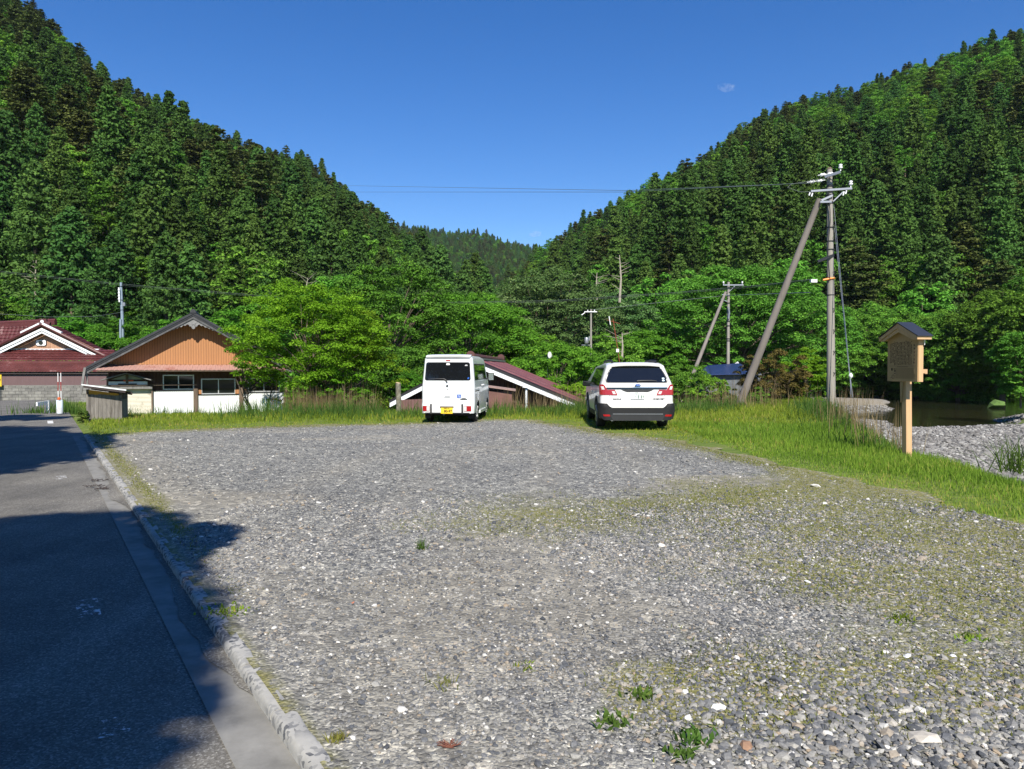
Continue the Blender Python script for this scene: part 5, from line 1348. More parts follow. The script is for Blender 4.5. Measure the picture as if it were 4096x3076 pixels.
for x_ in (348, 482):
    q = wq(x_, 1570); MB().box(q[0] - .035, q[0] + .035, .055, .12, .0, wq(x_, 1558 if x_ < 400 else 1571)[1]).build('post', M['brownwood'], wbx)
(c0, d0), (c1, d1) = wq(326, 1541, -.3), wq(505, 1563, -.3)
rf_ = MB(); n = 30; vs = []
for i in range(n + 1):
    t = i / n; x = c0 + (c1 - c0) * t; z = d0 + (d1 - d0) * t
    for yy, dz in ((-.3, 0), (.95, -.1)): vs += [(x, yy, z + dz), (x, yy, z + dz + .035)]
rf_.add(vs, [q for i in range(n) for q in ((4 * i, 4 * i + 4, 4 * i + 6, 4 * i + 2), (4 * i + 1, 4 * i + 3, 4 * i + 7, 4 * i + 5), (4 * i, 4 * i + 1, 4 * i + 5, 4 * i + 4))] + [(0, 2, 3, 1)])
rf_.build('roof_sheet', M['whitewood'], wbx)
MB().bar((c0 + .05, -.28, d0 - .035), (c1 - .02, -.28, d1 - .035), .05, .06).build('roof_batten', M['nearblack'], wbx)
MB().bar((c0 + .12, .3, d0 - .1), (c1 + .05, .3, d1 - .1), .05, .08).build('roof_batten', M['nearblack'], wbx)

# ---- snow poles and guard rail end beside the road
m, nt, bs = mat_new('red_white_bands')
sx3 = N(nt, 'ShaderNodeSeparateXYZ'); nt.links.new(coords(nt, 'Object'), sx3.inputs[0])
mm = N(nt, 'ShaderNodeMath', operation='MODULO'); mm.inputs[1].default_value = .62; nt.links.new(sx3.outputs[2], mm.inputs[0])
r_ = ramp(nt, [(.0, (.8, .8, .8)), (.31, (.35, .03, .025))], mm.outputs[0], 'CONSTANT')
nt.links.new(r_.outputs[0], bs.inputs['Base Color']); bs.inputs['Roughness'].default_value = .5
M['bands'] = m
PD = 25.2
for x, yt, lab in ((233, 1491, 'left of two red and white striped snow poles behind the white bollard'), (244.5, 1488, 'right of two red and white striped snow poles, slightly taller')):
    b_ = at(x, 1600, PD + .15); t_ = at(x, yt, PD + .15)
    MB().tube([(0, 0, 0), (0, 0, t_.z - b_.z)], .012, 8).build('snow_pole', M['bands'], loc=b_, smooth=True)
    o = [q for q in bpy.data.objects if q.name.startswith('snow_pole')][-1]; tag(o, lab, 'snow pole')
b_ = at(239, 1636, PD); t_ = at(239, 1600, PD)
o = MB().lathe((0, 0, 0), [(.10, -.15), (.102, t_.z - b_.z - .01), (.095, t_.z - b_.z)], 20).build('bollard', simple('pale_blue_white', (.62, .7, .76), .5, var=.06, dirt=(.3, .2, .12)), loc=b_, smooth=True)
tag(o, 'short thick white bollard at the roadside below the striped poles', 'bollard')
o = MB().lathe((0, 0, 0), [(.05, 0), (.055, .02), (.05, .07), (.02, .09)], 12).build('reflector', simple('orange_reflector', (.6, .12, .03), .3), loc=at(236.5, 1599, PD - .08), smooth=True)
tag(o, 'small orange reflector cap on the white bollard', 'reflector')
gr = empty('guard_rail', at(224, 1605, PD + 1.2), 0, 'end of a white guard rail behind the white bollard', 'guard rail')
MB().bar((-.03, -.35, -.02), (.02, -1.1, -.05), .05, .13).build('rail', M['white'], gr)
MB().bar((-.02, -.42, -.9), (-.02, -.42, .03), .07, .07).build('post', M['white'], gr)

# ================================================================== poles and wires
M['conc'] = simple('pole_concrete', (.27, .25, .215), .85, var=.12, scale=4, bmp=.25, stretch=(1, 1, .2), dirt=(.2, .185, .16))
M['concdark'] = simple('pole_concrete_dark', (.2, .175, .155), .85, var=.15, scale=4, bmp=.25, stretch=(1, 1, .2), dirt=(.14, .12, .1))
M['porcelain'] = simple('white_porcelain', (.8, .8, .8), .25, var=.03)
M['orangeclamp'] = simple('orange_plastic', (.75, .25, .03), .5)
def insulator(parent, p, up=True):
    return MB().lathe(p, [(.02, 0), (.02, .08), (.07, .1), (.075, .14), (.04, .16), (.065, .19), (.06, .23), (.02, .25)], 12).build('insulator', M['porcelain'], parent, smooth=True)
def strain(parent, p, d):
    b = MB(); d = Vector(d).normalized(); p = Vector(p)
    for k in range(2):
        q = p + d * (.1 + k * .26)
        b.tube([q, q + d * .04, q + d * .09, q + d * .14, q + d * .19], [.03, .065, .045, .065, .03], 10)
    b.tube([p, p + d * .62], .014, 6)
    return b.build('strain_insulator', M['porcelain'], parent, smooth=True)
# main pole
MD = 27.0
base = at(3326, 1640, MD); base.z = gz(base.x, base.y); topp = at(3318, 672, MD)
mpole = empty('utility_pole', base, 0, 'tall grey concrete utility pole with crossarm and leaning strut, left of the signboard', 'utility pole')
L = lambda x, y, D=MD: at(x, y, D) - base
MB().tube([(0, 0, -.6), L(3322, 1150), L(3318, 678)], [.165, .125, .095], 20).build('shaft', M['conc'], mpole, smooth=True)
MB().tube([L(3318, 677), L(3318, 670)], [.1, .06], 14).build('pole_cap', M['brownwood'], mpole, smooth=True)
sb = L(2965, 1600, 28.6); st_ = L(3279, 795, 27.0); sb = sb + (sb - st_) * .1
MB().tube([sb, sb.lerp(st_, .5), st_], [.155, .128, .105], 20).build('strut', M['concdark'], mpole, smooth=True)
ca = MB(); ca.bar(L(3243, 765, 26.86), L(3407, 754, 26.86), .075, .07); ca.build('crossarm', M['steel'], mpole)
ca = MB(); ca.bar(L(3300, 741, 26.8) + Vector((0, 0, .3)), L(3362, 688, 26.5), .07, .09); ca.build('top_bracket', M['steel'], mpole)
b_ = MB(); b_.bar(L(3332, 806, 26.88), L(3372, 768, 26.84), .04, .04).bar(L(3285, 802, 26.9), L(3330, 782, 26.85), .07, .07).bar(L(3280, 808, 26.85), L(3325, 807, 26.85), .06, .07)
b_.build('brace', M['steel'], mpole)
c_ = MB()
for yy in (745, 760, 782, 812): c_.lathe(L(3320, yy), [(.125, -.03), (.125, .03)], 14)
for yy in (910, 965, 998, 1180): c_.lathe(L(3322, yy), [(.145, -.012), (.145, .012)], 14)
c_.build('clamp_band', M['black'], mpole)
insulator(mpole, L(3362, 684, 26.5)); insulator(mpole, L(3403, 750, 26.86))
dwl = (at(2600, 745, 60) - at(3290, 715, 27)).normalized()
strain(mpole, L(3345, 692, 26.7), (-1, .25, -.08)); strain(mpole, L(3301, 720, 26.8), (-1, .25, -.08))
b_ = MB()
for x_, y_, dy in ((3240, 770, 12), (3250, 772, 14), (3376, 766, 16), (3386, 762, 14)): b_.tube([L(x_, y_, 26.8), L(x_ - 4, y_ + dy, 26.8)], .025, 6)
b_.build('cutout_fuse', M['porcelain'], mpole)
b_ = MB(); b_.bar(L(3270, 1046, 26.6), L(3335, 1020, 26.9), .05, .09); b_.build('cable_bracket', M['black'], mpole)
b_ = MB(); b_.tube([L(3292, 1120, 26.9), L(3338, 1111, 26.85)], .035, 8).lathe(L(3322, 1114), [(.15, -.03), (.15, .03)], 14); b_.build('cable_clamp', M['orangeclamp'], mpole, smooth=True)
MB().box(-.11, .11, -.07, .07, -.055, .055).build('white_tag', M['porcelain'], mpole, loc=L(3254, 1124, 26.9))
# step bolts
b_ = MB()
for i, yy in enumerate(list(range(1235, 1560, 85)) + [900, 950, 1000, 1090]):
    q = L(3324, yy); b_.tube([q + Vector((.02, -.13, .0)), q + Vector((.06, -.2, 0)), q + Vector((.03, -.14, -.14))], .014, 5)
b_.build('step_bolts', M['black'], mpole)
b_ = MB(); pts_ = [L(3316 + 5 * math.sin(i * .9), 800 + i * 40, 26.84) for i in range(9)]; b_.tube(pts_, .016, 5); b_.build('down_cable', M['black'], mpole)
# guy wires
gw = [(3335, 820, 3400, 1500), (3337, 900, 3398, 1500)]
b_ = MB()
for x0, y0, x1, y1 in gw: b_.tube([L(x0, y0, 27), L(x1, y1, 25.6)], .008, 5)
for dx in (-2, 5): b_.tube([L(3400, 1500, 25.6), L(3406 + dx, 1590, 25.5)], .012, 5)
b_.build('guy_wire', M['steel'], mpole)
MB().lathe(L(3403, 1502, 25.6), [(.02, -.1), (.06, -.05), (.07, 0), (.05, .05), (.02, .09)], 12).build('guy_insulator', M['porcelain'], mpole, smooth=True)
# second pole with strut
D2 = 58.0
b2 = at(2912, 1580, D2); b2.z = gz(b2.x, b2.y); L2 = lambda x, y, D=D2: at(x, y, D) - b2
p2 = empty('utility_pole', b2, 0, 'second utility pole with a thin leaning strut, right of the crossover car', 'utility pole')
MB().tube([(0, 0, -.5), L2(2914, 1128)], [.15, .1], 14).build('shaft', M['conc'], p2, smooth=True)
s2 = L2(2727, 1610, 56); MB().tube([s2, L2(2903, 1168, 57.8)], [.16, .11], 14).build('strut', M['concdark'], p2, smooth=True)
MB().bar(L2(2892, 1140, 57.7), L2(2974, 1140, 57.7), .09, .09).build('crossarm', M['steel'], p2)
for x in (2894, 2969): insulator(p2, L2(x, 1138, 57.7))
MB().bar(L2(2918, 1165, 57.8), L2(2940, 1143, 57.7), .05, .05).bar(L2(2888, 1178, 57.7), L2(2918, 1182, 57.7), .06, .06).bar(L2(2884, 1196, 57.6), L2(2908, 1206, 57.7), .06, .06).build('brace', M['steel'], p2)
b_ = MB()
for yy in (1182, 1212, 1285, 1303, 1355, 1363, 1475): b_.lathe(L2(2913, yy), [(.16, -.03), (.16, .03)], 10)
b_.build('clamp_band', M['black'], p2)
MB().tube([L2(2912, 1228, 57.8), L2(2917, 1250, 57.8), L2(2914, 1275, 57.8)], .07, 8).build('cable_loop', M['steel'], p2)
MB().bar(L2(2922, 1470, 57.6), L2(2953, 1450, 57.2), .08, .16).build('lamp_arm', M['white'], p2)
# third pole with transformer
D3 = 50.0
b3 = at(2364, 1500, D3); b3.z = gz(b3.x, b3.y); L3 = lambda x, y, D=D3: at(x, y, D) - b3
p3 = empty('utility_pole', b3, 0, 'slender utility pole carrying a grey transformer, above the left of the crossover car', 'utility pole')
MB().tube([(0, 0, -.5), L3(2364, 1237)], [.09, .062], 12).build('shaft', M['conc'], p3, smooth=True)
MB().bar(L3(2337, 1247, 49.9), L3(2388, 1247, 49.9), .05, .055).bar(L3(2326, 1260, 49.9), L3(2340, 1250, 49.9), .05, .05).build('crossarm', M['porcelain'], p3)
ins3 = MB()
for x in (2351, 2378): ins3.lathe(L3(x, 1246, 49.9), [(.015, 0), (.04, .05), (.03, .1), (.01, .12)], 8)
ins3.build('insulator', M['porcelain'], p3)
MB().lathe(L3(2346, 1374, 49.8), [(.13, 0), (.145, .03), (.145, .36), (.12, .4), (.05, .42)], 14).build('transformer', M['steel'], p3, smooth=True)
MB().bar(L3(2326, 1380, 49.8), L3(2364, 1380, 49.9), .06, .04).bar(L3(2357, 1345, 49.8), L3(2357, 1362, 49.8), .05, .05).build('transformer_bracket', M['steel'], p3)
# steel pole behind the brown house
D4 = 63.0
b4 = at(488, 1500, D4); b4.z = gz(b4.x, b4.y); L4 = lambda x, y, D=D4: at(x, y, D) - b4
p4 = empty('steel_utility_pole', b4, 0, 'slim blue-grey steel pole between the tiled house and the brown house', 'utility pole')
M['bluesteel'] = simple('blue_grey_steel', (.27, .33, .39), .4, .3, var=.08)
MB().tube([(0, 0, -.5), L4(490, 1300), L4(484, 1130)], [.17, .13, .1], 12).build('shaft', M['bluesteel'], p4, smooth=True)
MB().tube([L4(480, 1500, 62.8), L4(482, 1277, 62.8)], [.1, .09], 10).build('side_pipe', M['bluesteel'], p4, smooth=True)
MB().bar(L4(476, 1150, 62.7), L4(478, 1208, 62.7), .1, .1).build('insulator_rack', M['porcelain'], p4)
b_ = MB()
for yy in (1160, 1172, 1184, 1196): b_.lathe(L4(476, yy, 62.7), [(.03, -.06), (.09, -.03), (.09, .03), (.03, .06)], 8)
b_.build('spool_insulator', M['porcelain'], p4)
MB().box(-.1, .1, -.1, .1, -.15, .15).build('junction_box', M['steel'], p4, loc=L4(497, 1217, 62.7))
b_ = MB()
for yy in (1145, 1200, 1240, 1290, 1340): b_.lathe(L4(487, yy), [(.15, -.02), (.15, .02)], 10)
b_.build('clamp_band', M['black'], p4)

def wire(pts_, r, label, name='power_line', sag=0.0, mat='black'):
    P_ = []
    for a_, b_ in zip(pts_[:-1], pts_[1:]):
        for i in range(14):
            t = i / 14; q = a_.lerp(b_, t); q.z -= sag * 4 * t * (1 - t); P_.append(q)
    P_.append(pts_[-1])
    return tag(MB().tube(P_, r, 4).build(name, M[mat]), label, 'power line')
M['wire'] = simple('aged_wire', (.1, .12, .1), .5)
wire([at(3248, 733, 26.9), at(2500, 762, 62), at(1370, 742, 150)], .018, 'upper of the two long power lines crossing the sky', mat='wire')
wire([at(3220, 733, 26.8), at(2500, 768, 62), at(1395, 768, 140)], .018, 'lower of the two long power lines crossing the sky', mat='wire')
wire([at(3302, 713, 26.8), at(3165, 737, 26.8), at(3150, 750, 26.8), at(3200, 768, 26.8), at(3243, 767, 26.8)], .012, 'drooping loop of wire beside the crossarm of the tall pole', 'jumper_wire', mat='wire')
cb_pts = [at(3240, 1118, 27), at(3050, 1140, 30), at(2700, 1170, 36), at(2200, 1203, 44), at(1700, 1211, 50), at(1100, 1187, 54), at(484, 1136, 63), at(-120, 1072, 72)]
for dy, l in ((0, 'communication cable running from the orange clamp leftwards across the trees'), (5, 'second cable just below the communication cable from the tall pole')):
    wire([p_ + Vector((0, 0, -dy * p_.y / F)) for p_ in cb_pts], .014 if dy == 0 else .009, l, 'cable', mat='wire')
wire([at(3240, 1170, 27.5), at(2900, 1182, 58), at(2364, 1240, 50)], .02, 'thin line from the second pole towards the transformer pole', mat='wire')
wire([at(484, 1250, 63), at(380, 1266, 66), at(200, 1268, 70), at(-100, 1250, 75)], .022, 'service line from the steel pole over the tiled roof', mat='wire')
wire([at(2905, 1270, 57.8), at(2800, 1310, 62), at(2720, 1335, 66)], .015, 'slanting line left of the second pole strut', mat='wire')
# satellite dish
p = at(2196, 1420, 46)
dsh = empty('satellite_dish', p, R(52), 'small white satellite dish among the green trees right of the van', 'satellite dish')
MB().lathe((0, 0, 0), [(.2, -.06), (.16, -.02), (.08, .0), (.01, .01), (.01, .03), (.09, .02), (.17, -.01), (.21, -.055)], 18, 'y').build('dish', M['porcelain'], dsh, smooth=True)
MB().tube([(0, .05, 0), (.05, .15, -.1), (.05, .15, -4.2)], .03, 6).build('mast', M['steel'], dsh)
MB().tube([(0, -.02, -.2), (0, -.3, -.05)], .015, 5).build('feed_arm', M['steel'], dsh)
# rusty antenna pole behind the crossover car
p = at(2478, 1445, 45); t_ = at(2452, 1275, 45)
rp2 = empty('rusty_pole', (p.x, p.y, p.z - 1.8), 0, 'thin rusty antenna pole with a white box above the crossover car', 'antenna pole')
o_ = Vector((p.x, p.y, p.z - 1.8)); M['rust'] = simple('rust', (.2, .05, .02), .8)
MB().tube([(0, 0, 0), p - o_, t_ - o_], .025, 6).build('pole', M['rust'], rp2)
MB().box(-.08, .08, -.05, .05, -.1, .1).build('white_box', M['porcelain'], rp2, loc=at(2470, 1402, 44.9) - o_)
MB().tube([at(2428, 1280, 45) - o_, at(2480, 1295, 45) - o_], .02, 5).build('antenna_rod', M['rust'], rp2)
MB().tube([at(2436, 1265, 45) - o_, at(2442, 1300, 45) - o_], .03, 5).build('white_tube', M['porcelain'], rp2)

# ================================================================== wooden signboard
SA = R(-24)
M['newwood'] = simple('fresh_cypress_wood', (.52, .33, .17), .65, var=.14, scale=3, bmp=.15, stretch=(3, 3, .35))
M['boardwood'] = simple('board_wood', (.40, .25, .115), .65, var=.08, scale=3, stretch=(3, 3, .4))
M['ink'] = simple('dark_ink', (.045, .025, .012), .8)
M['roofslate'] = simple('dark_roof_metal', (.03, .032, .038), .35, var=.1)
sb_ = empty('signboard', (6.665, 12.6, 0), R(-80), 'roofed wooden signboard with brush-written notice, standing on the grassy bank', 'signboard')
MB().prism([(-.37, 1.29), (.37, 1.29), (.37, 2.06), (0, 2.2), (-.37, 2.06)], -.02, 0).build('board', M['boardwood'], sb_, bevel=.002)
for sg in (-1, 1):
    MB().box(*sorted((sg * .335, sg * .372)), .002, .085, 1.29, 2.03).build('side_plank', M['newwood'], sb_, bevel=.003)
rfw = MB(); rfm = MB()
for sg in (-1, 1):
    rfw.prism([(0, 2.275), (sg * .475, 2.04), (sg * .475, 1.99), (0, 2.2)], -.115, .15)
    rfm.prism([(0, 2.3), (sg * .5, 2.052), (sg * .5, 2.043), (0, 2.281)], -.13, .165)
rw = rfw.build('roof', M['newwood'], sb_)
rfm.build('roof_metal', M['roofslate'], rw)
MB().prism([(-.46, 1.985), (0, 2.2), (.46, 1.985), (.36, 1.985), (0, 2.13), (-.36, 1.985)], -.1, -.075).build('gable_trim', M['newwood'], sb_)
MB().add([(-.055, .045, -.35), (.055, .045, -.35), (.055, .155, -.35), (-.055, .155, -.35), (-.075, .02, 1.95), (.035, .02, 1.95), (.035, .13, 1.95), (-.075, .13, 1.95)],
         [(0, 3, 2, 1), (4, 5, 6, 7), (0, 1, 5, 4), (1, 2, 6, 5), (2, 3, 7, 6), (3, 0, 4, 7)]).build('post', M['newwood'], sb_, bevel=.006)
MB().prism([(-.075, 1.28), (-.005, 1.28), (-.04, .95), (-.06, .93)], .0, .02).build('front_cleat', M['boardwood'], sb_)
MB().box(-.45, .33, .155, .2, 1.42, 1.5).box(.31, .37, .086, .155, 1.43, 1.5).build('cross_bar', M['newwood'], sb_, bevel=.004)
MB().tube([(.4, .08, 1.99), (.4, .08, 1.9)], [.012, .006], 6).build('pale_streamer', M['white'], sb_)
# columns of brush characters : each one a few strokes
rs = random.Random(8); tx = MB()
def glyph(b, cx, cz, s, y=-.0235, w_=.17):
    for i in range(rs.choice((3, 4, 5))):
        if rs.random() < .6:
            zz = cz + rs.uniform(-.42, .42) * s; b.box(cx - s * rs.uniform(.2, .45), cx + s * rs.uniform(.2, .45), y, -.0201, zz - s * w_ / 2, zz + s * w_ / 2)
        else:
            xx = cx + rs.uniform(-.35, .35) * s; z0 = cz - s * rs.uniform(.1, .45); b.box(xx - s * w_ / 2, xx + s * w_ / 2, y - .0006, -.0201, z0, cz + s * .45)
for cidx in range(16):
    cx = .225 - cidx * .0345; z = 1.975 - (.02 if cidx % 4 else 0) - .09 * max(0, abs(cx) - .15) * 2
    zend = 1.575 if cidx < 13 else 1.6
    while z > zend:
        if rs.random() > .06: glyph(tx, cx, z, .021)
        z -= .0245
tx.build('notice_text', M['ink'], sb_)
tb = MB()
for k in range(6): glyph(tb, .29, 1.9 - k * .058, .036, w_=.2)
tb.build('title_text', M['ink'], sb_)
ln = MB(); ln.box(-.33, .33, -.0225, -.0201, 1.552, 1.555); ln.box(-.12, .14, -.0225, -.0201, 1.535, 1.542)
for k in range(11): ln.box(-.16, .32 - rs.uniform(0, .04), -.0225, -.0201, 1.512 - k * .0165, 1.5155 - k * .0165)
ln.box(-.27, -.235, -.0225, -.0201, 1.475, 1.52); ln.box(-.21, -.17, -.0225, -.0201, 1.50, 1.51); ln.box(-.19, -.165, -.0225, -.0201, 1.455, 1.49); ln.box(-.2, -.165, -.0225, -.0201, 1.42, 1.43)
ln.tube([(-.22 + .03 * math.cos(t * .63), -.0215, 1.37 + .035 * math.sin(t * .63)) for t in range(11)], .003, 4)
ln.tube([(-.3, -.0215, 1.345), (-.26, -.0215, 1.36), (-.24, -.0215, 1.34)], .0025, 4)
ln.build('small_print_and_map', M['ink'], sb_)
# ================================================================== vehicles
def paint(name, col, rough=.25):
    m, nt, bs = mat_new(name)
    n1 = noise(nt, coords(nt, 'Object'), 2.5, 5)
    c = ramp(nt, [(.3, tuple(k * .95 for k in col)), (.7, col)], n1)
    nt.links.new(c.outputs[0], bs.inputs['Base Color']); bs.inputs['Roughness'].default_value = rough; bs.inputs['Coat Weight'].default_value = .6; bs.inputs['Coat Roughness'].default_value = .05
    return m
M['vanwhite'] = paint('white_car_paint', (.74, .76, .76))
M['pearl'] = paint('pearl_white_car_paint', (.72, .71, .69), .3)
M['glass'] = simple('tinted_car_glass', (.008, .009, .011), .04, var=.1, spec=.6, coat=.3)
M['plastic'] = simple('dark_grey_plastic', (.013, .0135, .015), .65, var=.12, scale=5, spec=.3)
M['rubber'] = simple('tyre_rubber', (.02, .02, .021), .85, var=.3, scale=9)
M['rim'] = simple('silver_rim', (.45, .46, .47), .35, .7, var=.06)
M['redlens'] = simple('red_lens', (.32, .006, .008), .15, var=.08, spec=.6, coat=.5)
M['clearlens'] = simple('clear_lens', (.6, .58, .56), .2, var=.2, scale=20, spec=.6)
M['chrome'] = simple('chrome', (.6, .61, .63), .15, .9, var=.03)
M['under'] = simple('underbody_black', (.008, .008, .008), .9)
M['plateyellow'] = simple('yellow_plate', (.78, .56, .03), .45, var=.03)
M['platewhite'] = simple('white_plate', (.8, .8, .8), .45, var=.03)
M['plategreen'] = simple('green_print', (.02, .12, .06), .5)
M['stickerblue'] = simple('blue_sticker', (.015, .1, .42), .4, var=.05)
M['gap'] = simple('panel_line', (.05, .05, .05), .8)

class Car:
    def __init__(s, L, H, W, yr, yf, w, zroof, sill, wheels, Rw, rc=.13, rp=.09):
        s.L, s.H, s.W, s.yr, s.yf, s.w, s.zroof, s.sill, s.wheels, s.Rw, s.rc, s.rp = L, H, W, yr, yf, w, zroof, sill, wheels, Rw, rc, rp
    def wd(s, z, d, df):
        w_ = s.w(z)
        for q in (d, df):
            if q < s.rp: w_ = w_ - s.rp + math.sqrt(max(0, s.rp ** 2 - (s.rp - q) ** 2))
        return w_
    def shell(s, mat, parent):
        L = s.L
        ds = [0, .006, .02, .045, s.rp] + list(np.linspace(s.rp + .03, L - s.rp - .03, 90)) + [L - s.rp, L - .045, L - .02, L - .006, L]
        nt_ = 15; nr = 5; nc = 5; vs = []
        for d in ds:
            zr = s.zroof(d); z0 = s.sill
            for wy in s.wheels:
                q = (s.Rw + .055) ** 2 - (d - wy) ** 2
                if q > 0: z0 = max(z0, s.Rw + math.sqrt(q) - .0)
            row = []
            for i in range(nt_): z = z0 + (zr - s.rc - z0) * i / (nt_ - 1); row.append((s.wd(z, d, L - d), z))
            wt = row[-1][0]
            for i in range(1, nr + 1):
                a = math.pi / 2 * i / nr; row.append((wt - s.rc * 1.15 * (1 - math.cos(a)), zr - s.rc + s.rc * .85 * math.sin(a)))
            wr = row[-1][0]
            for i in range(1, nc + 1): t = i / nc; row.append((wr * (1 - t), zr - s.rc * .15 + s.rc * .15 * (1 - (1 - t) ** 2)))
            for sg in (-1, 1):
                for (x, z) in row:
                    a, b = s.yr(z), s.yf(z); y = (a + d) if d < s.rp + .001 else (b - (L - d)) if d > L - s.rp - .001 else a + s.rp + (b - a - 2 * s.rp) * (d - s.rp) / (L - 2 * s.rp)
                    vs.append((sg * x, y, z))
        k = nt_ + nr + nc; fs = []
        for j in range(len(ds) - 1):
            for sg in range(2):
                for i in range(k - 1):
                    a = (j * 2 + sg) * k + i; b = ((j + 1) * 2 + sg) * k + i; fs.append((a, b, b + 1, a + 1))
        for j in (0, len(ds) - 1):
            for i in range(k - 1): a = j * 2 * k + i; fs.append((a, a + 1, a + k + 1, a + k))
        b = MB().add(vs, fs)
        me_o = b.build('body', mat, parent, smooth=True, angle=42)
        bm = bmesh.new(); bm.from_mesh(me_o.data); bmesh.ops.remove_doubles(bm, verts=bm.verts, dist=.0005); bmesh.ops.recalc_face_normals(bm, faces=bm.faces); bm.to_mesh(me_o.data); bm.free()
        return me_o
    def rear(s, name, rows, mat, parent, off=.008, nu=16, th=.012):
        """rows (z, xl, xr) on the rear face, a thick skin set off by off"""
        vs = []
        for t in (off, off - th):
            for (z, xl, xr) in rows:
                for i in range(nu + 1):
                    x = xl + (xr - xl) * i / nu; lim = s.w(z) - s.rp; ax_ = abs(x)
                    y = s.yr(z) + (0 if ax_ <= lim else s.rp - math.sqrt(max(0, s.rp ** 2 - min(ax_ - lim, s.rp) ** 2)))
                    if ax_ > lim + s.rp * .7: vs.append((x + math.copysign(t * .7, x), y - t * .7, z))
                    else: vs.append((x, y - t, z))
        n = nu + 1; m_ = len(rows); fs = []
        for l in range(2):
            for j in range(m_ - 1):
                for i in range(nu): a = l * m_ * n + j * n + i; fs.append((a, a + 1, a + n + 1, a + n))
        o2 = m_ * n
        for j in range(m_ - 1):
            for i in (0, nu): a = j * n + i; fs.append((a, a + n, a + n + o2, a + o2))
        for i in range(nu):
            for j in (0, m_ - 1): a = j * n + i; fs.append((a, a + 1, a + 1 + o2, a + o2))
        return MB().add(vs, fs).build(name, mat, parent, smooth=True, angle=50)
    def side(s, name, rows, mat, parent, sg, off=.006, nu=10, th=.012):
        vs = []
        for t in (off, off - th):
            for (z, yl, yr_) in rows:
                for i in range(nu + 1): y = yl + (yr_ - yl) * i / nu; vs.append((sg * (s.w(z) + t), y, z))
        n = nu + 1; m_ = len(rows); fs = []
        for l in range(2):
            for j in range(m_ - 1):
                for i in range(nu): a = l * m_ * n + j * n + i; fs.append((a, a + 1, a + n + 1, a + n))
        o2 = m_ * n
        for j in range(m_ - 1):
            for i in (0, nu): a = j * n + i; fs.append((a, a + n, a + n + o2, a + o2))
        for i in range(nu):
            for j in (0, m_ - 1): a = j * n + i; fs.append((a, a + 1, a + 1 + o2, a + o2))
        return MB().add(vs, fs).build(name, mat, parent, smooth=True, angle=50)
    def wheel(s, x, y, parent, wt=.16, spokes=5):
        w_ = empty('wheel', (x, y, s.Rw)); w_.parent = parent; sg = 1 if x > 0 else -1
        MB().lathe((0, 0, 0), [(s.Rw * .62, -wt / 2), (s.Rw * .93, -wt / 2), (s.Rw, -wt * .36), (s.Rw, wt * .36), (s.Rw * .93, wt / 2), (s.Rw * .62, wt / 2)], 32, 'x').build('tyre', M['rubber'], w_, smooth=True)
        b = MB(); o_ = sg * wt / 2
        b.lathe((0, 0, 0), [(s.Rw * .63, o_ * .8), (s.Rw * .63, o_ * 1.04), (s.Rw * .56, o_ * 1.04), (s.Rw * .54, o_ * .5)], 28, 'x')
        for k in range(spokes):
            a = 2 * math.pi * k / spokes; b.bar((o_ * .9, 0, 0), (o_ * .95, math.cos(a) * s.Rw * .6, math.sin(a) * s.Rw * .6), .07, .05, (1, 0, 0))
        b.lathe((0, 0, 0), [(.05, o_ * .8), (.045, o_ * 1.02), (.01, o_ * 1.03)], 12, 'x')
        b.build('rim', M['rim'], w_)
        return w_

def rrect(z0, z1, xl0, xr0, xl1, xr1, r, n=5):
    """rows of a rounded shape between z0 and z1 (edges slanted from *0 to *1)"""
    rows = []
    for i in range(n + 1):
        a = math.pi / 2 * i / n; dz = r * (1 - math.cos(a)); ins = r * (1 - math.sin(a)); z = z0 + dz; t = dz / (z1 - z0)
        rows.append((z, xl0 + (xl1 - xl0) * t + ins, xr0 + (xr1 - xr0) * t - ins))
    for i in range(n, -1, -1):
        a = math.pi / 2 * i / n; dz = r * (1 - math.cos(a)); ins = r * (1 - math.sin(a)); z = z1 - dz; t = (z - z0) / (z1 - z0)
        rows.append((z, xl0 + (xl1 - xl0) * t + ins, xr0 + (xr1 - xr0) * t - ins))
    return rows

# ---------------- white kei van
VR = R(-5)
van = empty('white_van', (-1.755, 20.25, .012), VR, 'small boxy white van with a yellow number plate parked facing the trees', 'van')
vc = Car(3.38, 1.88, 1.475,
         lambda z: -.05 * (z < .532) + .0 + max(0, z - .95) * .085, lambda z: 3.38 - max(0, z - .7) * .42 - max(0, z - 1.0) * .35,
         lambda z: .72 + .0175 * min(1, max(0, (z - .25) / .2)) - max(0, z - .98) * .085 ,
         lambda d: 1.872 - .02 * max(0, 1 - d / .3) - .05 * max(0, (d - 2.7)) , .27, (.72, 3.0 - .14), .272, .13, .1)
vc.shell(M['vanwhite'], van)
vb = bpy.data.objects['body']
MB().box(-.64, .64, .12, 3.2, .2, .7).build('underbody', M['under'], van)
rw_ = vc.rear('rear_window', rrect(1.175, 1.655, -.635, .615, -.60, .585, .05), M['glass'], van, .006)
vc.rear('window_seal', rrect(1.162, 1.668, -.65, .63, -.615, .60, .06), M['black'], van, .003, th=.004)
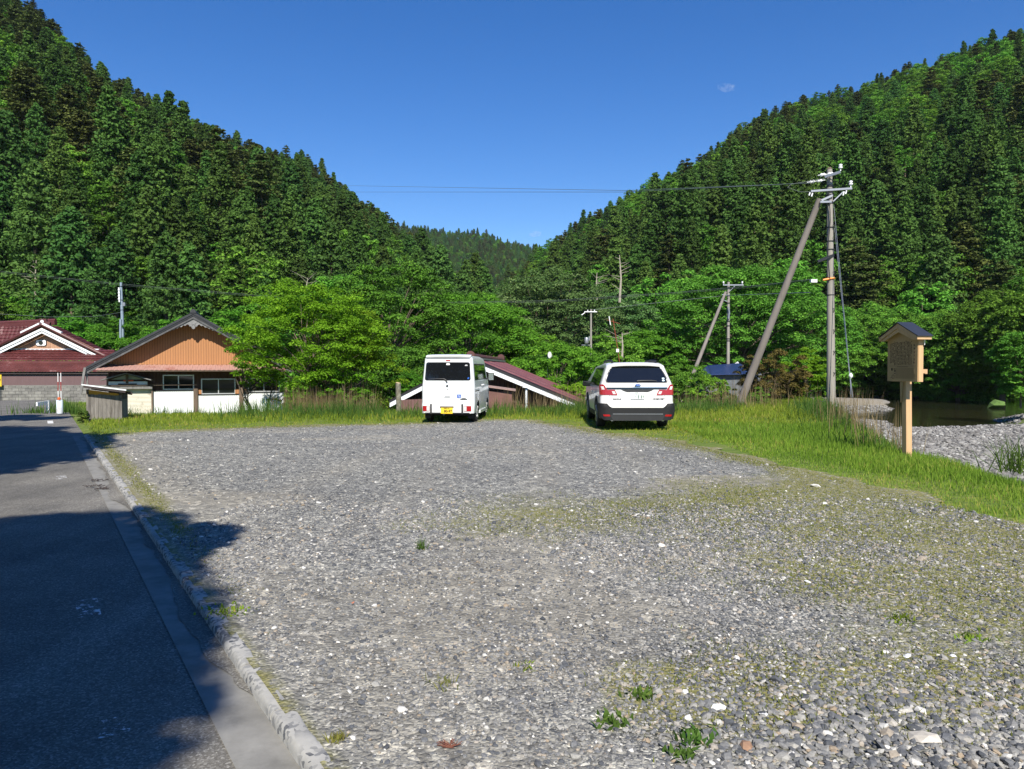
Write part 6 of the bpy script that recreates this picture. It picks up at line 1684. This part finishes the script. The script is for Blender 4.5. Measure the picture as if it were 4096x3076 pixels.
# roof spoiler
vs_ = MB(); sp_ = [(-.02, 1.86), (-.045, 1.835), (-.03, 1.805), (.14, 1.83), (.2, 1.885)]
k = 16; vv = []
for i in range(k + 1):
    x = -.62 + 1.24 * i / k; f_ = 1 - abs(x / .62) ** 6 * .35
    for (y, z) in sp_: vv.append((x, y + .07 + (1 - f_) * .1, z - .012 * abs(x / .62) ** 4))
vs_.add(vv, [(i * 5 + j, i * 5 + (j + 1) % 5, (i + 1) * 5 + (j + 1) % 5, (i + 1) * 5 + j) for i in range(k) for j in range(5)] + [tuple(range(5)), tuple(range(k * 5, k * 5 + 5))])
vs_.build('roof_spoiler', M['vanwhite'], van, smooth=True, angle=40)
vc.rear('spoiler_shade_strip', [(1.785, -.6, .6), (1.8, -.61, .61)], simple('spoiler_shade_grey', (.2, .21, .21), .5), van, .03, th=.03)  # grey strip coloured as the shade under the spoiler
vc.rear('brake_lamp', rrect(1.70, 1.728, -.07, .06, -.07, .06, .012), M['redlens'], van, .012)
for z in (.535, .885): vc.rear('panel_line', [(z, -.7, .7), (z + .008, -.7, .7)], M['gap'] if z < .6 else simple('crease_shade', (.35, .36, .36), .5), van, .003, th=.004)  # upper line is no gap: grey painted as shade in the crease
MB().tube([(-.54, .0, 1.2), (-.3, -.004, 1.212), (-.1, -.006, 1.208), (-.06, -.008, 1.18), (-.02, -.012, 1.118)], [.008, .012, .014, .016, .02], 6).build('rear_wiper', M['black'], van, smooth=True)
# tailgate handle, emblem and lock
vc.rear('tailgate_handle', rrect(.71, .795, -.11, .075, -.11, .075, .02), M['white'], van, .016)
vc.rear('handle_recess', [(.717, -.09, .06), (.731, -.09, .06)], M['black'], van, .0185, th=.004)
em = MB()
def epoly(pts, y0=-.012, y1=-.003, s=.034, cx=-.02, cz=1.017): em.prism([(cx + a * s, cz + b * s) for a, b in pts], y0, y1)
epoly([(0, 1), (1, .45), (.5, .2), (0, .5), (-.3, .33), (.75, -.25), (.95, -.42), (.3, -.05), (-.1, .12), (-.95, .42)])
epoly([(0, -1), (-1, -.45), (-.5, -.2), (0, -.5), (.3, -.33), (-.75, .25), (-.95, .42), (-.3, .05), (.1, -.12), (.95, -.42)])
em.build('emblem', M['plastic'], van)
MB().lathe((-.02, -.004, .925), [(.014, 0), (.012, -.006)], 10, 'y').build('lock', M['plastic'], van)
ws_ = vc.rear('wheelchair_sticker', rrect(.685, .785, .255, .358, .255, .358, .006), M['stickerblue'], van, .009)
b_ = MB(); b_.lathe((.325, -.012, .815), [(.011, 0), (.011, -.002)], 10, 'y'); b_.bar((.325, -.011, .805), (.332, -.011, .775), .008, .003, (0, 1, 0)).bar((.332, -.011, .775), (.352, -.011, .772), .008, .003, (0, 1, 0)).bar((.352, -.011, .772), (.364, -.011, .757), .008, .003, (0, 1, 0))
b_.tube([(.332 + .02 * math.cos(a), -.0115, .772 + .02 * math.sin(a)) for a in [2.2 + i * .42 for i in range(11)]], .003, 4)
b_.v = [(x - .02, y, z - .052) for x, y, z in b_.v]
b_.build('wheelchair_symbol', M['white'], ws_)
vc.rear('badge_bar', [(.64, .34, .536), (.66, .34, .536)], M['plastic'], van, .011)
text('EVERY', .03, M['plastic'], van, (.44, -.012, .678), sx=1.5, bold=.001)
# bumper with strips, lamps and plate
for x in (-.487, .378):
    vc.rear('bumper_strip', [(.25, x, x + .05), (.525, x, x + .05)], M['black'], van, .014)
for sg in (-1, 1):
    xs = sorted((sg * .505, sg * .70)) if sg < 0 else (.425, .64)
    xs = (-.695, -.497) if sg < 0 else (.443, .652)
    lamp = vc.rear('tail_lamp', rrect(.328, .472, *xs, *xs, .012), M['redlens'], van, .014)
    wx = (-.58, -.502) if sg < 0 else (.448, .523)
    vc.rear('reversing_lens', rrect(.336, .464, *wx, *wx, .008), M['clearlens'], lamp, .017)
vc.rear('bumper_shade_line', [(.49, -.43, .37), (.502, -.43, .37)], simple('bumper_crease_shade', (.45, .46, .46), .5), van, .003, th=.004)  # grey line stands in for shade along the bumper crease
pl = vc.rear('number_plate', rrect(.262, .428, -.188, .142, -.188, .142, .008), M['plateyellow'], van, .022)
vc.rear('plate_lamp_housing', [(.43, -.21, .165), (.462, -.215, .17)], M['brownwood'], van, .03, th=.03)
y_ = -.075
text('80-97', .098, M['ink'], pl, (.012, y_, .325), sx=.98, bold=.0022)
text('京都 581', .036, M['ink'], pl, (-.023, y_, .402), sx=1.25)
text('と', .036, M['ink'], pl, (-.151, y_, .32))
vc.rear('lower_lip', [(.262, -.66, .66), (.29, -.68, .68)], M['black'], van, .004)
MB().tube([(-.12, .0, .235), (-.12, .2, .235)], .022, 10).build('exhaust_pipe', M['steel'], van)
for x, y in ((-.63, .72), (.63, .72), (-.63, 2.86), (.63, 2.86)): vc.wheel(x, y, van, .155, 6)
for x in (-.6, .6): MB().box(x - .08, x + .08, .22, .235, .12, .3).build('mud_flap', M['rubber'], van)
# side glass, door lines, mirrors
for sg in (-1, 1):
    for (a_, b_) in ((.2, .98), (1.02, 1.78), (1.84, 2.5)):
        vc.side('side_window', [(1.19, a_, b_ + (.15 if b_ > 2 else 0)), (1.4, a_ + .015, b_ + .02), (1.6, a_ + .04, b_ - (.05 if b_ > 2 else 0))], M['glass'], van, sg, .005)
    vc.side('window_band', [(1.17, .17, 2.75), (1.4, .18, 2.6), (1.625, .21, 2.5)], M['black'], van, sg, .002, th=.004)
    for yy in (1.0, 1.82, 2.6): vc.side('door_gap', [(.34, yy, yy + .008), (1.16, yy, yy + .008)], M['gap'], van, sg, .002, th=.004)
    vc.side('slide_rail', [(.86, .12, 1.0), (.885, .12, 1.0)], M['black'], van, sg, .003)
    for yy in (1.62, 1.9): vc.side('door_handle', [(1.0, yy, yy + .14), (1.03, yy, yy + .14)], M['white'], van, sg, .02, th=.02)
    vc.side('side_step', [(.22, 1.1, 2.5), (.3, 1.1, 2.5)], M['vanwhite'], van, sg, .03, th=.05)
    mr_ = MB().box(sg * .88 - .09, sg * .88 + .09, 2.66, 2.74, 1.12, 1.36).build('wing_mirror', M['black'], van, bevel=.03, smooth=True)
    MB().box(sg * .88 - .075, sg * .88 + .075, 2.652, 2.66, 1.14, 1.34).build('mirror_glass', M['chrome'], mr_)
    MB().bar((sg * .7, 2.7, 1.17), (sg * .82, 2.7, 1.2), .04, .04).build('mirror_arm', M['black'], mr_)
# stickers on the rear glass
vc.rear('white_sticker', rrect(1.59, 1.64, -.06, .05, -.05, .04, .02), M['porcelain'], van, .009)
vc.rear('grey_sticker', rrect(1.565, 1.6, .455, .545, .475, .525, .012), simple('grey_sticker', (.5, .5, .5), .5), van, .009)
vc.rear('round_sticker', rrect(1.205, 1.255, .53, .58, .545, .595, .024), M['stickerblue'], van, .009)

# ---------------- crossover
SR = R(-1.2)
suv = empty('crossover_car', (3.06, 18.1, .012), SR, 'pearl white crossover estate car with dark bumper and roof rails, parked on the grass edge', 'car')
def suv_yr(z):
    if z < .62: return -.07
    if z < .70: return -.07 + (z - .62) * .75
    if z < 1.15: return -.01 + (z - .70) * .07
    return .0215 + (z - 1.15) * .52
cc = Car(4.66, 1.67, 1.8, suv_yr, lambda z: 4.6 - max(0, z - .6) * .5 - max(0, z - 1.0) * 1.9,
         lambda z: .87 + .03 * min(1, max(0, (z - .3) / .2)) - max(0, z - 1.05) * .36,
         lambda d: 1.655 - .045 * max(0, 1 - d / .5) - .03 * max(0, d - 1.8), .27, (.98, 3.72), .345, .1, .12)
cc.shell(M['pearl'], suv)
MB().box(-.78, .78, .15, 4.4, .22, .85).build('underbody', M['under'], suv)
cc.rear('rear_window', [(1.155, -.70, .69), (1.175, -.735, .725), (1.25, -.735, .725), (1.38, -.68, .67), (1.49, -.62, .61), (1.54, -.585, .575)], M['glass'], suv, .008, 20)
cc.rear('window_frame', [(1.145, -.745, .735), (1.175, -.765, .755), (1.25, -.765, .755), (1.38, -.705, .695), (1.5, -.635, .625)], M['black'], suv, .003, 20, th=.004)
sp = MB(); k = 20; vv = []; prof_ = [(.2, 1.553), (.15, 1.565), (.145, 1.59), (.24, 1.64), (.4, 1.652), (.36, 1.56)]
for i in range(k + 1):
    x = -.6 + 1.2 * i / k; e_ = abs(x / .6) ** 3
    for (y, z) in prof_: vv.append((x, y + .03 * e_, z - .03 * e_))
n_ = len(prof_)
sp.add(vv, [(i * n_ + j, i * n_ + (j + 1) % n_, (i + 1) * n_ + (j + 1) % n_, (i + 1) * n_ + j) for i in range(k) for j in range(n_)] + [tuple(range(n_)), tuple(range(k * n_, k * n_ + n_))])
sp.build('roof_spoiler', M['pearl'], suv, smooth=True, angle=40)
MB().box(-.55, .55, .2, .32, 1.532, 1.545).build('spoiler_underside', M['plastic'], suv)
for sg in (-1, 1):
    MB().tube([(sg * .54, .5, 1.62), (sg * .555, .62, 1.685), (sg * .56, 1.4, 1.70), (sg * .56, 2.2, 1.68), (sg * .555, 2.5, 1.6)], [.02, .028, .028, .028, .02], 8).build('roof_rail', M['black'], suv, smooth=True)
    # tail lamps : outer tall part and inner part on the tailgate
    xo = [(z, *sorted((sg * a, sg * b))) for z, a, b in ((.85, .63, .9), (.92, .67, .9), (.97, .715, .9), (1.02, .755, .9), (1.07, .785, .9), (1.105, .82, .885))]
    lp = cc.rear('tail_lamp', xo, M['redlens'], suv, .016, 12)
    cc.rear('tail_lamp', [(z, *sorted((sg * a, sg * b))) for z, a, b in ((.842, .475, .625), (.90, .50, .665), (.975, .54, .71))], M['redlens'], suv, .013, 8)
    cc.rear('clear_lens', [(z, *sorted((sg * a, sg * b))) for z, a, b in ((.87, .515, .585), (.94, .545, .615))], M['clearlens'], suv, .0165, 6)
    cc.rear('clear_lens', [(z, *sorted((sg * a, sg * b))) for z, a, b in ((.98, .79, .86), (1.06, .815, .87))], M['clearlens'], lp, .019, 6)
    cc.rear('fog_reflector', [(.33, *sorted((sg * .66, sg * .82))), (.375, *sorted((sg * .68, sg * .84)))], M['redlens'], suv, .05, 6, th=.03)
    ex = MB(); ex.lathe((sg * .61, -.1, .27), [(.045, 0), (.058, 0), (.058, .16), (.045, .16)], 20, 'y'); ex.build('exhaust_tip', M['chrome'], suv, smooth=True)
    MB().lathe((sg * .61, -.085, .27), [(.044, 0), (.044, .02)], 16, 'y').build('exhaust_hole', M['under'], suv)
    for (a_, b_, c_) in ((.42, 1.12, .5), (1.18, 2.02, 0), (2.08, 2.75, -.3)):
        cc.side('side_window', [(1.07, a_ - (.1 if a_ < 1 else 0), b_ + (.28 if b_ > 2.5 else 0)), (1.27, a_ + (.06 if a_ < 1 else 0), b_ + (.05 if b_ > 2.5 else 0)), (1.49, a_ + (.2 if a_ < 1 else .03), b_ - (.1 if b_ > 2.5 else -.02))], M['glass'], suv, sg, .005)
    cc.side('window_band', [(1.055, .3, 3.1), (1.27, .42, 2.85), (1.52, .62, 2.6)], M['black'], suv, sg, .002, th=.004)
    for yy in (1.15, 2.05, 2.95): cc.side('door_gap', [(.4, yy + .02, yy + .03), (.97, yy, yy + .01)], M['gap'], suv, sg, .002, th=.004)
    for yy in (1.28, 2.2): cc.side('door_handle', [(.86, yy, yy + .17), (.885, yy, yy + .17)], M['pearl'], suv, sg, .03, th=.03)
    for wy in (.98, 3.72):
        ar = MB(); n_ = 20
        for i in range(n_):
            a0, a1 = math.pi * i / n_, math.pi * (i + 1) / n_
            P_ = [(wy + r_ * math.cos(a), .345 + r_ * math.sin(a)) for a in (a0, a1) for r_ in (.398, .455)]
            ar.add([(sg * (cc.w(z) + t), y, z) for t in (.014, -.02) for (y, z) in P_], [(0, 2, 3, 1), (4, 5, 7, 6), (0, 1, 5, 4), (2, 6, 7, 3), (0, 4, 6, 2), (1, 3, 7, 5)])
        ar.build('arch_trim', M['plastic'], suv)
        cc.wheel(sg * .79, wy, suv, .21, 5)
    cc.side('sill_trim', [(.26, 1.45, 3.25), (.38, 1.43, 3.27)], M['plastic'], suv, sg, .014, th=.03)
    mr_ = MB().box(sg * 1.0 - .11, sg * 1.0 + .11, 2.86, 2.98, .99, 1.14).build('wing_mirror', M['plastic'], suv, bevel=.04, smooth=True)
    MB().box(sg * 1.0 - .09, sg * 1.0 + .09, 2.852, 2.86, 1.01, 1.12).build('mirror_glass', M['glass'], mr_)
    MB().bar((sg * .84, 2.9, 1.02), (sg * .93, 2.9, 1.03), .05, .04).build('mirror_arm', M['plastic'], mr_)
# dark bumper : higher at the corners
rows_ = [(.235, -.80, .80), (.3, -.86, .86), (.37, -.885, .885), (.47, -.89, .89), (.535, -.89, .89)]
cc.rear('bumper', rows_, M['plastic'], suv, .045, 24, th=.06)
for sg in (-1, 1):
    cc.rear('bumper_corner', [(.537, *sorted((sg * .64, sg * .9))), (.6, *sorted((sg * .70, sg * .9))), (.645, *sorted((sg * .735, sg * .895)))], M['plastic'], suv, .035, 8, th=.05)
    cc.side('bumper_side', [(.26, .0, .5), (.4, .0, .56), (.55, .0, .5), (.64, .02, .4)], M['plastic'], suv, sg, .012, th=.03)
cc.rear('bumper_step', [(.54, -.62, .62), (.57, -.66, .66)], M['pearl'], suv, .05, 12, th=.06)
cc.rear('bumper_strip', [(.38, -.6, .62), (.394, -.6, .62)], M['steel'], suv, .053, 12)
cc.rear('lower_diffuser', [(.225, -.6, .6), (.36, -.66, .66)], M['black'], suv, .05, 12, th=.05)
cc.rear('chrome_strip', [(.992, -.72, .72), (1.03, -.75, .75)], M['glass'], suv, .018, 20)
cc.rear('chrome_edge', [(1.028, -.1, .73), (1.041, -.1, .74)], M['chrome'], suv, .021, 16)
cc.rear('handle_recess', [(.915, -.24, .26), (.945, -.33, .35), (.985, -.4, .42)], M['black'], suv, .004, 12)
for sg in (-1, 1):
    cc.rear('tailgate_gap', [(.62, *sorted((sg * .56, sg * .568))), (.7, *sorted((sg * .625, sg * .633))), (.84, *sorted((sg * .665, sg * .673)))], M['gap'], suv, .003, 2, th=.004)
em = MB(); em.lathe((0.02, -.016, 1.085), [(.055, .01), (.06, -.004), (.05, -.008)], 20, 'y')
eo = em.build('oval_emblem', M['chrome'], suv); eo.data.transform(Matrix.Translation((.02, 0, 1.085)) @ Matrix.Diagonal((1.25, 1, .6, 1)) @ Matrix.Translation((-.02, 0, -1.085)))
em = MB(); em.lathe((0.02, -.026, 1.085), [(.045, .001), (.045, -.002)], 20, 'y')
e2 = em.build('blue_field', M['stickerblue'], eo); e2.data.transform(Matrix.Translation((.02, 0, 1.085)) @ Matrix.Diagonal((1.25, 1, .6, 1)) @ Matrix.Translation((-.02, 0, -1.085)))
em = MB()
for x, z, s_ in ((-.012, .006, .011), (.018, .01, .006), (.034, .0, .006), (.022, -.01, .006), (.004, -.012, .006), (.045, .008, .005)):
    pts_ = []
    for k in range(12): a = k * math.pi / 6; r_ = s_ if k % 2 == 0 else s_ * .4; pts_.append((.02 + x + r_ * math.cos(a), 1.085 + z + r_ * math.sin(a)))
    em.prism(pts_, -.031, -.029)
em.build('stars', M['white'], eo)
pl = cc.rear('number_plate', rrect(.752, .915, -.16, .185, -.16, .185, .012), M['platewhite'], suv, .03)
text('331', .098, M['plategreen'], pl, (.055, -.048, .71), sx=1.0, bold=.002) if False else None
text('・3 31', .098, M['plategreen'], pl, (.045, -.062, .815), sx=.95, bold=.0015)
text('京都 331', .034, M['plategreen'], pl, (.012, -.062, .893), sx=1.3)
text('ふ', .034, M['plategreen'], pl, (-.12, -.062, .805))
text('CROSSOVER 7', .042, M['plastic'], suv, (.53, -.03, .755), sx=1.15, bold=.0015)
text('EXIGA', .042, M['plastic'], suv, (-.48, -.03, .75), sx=1.7, bold=.0015)
MB().tube([(.0, -.0, 1.185), (.1, .01, 1.195), (.36, .02, 1.2), (.48, .02, 1.19)], [.02, .018, .012, .008], 6).build('rear_wiper', M['black'], suv, smooth=True)
for z_, c_ in ((1.235, 'porcelain'), (1.185, 'porcelain')): cc.rear('round_sticker', rrect(z_, z_ + .035, .62, .68, .62, .68, .016), simple('pale_blue_sticker', (.45, .65, .75), .4), suv, .011)
# ================================================================== small things on the ground
p = atz(1800, 3000)
ns = MB(); rs = random.Random(2)
for i in range(26):
    a = rs.uniform(0, 3.1); q = Vector((p.x + rs.uniform(-.015, .015), p.y + rs.uniform(-.008, .008), .012)); ns.tube([q, q + Vector((math.cos(a) * .045, math.sin(a) * .03, rs.uniform(0, .02)))], .0016, 4)
tag(ns.build('dry_cedar_sprig', simple('rusty_needles', (.14, .045, .025), .8)), 'dry reddish-brown cedar sprig on the gravel near the bottom edge', 'twig')
for (x, y, l) in ((675, 1947, 'dark fallen sprig in the gutter, left of the other two'), (735, 1958, 'dark fallen sprig beside the kerb, largest of the three'), (715, 1925, 'small dark sprig near the sunlit kerb')):
    p = atz(x - 290, y, -.05) if False else atz(x * .55 if x > 700 else x * .56, y, -.045); q = MB()
    for i in range(16): a = rs.uniform(0, 3.1); c_ = p + Vector((rs.uniform(-.09, .09), rs.uniform(-.05, .05), .01)); q.tube([c_, c_ + Vector((math.cos(a) * .07, math.sin(a) * .05, .012))], .004, 4)
    tag(q.build('fallen_sprig', M['nearblack']), l, 'twig')
for i, (x, y, l) in enumerate(((3232, 2333, 'white stone chip right of centre in the gravel'), (3628, 2632, 'larger white shell-like chip before the right-hand grass'), (3812, 2631, 'white chip furthest right in the gravel'), (3058, 2866, 'pointed white chip in the dry grass patch'))):
    p = atz(x, y); o = stones('white_chip', np.array([[0, 0, .012]]), np.array([.022]), M['whitewood'], 60 + i, .35); o.location = (p.x, p.y, 0)
    o.data.materials.clear(); o.data.materials.append(M['white']); tag(o, l, 'stone')
for i, (x, y, s_, l, c_) in enumerate(((2985, 2994, .04, 'orange-brown stone near the bottom edge', (.27, .16, .1)), (2875, 2838, .035, 'largest white stone left of the dry grass patch', (.75, .74, .7)), (3700, 2965, .06, 'big flat pale stone in the lower right corner', (.5, .46, .4)), (1413, 2415, .02, 'reddish pebble in the left part of the lot', (.4, .16, .1)), (3262, 1950, .07, 'flat white rock at the border of gravel and grass', (.62, .6, .54)))):
    p = atz(x, y); o = stones('stone', np.array([[0, 0, s_ * .3]]), np.array([s_]), M['white'], 80 + i, .45); o.location = (p.x, p.y, 0)
    o.data.materials.clear(); o.data.materials.append(simple('stone_' + str(i), c_, .85, var=.2, scale=20)); tag(o, l, 'stone')
p = atz(3500, 2385); tw_ = MB().tube([(p.x, p.y, .01), (p.x + .06, p.y + .01, .022), (p.x + .13, p.y - .005, .012)], .004, 5)
tag(tw_.build('dry_twig', M['palebark']), 'bent pale dry twig on the gravel right of centre', 'twig')
p = at(3370, 1572, 80)
# green boulder at the river
p = atz(3985, 1632, WATER); o = stones('mossy_boulder', np.array([[0, 0, .3]]), np.array([.85]), M['white'], 97, .9); o.location = (p.x, p.y, WATER)
o.data.materials.clear(); o.data.materials.append(simple('moss', (.09, .16, .03), .95, var=.4, scale=4, bmp=.8)); tag(o, 'round moss-green boulder at the far waterline', 'boulder')
# ================================================================== haze and clouds
m, nt, bs = mat_new('haze'); nt.nodes.remove(bs)
pv = nt.nodes.new('ShaderNodeVolumePrincipled'); pv.inputs['Density'].default_value = .00006; pv.inputs['Color'].default_value = (.72, .85, 1, 1); pv.inputs['Anisotropy'].default_value = 0.0
nt.links.new(pv.outputs[0], nt.nodes['Material Output'].inputs['Volume'])
tag(MB().box(-1450, 1450, -350, 1450, -8, 330).build('haze', m), kind='stuff')
m, nt, bs = mat_new('cloud'); nt.nodes.remove(bs)
pv = nt.nodes.new('ShaderNodeVolumePrincipled'); pv.inputs['Color'].default_value = (1, 1, 1, 1)
nn = noise(nt, coords(nt, 'Object'), .03, 5, .6); rr = ramp(nt, [(.42, (0, 0, 0)), (.75, (.008, .008, .008))], nn)
nt.links.new(rr.outputs[0], pv.inputs['Density']); nt.links.new(pv.outputs[0], nt.nodes['Material Output'].inputs['Volume'])
for (x, y, sc, l) in ((2139, 935, (55, 30, 26), 'tiny white cloud just above the notch between the hills'), (2905, 350, (75, 25, 36), 'faint small wisp of cloud in the blue sky, upper right')):
    q = at(x, y, 6000); v_ = np.array(IV) * np.array(sc) * 1.2
    o = link('cloud', np_mesh('cloud', v_, IF, m)); o.location = q; tag(o, l, 'cloud')
